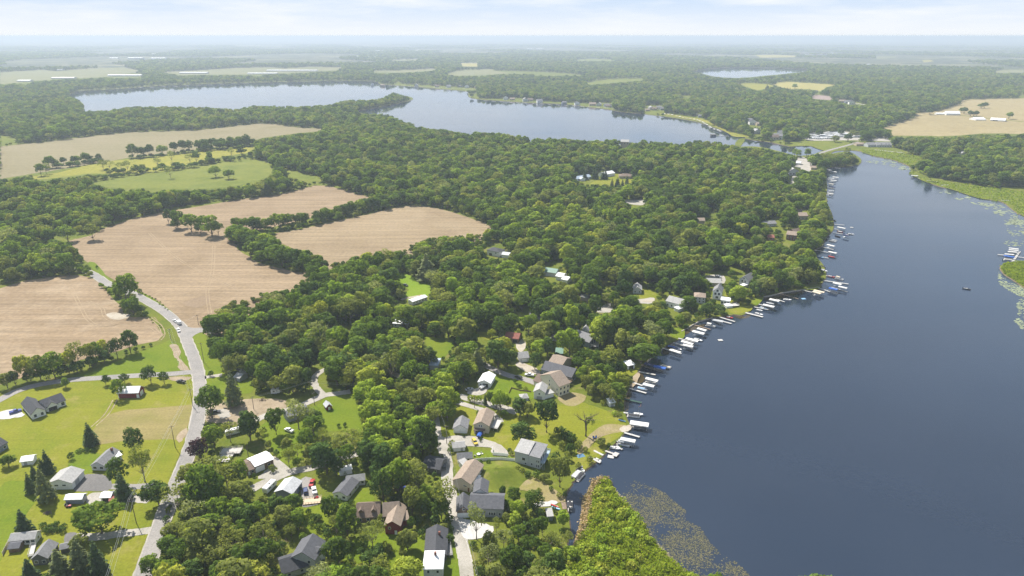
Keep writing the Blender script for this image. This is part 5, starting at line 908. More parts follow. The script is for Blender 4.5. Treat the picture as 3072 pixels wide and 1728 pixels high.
def wing(root, A, B, C, h, rise, ridge='x', wall='white', roof='grey', feats=(), hip=False, chimney=None, dormers=(), zoff=0.0):
    L, D, rz, c = frame_of(A, B, C)
    node = link('wall', wall_prism(L, D, h, rise, ridge, hip, MB()).mesh('wall', WALL[wall]), root, (c - root.location), 0)
    node.rotation_euler.z = rz - root.rotation_euler.z; node.location = Matrix.Rotation(-root.rotation_euler.z, 3, 'Z') @ (c - root.location); node.location.z += zoff
    rf = link('roof', roof_prism(L, D, h, rise, ridge, hip, MB()).mesh('roof', ROOF[roof]), root); rf.location = node.location; rf.rotation_euler = node.rotation_euler
    for f in feats: opening(node, *f[:1], L, D, *f[1:])
    for d in dormers:
        x = -L / 2 + d * L; s = rise / (D / 2); y0 = -D / 2 * .75; z0 = h + s * (D / 2 + y0)
        b = MB(); wall_prism(1.8, 3, 1.2, .9, 'y', False, b); o = link('dormer', b.mesh('dormer', WALL[wall]), rf, (x, y0 + 1.5, z0 - .1))
        r2 = MB(); roof_prism(1.8, 3, 1.2, .9, 'y', False, r2, .2, .12); o2 = link('dormer_roof', r2.mesh('dormer_roof', ROOF[roof]), rf, (x, y0 + 1.5, z0 - .1))
    if chimney:
        cx_, cy_ = chimney; link('chimney', MB().box(cx_ - .4, cx_ + .4, cy_ - .4, cy_ + .4, h, h + rise + 1.0).mesh('chimney', WALL['brick']), rf)
    return node
def house(name, label, cat, crop, A, B, C, *args, more=(), group=None, **kw):
    A = g(crop, *A); B = g(crop, *B); C = g(crop, *C) if isinstance(C, tuple) else C
    L, D, rz, c = frame_of(A, B, C)
    root = empty(name, c, rz, label, cat, group)
    wing(root, A, B, C, *args, **kw)
    for m_ in more:
        (cr_, a, b, c2), rest_, kk = m_[0], m_[1], (m_[2] if len(m_) > 2 else {})
        wing(root, g(cr_, *a), g(cr_, *b), g(cr_, *c2) if isinstance(c2, tuple) else c2, *rest_, **kk)
    BUILDINGS.append((c, label)); return root
house('ranch_house', 'white ranch house with charcoal L-shaped roof beside white concrete drive', 'house', 'A', (190, 541), (270, 514), (148, 470), 3.2, 2.6, 'y', 'white', 'charcoal', W('f', 2, .9, 1.2, 1.6) + [('g', 'l', .3, 0, 4.5, 2.4), ('g', 'l', .65, 0, 2.8, 2.4)],
      more=[(('A', (272, 498), (386, 456), 9.5), (3.2, 2.6, 'x', 'white', 'charcoal', [('w', 'f', .85, .7, 1.6, 1.8), ('w', 'r', .5, .9, 1.4, 1.4), ('d', 'f', .3, 0, 1.6, 2.1, 'dark')])), (('A', (283, 497), (340, 478), 4.0), (3.0, 2.2, 'y', 'white', 'charcoal', [('g', 'f', .5, 0, 4.0, 2.4, 'dark')]))])
house('barn', 'red metal barn with white roof and white corner door', 'barn', 'A', (690, 417), (810, 414), (840, 380), 3.4, 2.2, 'x', 'red', 'white', [('d', 'f', .95, 0, 1.4, 2.2, 'white'), ('g', 'r', .5, 0, 3.4, 2.8, 'white'), ('d', 'f', .015, 0, .35, 3.2, 'white')])
house('shed', 'small white garden shed behind three dark spruces', 'shed', 'A', (127, 809), (196, 800), 4.5, 2.4, 1.1, 'x', 'white', 'white', [('d', 'f', .35, 0, 1.4, 2.0, 'grey')])
house('ranch_house', 'long pale ranch house with slate grey roof beside the blacktop pad', 'house', 'A', (537, 836), (613, 838), (692, 752), 2.9, 1.9, 'y', 'light', 'grey', W('f', 2, 1, 1.6, 1.2) + W('r', 4, 1, 1.4, 1.2), chimney=(1, 4), more=[(('A', (645, 800), (712, 770), 3.5), (2.4, .5, 's', 'white', 'white'))])
house('pole_barn', 'white pole barn with weathered light grey gable roof and two small windows', 'barn', 'A', (290, 948), (425, 946), (462, 872), 3.5, 2.0, 'y', 'white', 'light', [('w', 'f', .33, 1.9, 1.6, .7), ('w', 'f', .66, 1.9, 1.6, .7), ('g', 'r', .4, 0, 3, 2.6, 'grey')])
house('garage', 'blue grey garage with low white metal roof beside a gravel yard', 'garage', 'A', (385, 1033), (483, 1030), (508, 1000), 2.7, 1.0, 'x', 'slate', 'white', [('g', 'r', .5, 0, 3.0, 2.2, 'grey')])
house('carport', 'open carport with white tin roof and rusty lean-to beside the big spreading tree', 'carport', 'A', (590, 1020), (648, 1018), (662, 985), 2.5, .9, 'x', 'white', 'white', [('g', 'f', .5, 0, 3.0, 2.2, 'dark')], more=[(('A', (640, 1034), (662, 1030), 3), (1.9, .4, 's', 'brown', 'red'))])
house('mobile_home', 'white mobile home with pale grey roof behind a clipped hedge', 'house', 'A', (65, 1277), (211, 1263), (246, 1218), 2.8, 1.4, 'x', 'white', 'light', W('f', 5, 1, 1.3, 1.1) + W('r', 1, 1, 1, 1))
house('shed', 'low dark timber shed against the white mobile home', 'shed', 'A', (54, 1316), (116, 1309), 4, 2.1, .8, 'x', 'brown', 'dark', [('d', 'f', .5, 0, 1.4, 1.8, 'brown')])
house('bungalow', 'dark grey bungalow with grey shingle roof and a pergola', 'house', 'A', (195, 1390), (285, 1383), (388, 1296), 3.3, 2.1, 'y', 'dark', 'grey', W('f', 2, 1, 1.2, 1.2) + W('r', 3, 1, 1.4, 1.2), more=[(('A', (358, 1322), (404, 1311), 3.2), (2.4, .9, 'x', 'dark', 'grey'))])
house('bungalow', 'slate blue house with dark roof cut by the left edge', 'house', 'A', (-60, 770), (50, 705), 9, 3.2, 2.2, 'x', 'slate', 'charcoal', W('f', 3, 1, 1.3, 1.2))
house('cottage', 'tiny weathered grey cottage with a lean-to between spruces and woods', 'house', 'B', (178, 114), (214, 110), (210, 84), 2.6, 1.4, 'y', 'grey', 'light', [('w', 'f', .4, 1, .9, .9)], more=[(('B', (143, 138), (180, 148), 6), (2.5, 1.3, 'x', 'grey', 'light', [('d', 'f', .3, 0, .9, 2)]))])
house('workshop', 'brick workshop with bright white metal roof and white roller door', 'workshop', 'B', (287, 758), (407, 707), (352, 660), 3.6, 1.0, 'x', 'brown', 'white', [('g', 'f', .24, 0, 4.4, 2.8), ('w', 'f', .75, 1.2, 1.2, 1)], more=[(('B', (230, 777), (284, 759), 9), (2.7, 1.4, 'x', 'brown', 'brown', [('d', 'f', .25, 0, 1.0, 2, 'white'), ('w', 'f', .7, 1, 1, 1)]))])
house('pole_barn', 'grey metal pole barn with plain light grey roof beside parked cars', 'barn', 'B', (420, 928), (533, 942), (556, 852), 3.5, 1.7, 'y', 'slate', 'steel', [('d', 'f', .2, 0, 1, 2, 'grey'), ('g', 'r', .3, 0, 3, 2.6, 'grey')])
house('bungalow', 'L-shaped white bungalow with grey and dark roofs in tree shade', 'house', 'B', (808, 928), (900, 946), (910, 838), 2.8, 1.5, 'y', 'white', 'dark', W('f', 2, 1, 1.4, 1.1) + W('r', 2, 1, 1.2, 1), more=[(('B', (897, 852), (1018, 836), (1020, 800)), (2.8, 1.7, 'x', 'white', 'light', W('f', 4, 1, 1.1, 1.1)))])
house('awning', 'flat white patio awning behind the L-shaped bungalow', 'awning', 'B', (850, 778), (932, 760), 3, 2.4, .2, 's', 'white', 'white')
house('cottage', 'brown cottage with steep roof and two front dormers', 'house', 'B', (962, 1092), (1116, 1084), 9.5, 2.8, 3.2, 'x', 'brown', 'brown', W('f', 3, .9, 1.1, 1.1), dormers=(.2, .75))
house('cottage', 'dark red house with tan gabled roof and white walk', 'house', 'B', (1155, 1168), (1256, 1172), 12, 4.6, 2.0, 'y', 'red', 'tan', [('w', 'f', .3, 2.6, .9, 1), ('d', 'f', .7, 0, 1, 2, 'white')], more=[(('B', (1258, 1118), (1312, 1106), 7), (3.0, 1.2, 'x', 'red', 'tan')), (('B', (1145, 1098), (1250, 1088), 8), (4.0, 3.4, 'x', 'brown', 'tan'))])
house('two_storey_house', 'large two-storey grey house with steep slate roof and attached garage', 'house', 'B', (535, 1402), (688, 1418), (768, 1296), 5.6, 3.0, 'y', 'light', 'dark', [('w', 'f', .75, 3.6, 1.0, 1.3), ('w', 'f', .82, 1.2, 1.2, 1.2), ('w', 'f', .25, 3.6, 1, 1.3)] + W('r', 3, 1, 1.2, 1.3), more=[(('B', (470, 1475), (640, 1418), 9), (3.0, 2.6, 'x', 'light', 'charcoal', W('f', 2, 1, 1, 1))), (('B', (690, 1390), (752, 1330), 5), (5.2, 1.8, 'y', 'white', 'dark', [('w', 'f', .5, 3.4, 1.4, 1.2), ('w', 'f', .3, .8, 1.2, 1.4)]))])
house('shed', 'little dark red shed with light roof alone on bright grass', 'shed', 'B', (761, 341), (796, 331), 4.4, 2.3, 1.4, 'y', 'red', 'steel', [('d', 'f', .5, 0, 1.2, 1.9, 'white')])
house('barn', 'grey weathered barn mostly hidden behind grey leaved trees', 'barn', 'B', (505, 420), (640, 375), 7, 3.2, 2.0, 'x', 'grey', 'grey')
house('garage', 'small white two door garage with grey hipped gable', 'garage', 'C', (404, 490), (495, 493), (506, 432), 2.9, 2.2, 'y', 'white', 'grey', [('g', 'f', .27, 0, 2.4, 2.2), ('g', 'f', .73, 0, 2.4, 2.2)])
house('cottage', 'beige two-storey cottage with brown grey roof and white side deck', 'house', 'C', (540, 484), (640, 494), (668, 400), 4.6, 2.1, 'y', 'beige', 'tan', [('w', 'f', .38, 3.6, .7, 1.0), ('w', 'f', .52, 3.6, .7, 1.0), ('d', 'f', .3, 0, 2.2, 2.0, 'dark'), ('w', 'r', .3, 2.6, 1, 1), ('w', 'r', .7, 2.6, 1, 1)], more=[(('C', (542, 496), (612, 500), 2.2), (2.3, .4, 's', 'beige', 'brown', [('g', 'f', .5, 0, 4, 1.9, 'dark')]))])
house('shed', 'white shed with grey roof at the corner of the fenced lawn', 'shed', 'C', (400, 616), (481, 608), 5.0, 2.3, 1.3, 'x', 'white', 'light', [('d', 'f', .75, 0, 1.2, 1.9, 'grey')])
house('shed', 'long white outbuilding with grey roof joined to the white fence', 'shed', 'C', (432, 691), (529, 684), (530, 652), 2.6, 1.6, 'x', 'white', 'grey', W('f', 2, 1, .9, .9))
house('lake_house', 'tall stepped grey lake house with two monopitch roofs', 'house', 'C', (816, 690), (905, 712), 8, 6.6, 1.7, 's', 'light', 'light', [('w', 'f', .65, 2.6, 1.6, 1.5), ('w', 'f', .8, .8, .8, .8)], more=[(('C', (906, 713), (982, 733), 9), (6.2, 1.6, 's', 'light', 'grey', [('w', 'f', .75, 3.4, .5, 1.2), ('w', 'f', .9, 3.4, .5, 1.2), ('w', 'f', .75, .8, .5, 1.4), ('w', 'f', .9, .8, .5, 1.4), ('w', 'f', .3, 1.2, .7, 1)] + W('r', 3, 1, 1.8, 2) + W('r', 3, 3.6, 1.8, 2)))])
house('lake_house', 'long beige house with tan roof beside the lane', 'house', 'C', (402, 862), (517, 889), (512, 742), 4.6, 2.2, 'y', 'beige', 'tan', [('w', 'f', .7, 2.6, 1.6, .5), ('d', 'f', .9, .2, .8, 2)] + W('r', 3, 2.4, 1.2, 1.2), more=[(('C', (517, 850), (560, 858), 5), (2.4, .5, 's', 'white', 'white')), (('C', (470, 745), (508, 730), 4), (3, .4, 's', 'white', 'light'))])
house('lake_house', 'big dark roofed house with brown shingled garage gable', 'house', 'C', (428, 1058), (512, 1055), 9, 3.4, 2.4, 'y', 'brown', 'dark', [('g', 'f', .5, 0, 5.0, 2.4), ('w', 'f', .55, 3.6, 1, 1)], more=[(('C', (513, 1050), (736, 1058), 10), (4.6, 2.6, 'x', 'grey', 'dark', [('w', 'f', .6, 1.2, .8, 1.4), ('w', 'f', .67, 1.2, .8, 1.4), ('w', 'f', .74, 1.2, .8, 1.4), ('d', 'f', .3, 0, 1.2, 2.2, 'white'), ('w', 'f', .9, 1.2, .8, 1.2)])), (('C', (540, 965), (628, 968), 8), (6.0, 1.8, 'y', 'white', 'dark', W('r', 1, 3.6, 1, 1.2)))])
house('bungalow', 'charcoal roofed bungalow with skylights behind a white pyramid roof', 'house', 'C', (214, 1352), (356, 1346), 14.5, 3.0, 2.2, 'y', 'dark', 'charcoal', W('f', 2, 1, 1, 1) + W('r', 3, 1, 1.1, 1.1), chimney=(1.2, 2.0))
house('two_storey_house', 'white two-storey house with white pyramid metal roof', 'house', 'C', (206, 1482), (332, 1480), 9, 5.6, 2.4, 'x', 'white', 'white', [('w', 'f', .25, 3.7, .8, 1.1), ('w', 'f', .75, 3.7, .8, 1.1), ('g', 'f', .4, 1.5, 1.2, 1.8), ('g', 'f', .75, 1.5, 1.2, 1.8)], hip=True, chimney=(.6, .4))
house('bungalow', 'low charcoal roofed house half hidden under trees beside the lane', 'house', 'C', (198, 748), (312, 768), 9, 2.8, 2.2, 'x', 'dark', 'charcoal', W('f', 2, 1, 1, 1))
house('garage', 'white metal garage with bright roof and open front beside a covered boat', 'garage', 'C', (570, 178), (650, 188), (713, 135), 3.0, 1.7, 'y', 'white', 'white', [('g', 'f', .6, 0, 3.2, 2.4, 'dark'), ('w', 'f', .2, 1, .8, .9), ('w', 'r', .5, 1, 1, .9)])
house('lake_house', 'tall cream house with brown cross gables above a dirt yard', 'house', 'E', (592, 742), (742, 834), (800, 785), 6.6, 4.2, 'y', 'cream', 'tan', [('w', 'f', .5, 3.6, .8, 1.3), ('w', 'f', .5, 6.2, .7, 1.0), ('w', 'f', .9, 3.4, .7, 1.2), ('w', 'f', .9, .8, .7, 1.2)] + W('r', 3, 1, 1.1, 1.6) + W('r', 3, 4, 1.1, 1.4), more=[(('E', (540, 742), (590, 758), 9), (3.2, 2.4, 'x', 'cream', 'brown', [('g', 'f', .5, 0, 2.6, 2.2)]))])
house('lake_house', 'wide slate house with charcoal roof behind the cream house', 'house', 'E', (600, 655), (842, 722), 11, 3.8, 3.0, 'x', 'slate', 'dark', W('f', 4, 1, 1.1, 1.3) + [('d', 'f', .1, 0, 1, 2, 'white')] + W('r', 2, 1, 1.6, 1.6), more=[(('E', (655, 610), (760, 640), 13), (4.2, 2.8, 'x', 'tan', 'tan'))])
house('cottage', 'small white cottage with light grey roof in front of the cream house', 'house', 'E', (540, 848), (628, 858), (655, 800), 4.6, 1.9, 'y', 'white', 'light', [('g', 'f', .5, 0, 3, 1.9, 'grey'), ('w', 'r', .5, 2.5, 1, 1), ('w', 'f', .5, 3, .8, .9)], more=[(('E', (632, 850), (700, 832), 4), (2.6, .1, 's', 'white', 'light'))])
house('shed', 'little hip roofed grey shed beside the white cottage', 'shed', 'E', (440, 876), (496, 870), 4.5, 2.2, 1.6, 'x', 'light', 'light', [('d', 'f', .5, 0, 1, 1.9)], hip=True)
house('garage', 'grey barn shaped garage beside a pale gravel yard', 'garage', 'E', (428, 556), (500, 548), 7, 2.9, 2.4, 'x', 'light', 'light', [('g', 'f', .5, 0, 3, 2.2)])
house('shed', 'dark grey boat shed beside the channel under trees', 'shed', 'C', (1034, 1080), (1070, 1077), 4, 2.4, .5, 's', 'slate', 'light')
house('lake_house', 'blue grey gabled house with tall lakeside windows and white decks', 'house', 'E', (985, 442), (1060, 406), 14, 4.2, 3.2, 'y', 'slate', 'grey', [('w', 'f', .3, .8, 1.6, 4.0), ('w', 'f', .52, .8, 1.6, 5.0), ('w', 'f', .74, .8, 1.6, 4.0), ('w', 'l', .4, 1, 1.2, 1.2)], more=[(('E', (935, 350), (985, 352), 6), (4.0, 2.2, 'y', 'white', 'light', W('f', 1, 3, .8, 1)))])
house('bungalow', 'grey roofed house seen over dark treetops', 'house', 'E', (500, 240), (600, 250), 9, 3.6, 2.4, 'x', 'light', 'grey', W('f', 3, 1, 1, 1))
house('garage', 'rust brown roofed garage in a small sandy clearing', 'garage', 'E', (308, 388), (416, 402), 8, 3.2, 2.2, 'x', 'brown', 'red', [('g', 'f', .75, 0, 3, 2.2, 'dark')])
house('shed', 'green roofed shed tucked between lakeside trees', 'shed', 'E', (715, 512), (772, 515), 5, 2.6, 1.2, 's', 'brown', 'green')
house('boathouse', 'white boathouse with dark doors above the docks', 'boathouse', 'E', (1296, 616), (1350, 604), 4.5, 2.8, .6, 's', 'white', 'white', [('g', 'f', .5, 0, 3, 2.2, 'dark')])
house('shed', 'white beach shed with pale roof above the grassy point', 'shed', 'E', (1148, 914), (1194, 908), 4, 2.4, .4, 's', 'white', 'white', [('d', 'f', .5, 0, 1.5, 1.9, 'grey')])
house('lake_house', 'pale grey roofed lake house with white porch on the wooded slope', 'house', 'F', (850, 912), (985, 948), 10, 4.4, 2.6, 'x', 'white', 'light', W('f', 4, 1, 1.2, 1.4) + W('r', 2, 1, 1.4, 1.4), more=[(('F', (955, 965), (1008, 950), 4), (2.4, .2, 's', 'white', 'white'))])
house('lake_house', 'brown hip roofed house with white window wall near the tiered house', 'house', 'F', (1092, 884), (1186, 892), 9, 5.0, 2.0, 'x', 'light', 'tan', W('f', 3, 1, 1.1, 1.4) + W('f', 3, 3.2, 1.1, 1.2) + W('r', 2, 3, 1.2, 1.2), hip=True)
house('lake_house', 'tall white tiered house with grey gable and stacked lakeside decks', 'house', 'F', (1250, 848), (1325, 858), 10, 6.5, 3.0, 'y', 'white', 'grey', [('w', 'f', .5, 6.2, 1.6, 1.8), ('w', 'f', .3, 3.6, 1.6, 1.8), ('w', 'f', .7, 3.6, 1.6, 1.8), ('w', 'f', .5, .8, 2, 1.8)] + W('r', 3, 1, 1.6, 1.8), more=[(('F', (1320, 895), (1398, 905), 6), (3.6, .1, 's', 'white', 'white', W('f', 3, .6, 1.6, 2))), (('F', (1372, 930), (1425, 925), 4), (1.6, .1, 's', 'white', 'white'))])
house('lake_house', 'steep grey gabled house with white lakeside front among trees', 'house', 'F', (1478, 728), (1562, 748), 12, 5.2, 3.4, 'y', 'light', 'grey', [('w', 'f', .3, 3, 1.4, 1.8), ('w', 'f', .6, 3, 1.4, 1.8), ('w', 'f', .45, 5.6, 1, 1.2)] + W('r', 2, 1, 1.4, 1.4), more=[(('F', (1515, 760), (1585, 738), 3), (2.2, .1, 's', 'white', 'white'))])
house('bungalow', 'low brownish grey roof beside a gravel parking yard', 'house', 'F', (1205, 738), (1322, 744), 10, 3.0, 2.0, 'x', 'tan', 'light', W('f', 3, 1, 1, 1))
house('bungalow', 'small grey gabled house beside a sunny lawn in the woods', 'house', 'F', (568, 802), (642, 806), (660, 770), 3.2, 2.4, 'y', 'light', 'light', W('f', 2, 1, 1, 1) + W('r', 2, 1, 1, 1))
house('lake_house', 'red brick house with grey brown roof on the wooded shore', 'house', 'F', (1882, 340), (1966, 350), 11, 5.4, 2.4, 'x', 'brick', 'tan', W('f', 3, 1, 1.1, 1.3) + W('f', 3, 3.4, 1.1, 1.2), more=[(('F', (1950, 310), (2010, 300), 8), (4, 2.2, 'x', 'brown', 'brown'))])
house('lake_house', 'broad brown roofed house near the wooded bend of the shore', 'house', 'F', (1985, 168), (2068, 168), 12, 4.2, 2.4, 'x', 'tan', 'tan', W('f', 3, 1, 1.1, 1.3), more=[(('F', (1975, 128), (2020, 120), 9), (4, 2.2, 'x', 'tan', 'brown'))])
house('cottage', 'small red brown roofed cottage left of the brick house', 'house', 'F', (1726, 346), (1780, 348), 8, 3, 1.8, 'x', 'brick', 'red', W('f', 2, 1, 1, 1))
house('two_storey_house', 'white two-storey house with charcoal hip roof near the yellow tree', 'house', 'H', (2268, 432), (2362, 452), 10, 4.6, 2.2, 'x', 'white', 'charcoal', [('g', 'f', .3, 0, 3, 2.2, 'dark'), ('w', 'f', .75, 2.8, 1.2, 1.2)], hip=True, more=[(('Z', (1262, 648), (1280, 650), 8), (3, 1.4, 'x', 'white', 'steel'))])
house('bungalow', 'white roofed bungalow in a gap of the central wood', 'house', 'H', (1528, 1004), (1642, 1012), 10, 3.0, 1.8, 'x', 'light', 'white', [('g', 'f', .75, 0, 4, 2.3, 'dark')] + W('f', 3, 1, 1, 1)[:2])
house('mobile_home', 'long white mobile home at the end of the hidden meadow', 'house', 'H', (1680, 832), (1796, 792), 5, 2.8, .8, 'x', 'white', 'white', W('f', 5, 1, 1, .9))
house('shed', 'blue roofed shed showing through treetops', 'shed', 'H', (1815, 1340), (1880, 1345), 7, 3, 1.2, 's', 'light', 'blue')
house('pole_barn', 'long green roofed barn in the middle of the wood', 'barn', 'Z', (1362, 692), (1398, 697), 10, 3.5, 2, 'x', 'light', 'green')
house('pole_barn', 'first white roofed barn beside the green roofed barn', 'barn', 'Z', (1398, 704), (1414, 707), 9, 3.5, 1.6, 'x', 'white', 'white')
house('pole_barn', 'second white roofed barn farther from the green roofed barn', 'barn', 'Z', (1413, 711), (1427, 714), 8, 3.2, 1.4, 'x', 'white', 'white')
house('ranch_house', 'blue white roofed ranch house in the hilltop clearing', 'house', 'M', (2140, 757), (2252, 738), 12, 3.2, 2.4, 'x', 'white', 'blue', W('f', 4, 1, 1.3, 1.2), more=[(('M', (2170, 757), (2205, 752), 5), (3, 2.2, 'y', 'white', 'blue'))])
house('barn', 'white roofed barn in the hilltop clearing behind three conifers', 'barn', 'M', (2352, 727), (2432, 714), 12, 4.2, 2.4, 'x', 'white', 'white', [('g', 'f', .3, 0, 4, 3.2, 'grey')])
house('ranch_house', 'brown hip roofed ranch house in the hilltop clearing', 'house', 'M', (2466, 736), (2572, 738), 14, 3.2, 3, 'x', 'tan', 'brown', W('f', 4, 1, 1.3, 1.2), hip=True)
house('lake_house', 'tall beige house standing over the treetops by the far lake', 'house', 'M', (2476, 508), (2538, 510), 14, 13, 3, 'x', 'tan', 'light', W('f', 3, 9, 1.6, 2))
# farm across the causeway
house('barn', 'large white barn with outbuilding in the tan wheat field', 'barn', 'O', (1560, 422), (1680, 424), 18, 4.5, 5, 'x', 'white', 'white', more=[(('O', (1475, 418), (1562, 418), 10), (3, 1.5, 'x', 'white', 'white'))])
house('greenhouse', 'white hoop greenhouse nearer the big white barn', 'greenhouse', 'O', (1815, 468), (1905, 468), 24, 2.6, 3.6, 'x', 'white', 'white')
house('greenhouse', 'white hoop greenhouse with dark open front near a round tree', 'greenhouse', 'O', (1942, 470), (2070, 478), 24, 2.6, 3.6, 'x', 'white', 'white', [('g', 'f', .35, 0, 10, 2.4, 'dark')])
house('boat_club', 'long grey gabled building beside the marsh and causeway', 'building', 'O', (955, 700), (1086, 702), 16, 4, 4, 'x', 'light', 'grey', W('f', 6, 1, 1.6, 1.6), dormers=(.3, .6, .8))
house('boat_club', 'smaller grey gabled building at the causeway end', 'building', 'O', (880, 700), (950, 698), 14, 4, 3.4, 'x', 'light', 'grey', W('f', 3, 1, 1.6, 1.6), more=[(('O', (780, 690), (850, 690), 12), (3.4, 2, 'x', 'tan', 'tan'))])
house('cottage', 'white house in the marsh side trees across the lake', 'house', 'O', (1690, 775), (1728, 770), 10, 4, 2.5, 'y', 'white', 'light')
house('cottage', 'green roofed cottage behind the first docks of the narrows', 'house', 'O', (398, 860), (452, 862), 10, 3, 2, 'x', 'light', 'green')
house('cottage', 'white roofed cottage beside the gravel shore lot', 'house', 'O', (255, 852), (292, 855), 9, 3, 2, 'x', 'white', 'white')
house('cottage', 'brown grey roofed cottage beside the green roofed one', 'house', 'O', (385, 895), (450, 898), 10, 3, 2, 'x', 'tan', 'tan')
house('farmhouse', 'dark roofed farm shed beside the conifer windbreak', 'shed', 'O', (405, 225), (445, 225), 14, 4, 3, 'x', 'brown', 'charcoal')
house('cottage', 'low white roofed cottage under trees above the bright grove', 'house', 'H', (965, 1262), (1045, 1252), 8, 2.8, 1.4, 'x', 'white', 'white')
house('bungalow', 'long grey roofed bungalow beside the upper parking lot', 'house', 'F', (1700, 230), (1800, 225), 9, 3, 2, 'x', 'light', 'grey', W('f', 3, 1, 1, 1))
house('garage', 'pale roofed garage under trees beside the small grey gabled house', 'garage', 'F', (118, 862), (180, 872), 7, 2.8, 1.2, 'x', 'tan', 'light')
house('cottage', 'cottage with tan roof in a gap above the middle shore', 'house', 'F', (1105, 200), (1185, 200), 8, 3, 2, 'x', 'tan', 'tan')
# small far houses: six kinds, copied
def far_kind(wl, rf, L, D, h, rise, ridge='x'):
    return (wall_prism(L, D, h, rise, ridge, False, MB()).mesh('wall', WALL[wl]), roof_prism(L, D, h, rise, ridge, False, MB()).mesh('roof', ROOF[rf]), L, D, h,
            MB().box(-.8, .8, -.05, .05, 0, 1.4).mesh('window', GLASS))
FK = [far_kind('white', 'grey', 12, 9, 5, 3), far_kind('beige', 'brown', 13, 9, 4, 3), far_kind('light', 'light', 11, 9, 5.5, 3, 'y'), far_kind('tan', 'tan', 14, 10, 4, 2.6), far_kind('white', 'charcoal', 12, 10, 6, 3, 'y'), far_kind('slate', 'grey', 13, 9, 4.5, 3)]
FTXT = ['white house with grey roof', 'beige house with brown roof', 'pale grey gabled house', 'tan house with tan roof', 'tall white gabled house', 'slate house with grey roof']
ORD = ['first', 'second', 'third', 'fourth', 'fifth', 'sixth', 'seventh', 'eighth', 'ninth', 'tenth', 'eleventh', 'twelfth', 'thirteenth', 'fourteenth', 'fifteenth', 'sixteenth', 'seventeenth', 'eighteenth', 'nineteenth', 'twentieth']
def far_house(p, kd, label, group, rz, s=1.0, name='cottage', cat='house'):
    wm, rm, L, D, h, wn = FK[kd]; r = empty(name, p, rz, label, cat, group); r.scale = (s, s, s)
    a = link('wall', wm, r); link('roof', rm, r)
    for t in (-.3, 0.02, .3): link('window', wn, a, (t * L, -D / 2 - .03, 1.2))
    return r
def shore_houses(crop, pts, where, group, s=1.15):
    seen = {}
    for i, q in enumerate(pts):
        kd = (i * 5 + len(where)) % 6; seen[kd] = seen.get(kd, 0) + 1
        far_house(g(crop, *q), kd, f'{ORD[seen[kd] - 1]} {FTXT[kd]} from left {where}', group, random.uniform(-.35, .35), s * random.uniform(.9, 1.2))
shore_houses('M', [(560, 15), (640, 22), (900, 25), (1060, 30), (1150, 33), (1240, 30), (1290, 35), (1365, 40)], 'on the bank west of the spit', 'houses on the far bank left of the spit')
shore_houses('M', [(1590, 128), (1640, 130), (1740, 140), (1780, 138), (1850, 150), (2040, 160), (2140, 168), (2260, 172), (2310, 175), (2380, 185)], 'on the bank east of the spit', 'houses on the far bank right of the spit')
shore_houses('N', [(70, 440), (110, 445), (520, 490), (560, 475), (600, 480), (650, 470), (690, 480), (850, 510), (900, 520), (940, 520), (1060, 540), (1090, 545), (1110, 560), (1240, 590)], 'along the sandy far bay', 'houses along the sandy far bay', 1.0)
shore_houses('N', [(1640, 610), (1680, 640), (1760, 650), (1720, 740), (1910, 805), (1960, 800), (2010, 760), (2080, 790)], 'at the outlet of the far lake', 'houses at the outlet of the far lake')
shore_houses('O', [(95, 630), (130, 625), (700, 320), (735, 328), (655, 312), (220, 940)], 'around the causeway woods', 'houses around the causeway woods')
# trailer park
tw = MB().box(-6, 6, -2, 2, 0, 2.7).mesh('wall', WALL['white']); tr_ = roof_prism(12, 4, 2.7, .7, 'x', False, MB(), .25).mesh('roof', ROOF['white']); tr2 = roof_prism(12, 4, 2.7, .7, 'x', False, MB(), .25).mesh('roof', ROOF['steel']); twn = MB().box(-.7, .7, -.04, .04, 0, 1).mesh('window', GLASS)
tpts = [(x, y) for y, xs in ((628, range(375, 560, 42)), (614, range(400, 820, 40)), (602, range(390, 700, 42)), (590, range(470, 820, 38)), (578, range(540, 700, 40))) for x in xs]
for i, q in enumerate(tpts):
    q = (q[0] + random.uniform(-8, 8), q[1] + random.uniform(-3, 3)); rn = sum(1 for z in tpts[:i] if z[1] == tpts[i][1])
    r = empty('mobile_home', g('O', *q), random.choice((.25, .3, -.4, .2)), f'white mobile home, number {rn + 1} from left in row {["front", "second", "third", "fourth", "back"][(628 - tpts[i][1] + 6) // 13]} of the park'.replace('number ', '').replace(f'{rn + 1} from', f'{ORD[rn]} from'), 'mobile home', 'white homes in the park behind the marsh')
    link('wall', tw, r); link('roof', tr_ if i % 3 == 0 else tr2, r)
    for t in (-3.5, 0, 3.5): link('window', twn, r, (t, -2.03, 1.1))
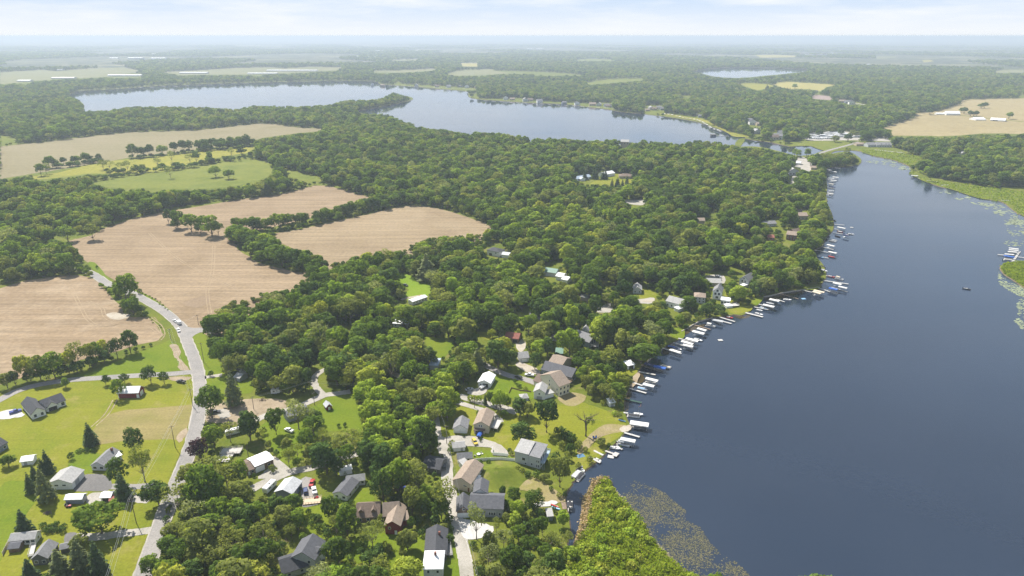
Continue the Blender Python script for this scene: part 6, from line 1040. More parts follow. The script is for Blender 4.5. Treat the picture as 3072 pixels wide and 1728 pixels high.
# far sheds, plants and warehouses of the plain
def far_long(crop, x0, x1, y, h, label, D=40, wl='white', rf='white', rise=3):
    house('warehouse', label, 'warehouse', crop, (x0, y), (x1, y), D, h, rise, 'x', wl, rf)
for c_, x0, x1, y, h, tx in (('I', 130, 230, 632, 6, 'long white shed at the left end of the far hay field'), ('I', 395, 570, 610, 6, 'second long white shed below the far hay field'), ('I', 830, 1090, 590, 7, 'widest white greenhouse row above the far shore trees'), ('I', 1385, 1600, 570, 7, 'white plant building with dark front beyond the far lake'), ('I', 1910, 2140, 574, 6, 'low white shed left of the long glasshouses'), ('I', 2060, 2450, 552, 7, 'very long white glasshouse beyond the far lake'),
     ('I', 435, 480, 546, 8, 'white farmhouse at the back edge of the far hay field'), ('I', 170, 345, 446, 9, 'long flat white factory far on the left'), ('I', 985, 1100, 456, 12, 'left white warehouse of the far factory pair'), ('I', 1165, 1275, 460, 14, 'right white warehouse of the far factory pair'), ('I', 1110, 1290, 482, 9, 'low white warehouse in front of the factory pair'), ('I', 1020, 1062, 487, 8, 'small white store left of the low warehouse'), ('I', 840, 910, 455, 9, 'pale store left of the factory pair'), ('I', 1040, 1200, 424, 12, 'long pale warehouse behind the factory pair'), ('I', 278, 320, 402, 14, 'small bright block on the hazy left plain'), ('I', 622, 652, 328, 30, 'single bright block on the hazy horizon left'),
     ('J', 160, 204, 446, 16, 'white square block beyond the middle woods'), ('J', 268, 330, 448, 12, 'white low block right of the square one'), ('J', 275, 388, 398, 16, 'long white school building in the hazy middle plain'), ('J', 1500, 1545, 382, 16, 'left of two white roofs on the hazy plain'), ('J', 1565, 1622, 382, 16, 'right of two white roofs on the hazy plain'), ('J', 2122, 2210, 412, 12, 'long cream shed on the hazy right plain'), ('J', 1940, 1962, 448, 10, 'white farmhouse by the small green field'), ('J', 2205, 2250, 490, 9, 'tan farm shed below the small green field'), ('J', 2340, 2380, 480, 9, 'white farm shed right of the tan one'), ('J', 630, 668, 395, 14, 'white hall in the hazy middle plain'), ('J', 625, 645, 412, 12, 'white store below the hazy hall'), ('K', 1095, 1130, 418, 12, 'white roof right of the far village'), ('K', 1372, 1388, 506, 10, 'lone white farmhouse in the right hand woods')):
    far_long(c_, x0, x1, y, h * .8, tx, 45 if y < 470 else 26, 'light', 'steel' if y > 500 else 'white')
shore_houses('K', [(850, 430), (868, 427), (885, 430), (905, 435), (930, 436), (945, 440), (960, 438), (985, 436), (1010, 437), (1035, 438)], 'in the far village on the right', 'houses of the far village', 3.0)
# water towers and masts on the plain
wt = empty('water_tower', g('J', 1020, 376), 0, 'slim white water tower in the hazy middle plain', 'tower')
MB().tube((0, 0, 0), (0, 0, 38), 4, 3, 8).build('shaft', WALL['white'], wt); MB().tube((0, 0, 38), (0, 0, 50), 9, 8, 10).build('tank', WALL['white'], wt)
wt = empty('mast', g('J', 2497, 345), 0, 'thin dark mast on the hazy right horizon', 'mast')
MB().tube((0, 0, 0), (0, 0, 90), 5, 3, 5).build('mast_column', WALL['dark'], wt)
wt = empty('mast', g('I', 2205, 385), 0, 'thin pale mast on the hazy left plain', 'mast'); MB().tube((0, 0, 0), (0, 0, 60), 2.5, 1.2, 5).build('mast_column', WALL['white'], wt)
# ------------------------------------------------------------------ vehicles
def paint(nm, c): return mat('paint_' + nm, c, .3, 0, .6)
PAINT = {n_: paint(n_, c) for n_, c in (('white', (.72, .72, .72)), ('black', (.02, .02, .023)), ('red', (.36, .02, .02)), ('blue', (.02, .045, .26)), ('silver', (.42, .43, .44)), ('grey', (.13, .135, .14)), ('yellow', (.55, .42, .05)), ('navy', (.02, .04, .13)), ('green', (.03, .12, .08)), ('sky', (.22, .42, .62)), ('tan', (.5, .42, .3)))}
TYRE = mat('tyre_rubber', (.02, .02, .02), .9); HUB = mat('wheel_rim', (.5, .5, .52), .3, .8)
STEEL = mat('galvanised_steel', (.45, .46, .47), .45, .7)
def wheel_mesh():
    b = MB(); b.tube((0, -.12, 0), (0, .12, 0), .36, .36, 10); return b.mesh('wheel', TYRE)
def rim_mesh():
    b = MB(); b.tube((0, -.135, 0), (0, .135, 0), .2, .2, 8); return b.mesh('rim', HUB)
def car(kind, pos, rz, colour, label, cat=None, group=None):
    """x forward"""
    L, Wd, prof, cab = {'pickup': (5.6, 1.95, [(-2.8, .45), (2.75, .45), (2.8, .75), (2.7, 1.0), (1.4, 1.12), (-2.8, 1.08)], [(-.9, 1.08), (1.35, 1.1), (.6, 1.78), (-.75, 1.8)]),
                        'suv': (4.8, 1.9, [(-2.4, .42), (2.35, .42), (2.4, .75), (2.3, .98), (1.2, 1.08), (-2.4, 1.08)], [(-2.35, 1.06), (1.15, 1.08), (.45, 1.72), (-2.15, 1.74)]),
                        'sedan': (4.6, 1.82, [(-2.3, .38), (2.25, .38), (2.3, .62), (2.2, .85), (1.0, .95), (-2.3, .98)], [(-1.7, .95), (1.0, .95), (.25, 1.42), (-1.1, 1.42)])}[kind]
    r = empty({'pickup': 'pickup_truck', 'suv': 'estate_car', 'sedan': 'parked_car'}[kind], pos, rz, label, cat or {'pickup': 'pickup', 'suv': 'car', 'sedan': 'car'}[kind], group)
    h = Wd / 2
    def body_():
        b = MB(); b.extrude_y(prof, -h, h)
        if kind == 'pickup': b.box(-2.75, -.95, -h + .002, -h + .12, 1.08, 1.3); b.box(-2.75, -.95, h - .12, h - .002, 1.08, 1.3); b.box(-2.78, -2.68, -h + .12, h - .12, 1.08, 1.3)
        return b.mesh('body', PAINT[colour])
    link('body', cached(('cb', kind, colour), body_), r)
    def taper(inset, pr, zlift=0):
        n = len(pr); vs = []
        for sgn in (-1, 1):
            for i, (x, z) in enumerate(pr): vs.append((x, sgn * (h - (.06 if i < 2 else inset)), z + (0 if i < 2 else zlift)))
        return vs, [tuple(range(n)), tuple(range(2 * n - 1, n - 1, -1))] + [(i, n + i, n + (i + 1) % n, (i + 1) % n) for i in range(n)]
    link('windows', cached(('cw', kind), lambda: MB().add(*taper(.22, cab)).mesh('windows', GLASS)), r)
    top = [cab[2], cab[3]]; link('car_roof', cached(('cr', kind, colour), lambda: MB().box(top[1][0], top[0][0], -h + .2, h - .2, top[0][1] + .003, top[0][1] + .07).mesh('car_roof', PAINT[colour])), r)
    wm = cached('wheel', wheel_mesh); rm = cached('rim', rim_mesh)
    for sx in (-.31, .31):
        for sy in (-1, 1):
            w_ = link('wheel', wm, r, (sx * L, sy * (h - .1), .36)); link('rim', rm, w_)
    hm_ = cached('headlight', lambda: MB().box(-.04, .04, -.2, .2, -.08, .08).mesh('headlight', TRIM))
    for sy in (-.62, .62): link('headlight', hm_, r, (L / 2 - .02, sy, .75))
    return r
def aim(crop, a, b):
    A = g(crop, *a); B = g(crop, *b); d = B - A; return (A + B) / 2, math.atan2(d.y, d.x)
def veh(kind, crop, rear, front, colour, label, cat=None):
    p, rz = aim(crop, rear, front); p.z = .17; return car(kind, p, rz, colour, label, cat)
veh('pickup', 'G', (1398, 972), (1376, 956), 'white', 'white pickup towing a white box trailer up the road')
veh('suv', 'G', (1404, 1022), (1420, 1056), 'white', 'white car driving down past the road junction')
p_, r_ = aim('G', (1432, 994), (1402, 972)); p_.z = .17
tr = empty('box_trailer', p_, r_, 'white box trailer hitched behind the white pickup', 'trailer')
MB().box(-2.1, 2.1, -1.05, 1.05, .55, 2.5).build('trailer_box', PAINT['white'], tr); MB().box(2.1, 3.3, -.06, .06, .5, .6).build('drawbar', STEEL, tr)
for sx in (-.9, .1):
    for sy in (-1, 1): link('rim', cached('rim', rim_mesh), link('wheel', cached('wheel', wheel_mesh), tr, (sx, sy * 1.1, .36)))
veh('pickup', 'A', (70, 506), (112, 494), 'blue', 'blue pickup parked on the white concrete drive')
veh('pickup', 'A', (1222, 508), (1280, 500), 'black', 'black pickup under the tree on the dirt lot')
veh('pickup', 'B', (655, 860), (670, 812), 'red', 'red pickup on the asphalt pad by the grey pole barn')
veh('pickup', 'B', (684, 908), (672, 862), 'white', 'white pickup behind the red one on the asphalt pad')
veh('suv', 'B', (622, 908), (617, 868), 'navy', 'dark blue car on the left of the asphalt pad')
veh('suv', 'C', (860, 132), (820, 114), 'black', 'black car on the asphalt lane above the fenced lawn')
veh('pickup', 'C', (940, 110), (886, 104), 'white', 'white pickup outside the cream house garage')
veh('sedan', 'C', (686, 382), (714, 412), 'black', 'black car beside the beige cottage')
veh('suv', 'C', (538, 545), (555, 572), 'yellow', 'yellow and black off-roader on the gravel turning area')
veh('suv', 'C', (340, 742), (342, 706), 'grey', 'dark grey car in the lane beside the beige house')
veh('sedan', 'C', (492, 208), (528, 200), 'silver', 'silver car on the gravel beside the covered boat')
veh('pickup', 'H', (1642, 688), (1604, 672), 'grey', 'grey pickup on the hidden meadow')
veh('suv', 'H', (1738, 776), (1770, 766), 'red', 'dark red car beside the long white mobile home')
veh('pickup', 'B', (524, 486), (494, 474), 'white', 'white pickup in the shade of the grey leaved trees')
veh('suv', 'F', (1536, 296), (1576, 292), 'black', 'black car in a small woodland parking spot')
veh('pickup', 'F', (1280, 660), (1325, 672), 'silver', 'silver pickup on the lot behind the tiered house')
veh('sedan', 'E', (650, 372), (700, 385), 'silver', 'silver car on gravel near the blue grey house')
veh('pickup', 'A', (1075, 330), (1030, 322), 'black', 'black truck beside the road under the round trees')
veh('sedan', 'B', (1250, 850), (1275, 862), 'blue', 'blue car in tree shade beside the lane')
def camper(crop, a, b, label, name='camper_trailer', L=7.5):
    p, rz = aim(crop, a, b); p.z = .1; r = empty(name, p, rz, label, 'camper'); x = L / 2
    MB().extrude_y([(-x, .5), (x - .6, .5), (x, 1.2), (x - .5, 2.9), (-x + .3, 3.0), (-x, 2.6)], -1.2, 1.2).build('body', PAINT['white'], r)
    MB().box(-x * .6, -x * .2, -1.23, 1.23, 1.6, 2.2).build('window', GLASS, r); MB().box(x * .2, x * .5, -1.23, 1.23, 1.6, 2.2).build('window', GLASS, r)
    MB().box(-x * .1, x * .1, -.4, .4, 3.0, 3.2).build('roof_vent', PAINT['grey'], r)
    for sx in (-.5, .4):
        for sy in (-1, 1): link('rim', cached('rim', rim_mesh), link('wheel', cached('wheel', wheel_mesh), r, (sx, sy * 1.05, .36)))
    MB().box(x - .1, x + 1.1, -.07, .07, .45, .58).build('drawbar', STEEL, r)
camper('B', (105, 505), (185, 485), 'long white camper trailer half hidden by trees near the timber deck', L=9)
camper('B', (366, 882), (396, 852), 'boxy white camper beside the grey pole barn')
camper('B', (404, 226), (436, 222), 'small white camper at the edge of the dirt lot', L=5)
# ------------------------------------------------------------------ boats, lifts, docks
DECK = mat('dock_boards', (.42, .40, .37), .85, var=.15, scale=.8); DECKW = mat('white_dock', (.43, .42, .40), .7, var=.06, scale=.8); DECKB = mat('brown_dock', (.20, .15, .11), .9, var=.2, scale=.8)
CANVAS = {n_: mat('canvas_' + n_, c, .85) for n_, c in (('white', (.58, .57, .545)), ('tan', (.50, .44, .34)), ('blue', (.03, .10, .36)), ('navy', (.03, .04, .10)), ('sky', (.20, .36, .55)), ('black', (.03, .03, .035)), ('grey', (.36, .37, .38)), ('green', (.05, .14, .10)), ('red', (.40, .06, .05)))}
WATERZ = -.55
DCOUNT = {}
def dock(crop, a, b, label, width=1.4, m=None, group='docks along the lake shore', cross=None):
    A = g(crop, *a); B = g(crop, *b); d = B - A; L = d.length; rz = math.atan2(d.y, d.x); width *= .85
    r = empty('dock', A.lerp(B, .5), rz, label, 'dock', group); m = m or DECKW
    n = max(2, int(L / 3)); sec = L / n
    me = cached(('ds', round(sec, 2), width, m.name), lambda: MB().box(-sec / 2 + .03, sec / 2 - .03, -width / 2, width / 2, .02, .16).mesh('deck_section', m))
    for i in range(n): link('deck_section', me, r, (-L / 2 + (i + .5) * sec, 0, 0))
    b_ = MB()
    for i in range(n + 1):
        for sy in (-1, 1): b_.tube((-L / 2 + min(max(i * sec, .1), L - .1), sy * (width / 2 + .05), -1.6), (-L / 2 + min(max(i * sec, .1), L - .1), sy * (width / 2 + .05), .55), .05, n=4)
    b_.build('post_frame', STEEL, r)
    if cross: MB().box(L / 2 - 2.4, L / 2 - .05, -cross / 2, cross / 2, .165, .25).build('end_platform', m, r)
    return r
def canopy_mesh(L, Wd, col):
    b = MB(); n = 6; vs = []; x = L / 2; prof = [(-Wd / 2, -.55)] + [(-Wd / 2 + Wd * i / n, .28 * math.sin(math.pi * i / n)) for i in range(n + 1)] + [(Wd / 2, -.55)]
    for q in (-x, x): vs += [(q, yy, zz) for yy, zz in prof]
    m = len(prof); fs = [(i, i + 1, m + i + 1, m + i) for i in range(m - 1)]; b.add(vs, fs)
    return b.mesh('canopy', CANVAS[col])
def lift(crop, c, dirpt, colour, label, L=None, Wd=None, group='covered boat lifts along the shore'):
    L = L or random.choice((6.6, 7.4, 8.2)); Wd = Wd or random.choice((2.8, 3.2, 3.4)); dirpt = (dirpt[0], dirpt[1] + random.uniform(-4, 4))
    P = g(crop, *c, 2.0); Q = g(crop, c[0] + dirpt[0], c[1] + dirpt[1], 2.0); d = Q - P; P.z = 0
    r = empty('boat_lift', P, math.atan2(d.y, d.x), label, 'boat lift', group)
    link('canopy', cached(('can', L, Wd, colour), lambda: canopy_mesh(L, Wd, colour)), r, (0, 0, 2.35))
    def fr():
        b = MB(); x, y = L / 2 - .7, Wd / 2 - .1
        for sx in (-x, x):
            for sy in (-y, y): b.tube((sx, sy, -1.6), (sx, sy, 2.3), .07, n=4)
            b.tube((sx, -y, -.3), (sx, y, -.3), .07, n=4)
        for sy in (-y, y): b.tube((-x, sy, 2.2), (x, sy, 2.2), .06, n=4); b.tube((-x, sy * .5, -.2), (x, sy * .5, -.2), .08, n=4)
        return b.mesh('lift_frame', STEEL)
    link('lift_frame', cached(('lf', L, Wd), fr), r)
    return r
def pontoon(P, rz, label, cover='navy', canopy=None, hull='silver', group='pontoon boats at the docks', s=1.0):
    r = empty('pontoon_boat', P, rz, label, 'boat', group); r.scale = (s, s, s)
    def tubes(sy):
        b = MB(); b.tube((-3.4, sy * .85, -.42), (2.9, sy * .85, -.42), .32, n=8); b.tube((2.9, sy * .85, -.42), (3.6, sy * .85, -.3), .32, .08, 8); return b.mesh('pontoon_tube', STEEL)
    for sy in (-1, 1): link('pontoon_tube', cached(('pt', sy), lambda: tubes(sy)), r)
    link('deck', cached('pdeck', lambda: MB().box(-3.4, 3.3, -1.25, 1.25, -.1, .02).mesh('deck', DECK)), r)
    def rails():
        b = MB()
        for sy in (-1.22, 1.18): b.box(-2.7, 3.2, sy, sy + .05, .06, .8)
        b.box(3.17, 3.22, -1.17, 1.17, .06, .8); b.box(-2.72, -2.67, -1.17, .3, .06, .8); return b.mesh('railing', PAINT[hull])
    link('railing', cached(('prail', hull), rails), r)
    link('motor', cached('pmotor', lambda: MB().box(-4.0, -3.45, -.22, .22, -.3, .9).mesh('motor', PAINT['black'])), r)
    if cover: link('cover', cached(('pcov', cover), lambda: MB().add([(-2.6, -1.1, .5), (3.1, -1.1, .5), (3.1, 1.1, .5), (-2.6, 1.1, .5), (-2.3, -.9, .84), (2.8, -.9, .84), (2.8, .9, .84), (-2.3, .9, .84), (0, 0, 1.1)], [(0, 1, 5, 4), (1, 2, 6, 5), (2, 3, 7, 6), (3, 0, 4, 7), (4, 5, 8), (5, 6, 8), (6, 7, 8), (7, 4, 8)]).mesh('cover', CANVAS[cover])), r)
    else:
        link('seat', cached('pseat', lambda: MB().box(1.2, 3.0, -1.1, -.5, .03, .55).box(1.2, 3.0, .5, 1.1, .03, .55).mesh('seat', CANVAS['white'])), r)
        link('seat', cached('pseat2', lambda: MB().box(-2.5, -.9, -1.1, -.5, .03, .55).mesh('seat', CANVAS['white'])), r); link('console', cached('pcons', lambda: MB().box(-.6, 0, .3, 1.1, .03, 1.0).mesh('console', PAINT['white'])), r)
    if canopy:
        link('bimini', cached(('pbim', canopy), lambda: canopy_mesh(3.0, 2.3, canopy)), r, (-1.1, 0, 2.0))
        link('bimini_frame', cached('pbf', lambda: (lambda b: [b.tube((x, y, .5), (x * 1.2 - .3, y, 1.9), .03, n=4) for x in (-2.2, .2) for y in (-1.1, 1.1)] and b)(MB()).mesh('bimini_frame', STEEL)), r)
    return r
def hull_mesh(L, Wd, H, m):
    b = MB(); st = [(-.5, .85, 0), (-.2, 1, 0), (.15, .95, .02), (.35, .66, .08), (.47, .25, .16), (.5, .03, .2)]; vs = []
    for x, wv, lift_ in st: vs += [(x * L, -wv * Wd / 2, H + lift_), (x * L, -wv * Wd * .38, -.1 + lift_), (x * L, 0, -.3 + lift_ * 2), (x * L, wv * Wd * .38, -.1 + lift_), (x * L, wv * Wd / 2, H + lift_), (x * L, wv * Wd * .38, H * .9 + lift_), (x * L, 0, H * .86 + lift_), (x * L, -wv * Wd * .38, H * .9 + lift_)]
    fs = [(i * 8 + j, i * 8 + (j + 1) % 8, (i + 1) * 8 + (j + 1) % 8, (i + 1) * 8 + j) for i in range(len(st) - 1) for j in range(8)] + [(7, 6, 5, 4, 3, 2, 1, 0), tuple(range(40, 48))]
    return b.add(vs, fs).mesh('hull', m)
def speedboat(P, rz, label, hull='white', cover=None, group='motor boats at the docks', L=6.0, Wd=2.3):
    r = empty('motor_boat', P, rz, label, 'boat', group)
    link('hull', cached(('hull', L, Wd, hull), lambda: hull_mesh(L, Wd, .55, PAINT[hull])), r)
    if cover: link('cover', cached(('scov', cover, L), lambda: MB().add([(-L * .45, -Wd * .4, .56), (L * .3, -Wd * .3, .62), (L * .3, Wd * .3, .62), (-L * .45, Wd * .4, .56), (-L * .1, 0, 1.0), (-L * .4, 0, .8)], [(0, 1, 4, 5), (1, 2, 4), (2, 3, 5, 4), (3, 0, 5)]).mesh('cover', CANVAS[cover])), r)
    else:
        link('cockpit', cached(('cock', L), lambda: MB().box(-L * .42, L * .1, -Wd * .33, Wd * .33, .5, .6).mesh('cockpit', CANVAS['grey'])), r)
        link('windshield', cached(('wsh', L), lambda: MB().add([(L * .1, -Wd * .36, .6), (L * .16, 0, .62), (L * .1, Wd * .36, .6), (L * .03, -Wd * .34, 1.0), (L * .09, 0, 1.02), (L * .03, Wd * .34, 1.0)], [(0, 1, 4, 3), (1, 2, 5, 4)]).mesh('windshield', GLASS)), r)
        for x in (-.32, -.08): link('seat', cached(('sst', L, x), lambda: MB().box(x * L, x * L + .6, -Wd * .28, Wd * .28, .6, .85).mesh('seat', CANVAS['white'])), r)
    link('motor', cached(('smot', L), lambda: MB().box(-L * .5 - .45, -L * .5 - .02, -.2, .2, -.2, .95).mesh('motor', PAINT['black'])), r)
    return r
def at(crop, c, d, z=-.35):
    P = g(crop, *c); Q = g(crop, c[0] + d[0], c[1] + d[1] + random.uniform(-3, 3)); v = Q - P; P.z = z; return P, math.atan2(v.y, v.x)
DE = (60, 14); DF = (60, 15)
# near shore, from the channel up to the point
speedboat(*at('C', (1250, 728), (40, -30)), 'small dark grey boat beside the reed channel mouth', 'grey', 'black', L=4.5, Wd=1.8)
speedboat(*at('C', (1268, 738), (20, 20)), 'tiny white rowing boat beside the small dark boat', 'white', L=3.4, Wd=1.5)
pontoon(*at('C', (1226, 768), (30, -32)), 'white pontoon boat next to the bank of the channel mouth', 'white', None, 'white')
pontoon(*at('C', (1250, 782), (30, -32)), 'pontoon boat with black cover and white hull at the channel mouth', 'black', None, 'white')
pontoon(*at('C', (1183, 978), (4, -60)), 'pontoon boat with dark canopy inside the narrow channel', None, 'black', 'grey')
dock('C', (1140, 955), (1150, 1002), 'short red brown dock inside the channel', 2.2, DECKB)
dock('C', (1345, 608), (1408, 640), 'pale dock nearest the blue tarp', 1.4); dock('C', (1315, 650), (1388, 690), 'white dock with a rowing boat at the mouth of the channel', 1.4)
speedboat(*at('C', (1375, 672), (40, 20)), 'small white boat tied to the end of a white dock', 'white', L=3.6, Wd=1.5)
dock('E', (1115, 1268), (1218, 1305), 'weathered dock with square end platform', 1.4, DECK, cross=3.4)
raft_m = lambda: MB().box(-1.4, 1.4, -1.2, 1.2, 0, .35).mesh('raft_deck', DECKW)
def raft(P, rz, label, col=None):
    P.z = WATERZ + .1; r = empty('swim_raft', P, rz, label, 'raft'); link('raft_deck', cached(('raft', col), lambda: MB().box(-1.5, 1.5, -1.2, 1.2, 0, .3).mesh('raft_deck', col or DECKW)), r)
    link('ladder', cached('ladder', lambda: MB().tube((1.55, -.25, -.4), (1.55, -.25, .8), .04, n=4).tube((1.55, .25, -.4), (1.55, .25, .8), .04, n=4).mesh('ladder', STEEL)), r)
raft(*at('E', (1160, 1311), DE), 'small white raft tied below the weathered dock')
speedboat(*at('E', (1195, 1244), DE), 'white fishing boat under the willow at the shore', 'white', L=5.2, Wd=2.0)
dock('E', (1205, 1228), (1252, 1258), 'short white dock beside the fishing boat', 1.3)
lift('E', (1298, 1183), DE, 'white', 'long white boat canopy just above the grey pontoon boat')
pontoon(*at('E', (1262, 1212), DE), 'pale grey open pontoon boat below a white canopy', None, 'grey', 'white')
dock('E', (1205, 1192), (1330, 1228), 'dock between the white canopy and the grey pontoon boat', 1.2, DECK)
dock('E', (1268, 1122), (1392, 1157), 'clean white dock at the sandy tip of the lawn', 1.5)
lift('E', (1390, 1052), (60, 5), 'white', 'largest white boat canopy off the grassy point', 9.5, 4.0)
pontoon(*at('E', (1388, 1072), (60, 5)), 'dark pontoon boat lifted under the largest white canopy', None, None, 'grey')
dock('E', (1312, 1048), (1350, 1056), 'short dock running to the largest white canopy', 1.4)
dock('E', (1262, 960), (1300, 966), 'short dock behind the black covered pontoon', 1.4)
pontoon(*at('E', (1342, 985), (60, 8)), 'black covered pontoon boat with white sides', 'black', None, 'white')
speedboat(*at('E', (1382, 972), (60, 8)), 'white boat flying a flag beside the black covered pontoon', 'white', L=5.0)
fl = empty('flag', g('E', 1380, 965), .5, 'striped flag on a pole over the white boat', 'flag')
MB().tube((0, 0, -.5), (0, 0, 5.2), .05, n=5).build('pole', STEEL, fl)
MB().box(.06, 1.8, -.012, .012, 3.7, 5.1).build('cloth', CANVAS['white'], fl); 
for i in range(4): MB().box(.06, 1.8, -.02, .02, 3.75 + i * .38, 3.92 + i * .38).build('stripe', CANVAS['red'], fl)
MB().box(.06, .75, -.024, .024, 4.45, 5.1).build('canton', CANVAS['blue'], fl)
dock('E', (1268, 850), (1408, 881), 'dark green dock in the shaded water', 1.6, mat('green_dock', (.03, .07, .055), .8))
dock('E', (1308, 765), (1446, 804), 'white dock below the pale blue boat', 1.5)
speedboat(*at('E', (1415, 767), DE), 'pale blue and white covered boat by the white dock', 'white', 'sky')
dock('E', (1318, 712), (1420, 745), 'white dock reaching the middle one of three canopies', 1.4)
lift('E', (1464, 742), DE, 'white', 'white boat canopy at the end of the long white dock'); lift('E', (1490, 697), DE, 'white', 'white boat canopy standing highest beside the brown shallows')
pontoon(*at('E', (1480, 718), DE), 'grey pontoon boat under the highest white canopy', None, None, 'silver')
dock('E', (1385, 631), (1520, 656), 'bare grey dock alone in open water', 1.5, DECK)
dock('E', (1405, 580), (1582, 630), 'long dark brown dock beside blue boats', 1.5, DECKB)
lift('E', (1480, 576), DE, 'navy', 'navy blue boat canopy behind the dark brown dock'); lift('E', (1556, 596), DE, 'blue', 'bright blue boat canopy beside the dark brown dock'); pontoon(*at('E', (1602, 590), DE), 'tan covered pontoon boat outside the blue canopies', 'tan', None, 'white')
# middle shore
dock('F', (820, 1272), (985, 1320), 'white dock below three canopies near the boathouse', 1.5); lift('F', (932, 1300), DF, 'white', 'cream boat canopy on the lowest dock of the middle row')
speedboat(*at('F', (950, 1278), DF), 'navy and white covered boat beside the cream canopy', 'white', 'navy'); speedboat(*at('F', (905, 1262), DF), 'dark blue covered boat behind the navy and white one', 'navy', 'blue')
dock('F', (915, 1226), (1085, 1275), 'grey dock between pairs of white canopies', 1.4, DECK); lift('F', (1036, 1228), DF, 'white', 'upper white canopy of the pair by the stone ramp'); lift('F', (1042, 1254), DF, 'white', 'lower white canopy of the pair by the stone ramp')
dock('F', (958, 1188), (1100, 1222), 'white dock next to the stone boat ramp', 1.4); lift('F', (1078, 1203), DF, 'white', 'large white canopy next to a white speedboat', 8.5); speedboat(*at('F', (1130, 1200), DF), 'white speedboat moored outside the large white canopy', 'white')
dock('F', (1025, 1108), (1125, 1135), 'dark dock under the orange sea wall corner', 1.4, DECKB); lift('F', (1162, 1114), DF, 'white', 'upper of two white canopies by the orange sea wall corner'); lift('F', (1132, 1140), DF, 'white', 'lower of two white canopies by the orange sea wall corner', 8.2)
dock('F', (1098, 1075), (1235, 1112), 'brown dock below the grey canopied pontoon', 1.3, DECKB); pontoon(*at('F', (1236, 1080), DF), 'grey canopied pontoon boat in tree shade', None, 'white', 'silver')
lift('F', (1300, 1038), DF, 'grey', 'grey boat canopy in the shade of the shore trees'); dock('F', (1245, 1022), (1320, 1062), 'short dock in tree shade beside the grey canopy', 1.3, DECK)
dock('F', (1308, 1005), (1445, 1045), 'upper arm of the white U shaped dock', 1.7); dock('F', (1330, 1040), (1415, 1062), 'lower arm of the white U shaped dock', 1.7); speedboat(*at('F', (1400, 1008), DF), 'red and white boat inside the U shaped dock', 'red', L=5)
dock('F', (1535, 968), (1685, 1005), 'wide white dock in front of the tiered white house', 2.4); speedboat(*at('F', (1652, 978), DF), 'white boat on the wide white dock', 'white'); 
dock('F', (1605, 918), (1732, 942), 'pale dock above the wide white dock', 1.5); speedboat(*at('F', (1692, 928), DF), 'blue and white boat at the pale dock', 'sky'); speedboat(*at('F', (1655, 946), DF), 'white jet boat beside the blue and white boat', 'white', 'grey', L=4.6)
dock('F', (1648, 895), (1772, 928), 'dock under a white canopy by the sea wall corner', 1.4); lift('F', (1735, 910), DF, 'white', 'white canopy by the corner of the sea wall')
lift('F', (1785, 862), DF, 'white', 'white canopy inside the long sea wall'); dock('F', (1800, 852), (1872, 876), 'stub dock beside the canopy inside the long sea wall', 1.4); speedboat(*at('F', (1748, 888), DF), 'grey boat hidden between two canopies', 'silver', 'grey')
dock('F', (1838, 808), (1990, 850), 'thin brown dock along the long sea wall', 1.2, DECKB); speedboat(*at('F', (1895, 855), (60, 5)), 'white boat with raised cabin by the thin brown dock', 'white')
raft(*at('F', (2035, 845), (60, -3)), 'pale blue floating mat off the sea wall', CANVAS['sky']); raft(*at('F', (1320, 1200), (60, -3)), 'white swim raft alone off the middle docks')
dock('F', (2028, 775), (2135, 800), 'white dock to the two tan canopies', 1.4); lift('F', (2168, 786), DF, 'tan', 'upper tan boat canopy past the sea wall'); lift('F', (2150, 797), DF, 'tan', 'lower tan boat canopy past the sea wall')
dock('F', (2160, 753), (2265, 790), 'long pale dock left of the navy canopy', 1.5); lift('F', (2290, 764), DF, 'blue', 'blue boat canopy between white docks'); pontoon(*at('F', (2290, 792), DF), 'dark pontoon boat below the blue canopy', 'black', None, 'silver')
dock('F', (2195, 690), (2420, 722), 'longest white dock of the upper shore', 1.8); lift('F', (2325, 720), DF, 'white', 'white canopy under the longest white dock'); lift('F', (2372, 752), DF, 'white', 'white canopy at the tip of the second long dock'); dock('F', (2245, 742), (2412, 788), 'second long dock below the longest one', 1.3, DECK)
pontoon(*at('F', (2340, 676), DF), 'pontoon boat with tan canopy above the longest dock', None, 'tan', 'white'); speedboat(*at('F', (2275, 658), DF), 'red boat tied above the longest dock', 'red')
dock('F', (2225, 650), (2350, 668), 'dock between the red boat and the tan canopied pontoon', 1.3, DECK)
speedboat(*at('F', (2212, 606), DF), 'white boat close under shore trees', 'white'); speedboat(*at('F', (2200, 570), DF), 'dark boat close under shore trees', 'grey', 'black'); dock('F', (2150, 585), (2215, 598), 'small dock close under shore trees', 1.3)
dock('F', (2125, 430), (2312, 462), 'long dock in the upper shore bay', 1.5); lift('F', (2285, 452), DF, 'white', 'white canopy at the end of the bay dock'); speedboat(*at('F', (2275, 488), DF), 'dark red boat in the upper shore bay', 'red', 'red'); speedboat(*at('F', (2180, 490), DF), 'pale blue boat in the upper shore bay', 'sky'); dock('F', (2140, 478), (2250, 500), 'grey dock under the pale blue boat', 1.3, DECK)
lift('F', (2270, 392), DF, 'white', 'white canopy above the upper bay'); dock('F', (2190, 402), (2292, 426), 'white dock above the upper bay', 1.4)
dock('F', (2218, 325), (2322, 348), 'white dock with an open boat near the tree tip', 1.4); pontoon(*at('F', (2285, 352), DF), 'white open pontoon boat near the tree tip', None, None, 'white')
dock('F', (2288, 280), (2420, 300), 'pale dock beside the navy canopy', 1.4, DECK); lift('F', (2398, 302), DF, 'navy', 'navy boat canopy standing farthest into the lake'); speedboat(*at('F', (2330, 312), DF), 'black boat inshore of the navy canopy', 'black', 'black'); speedboat(*at('F', (2442, 292), (60, 10)), 'grey and white boat outside the navy canopy', 'white')
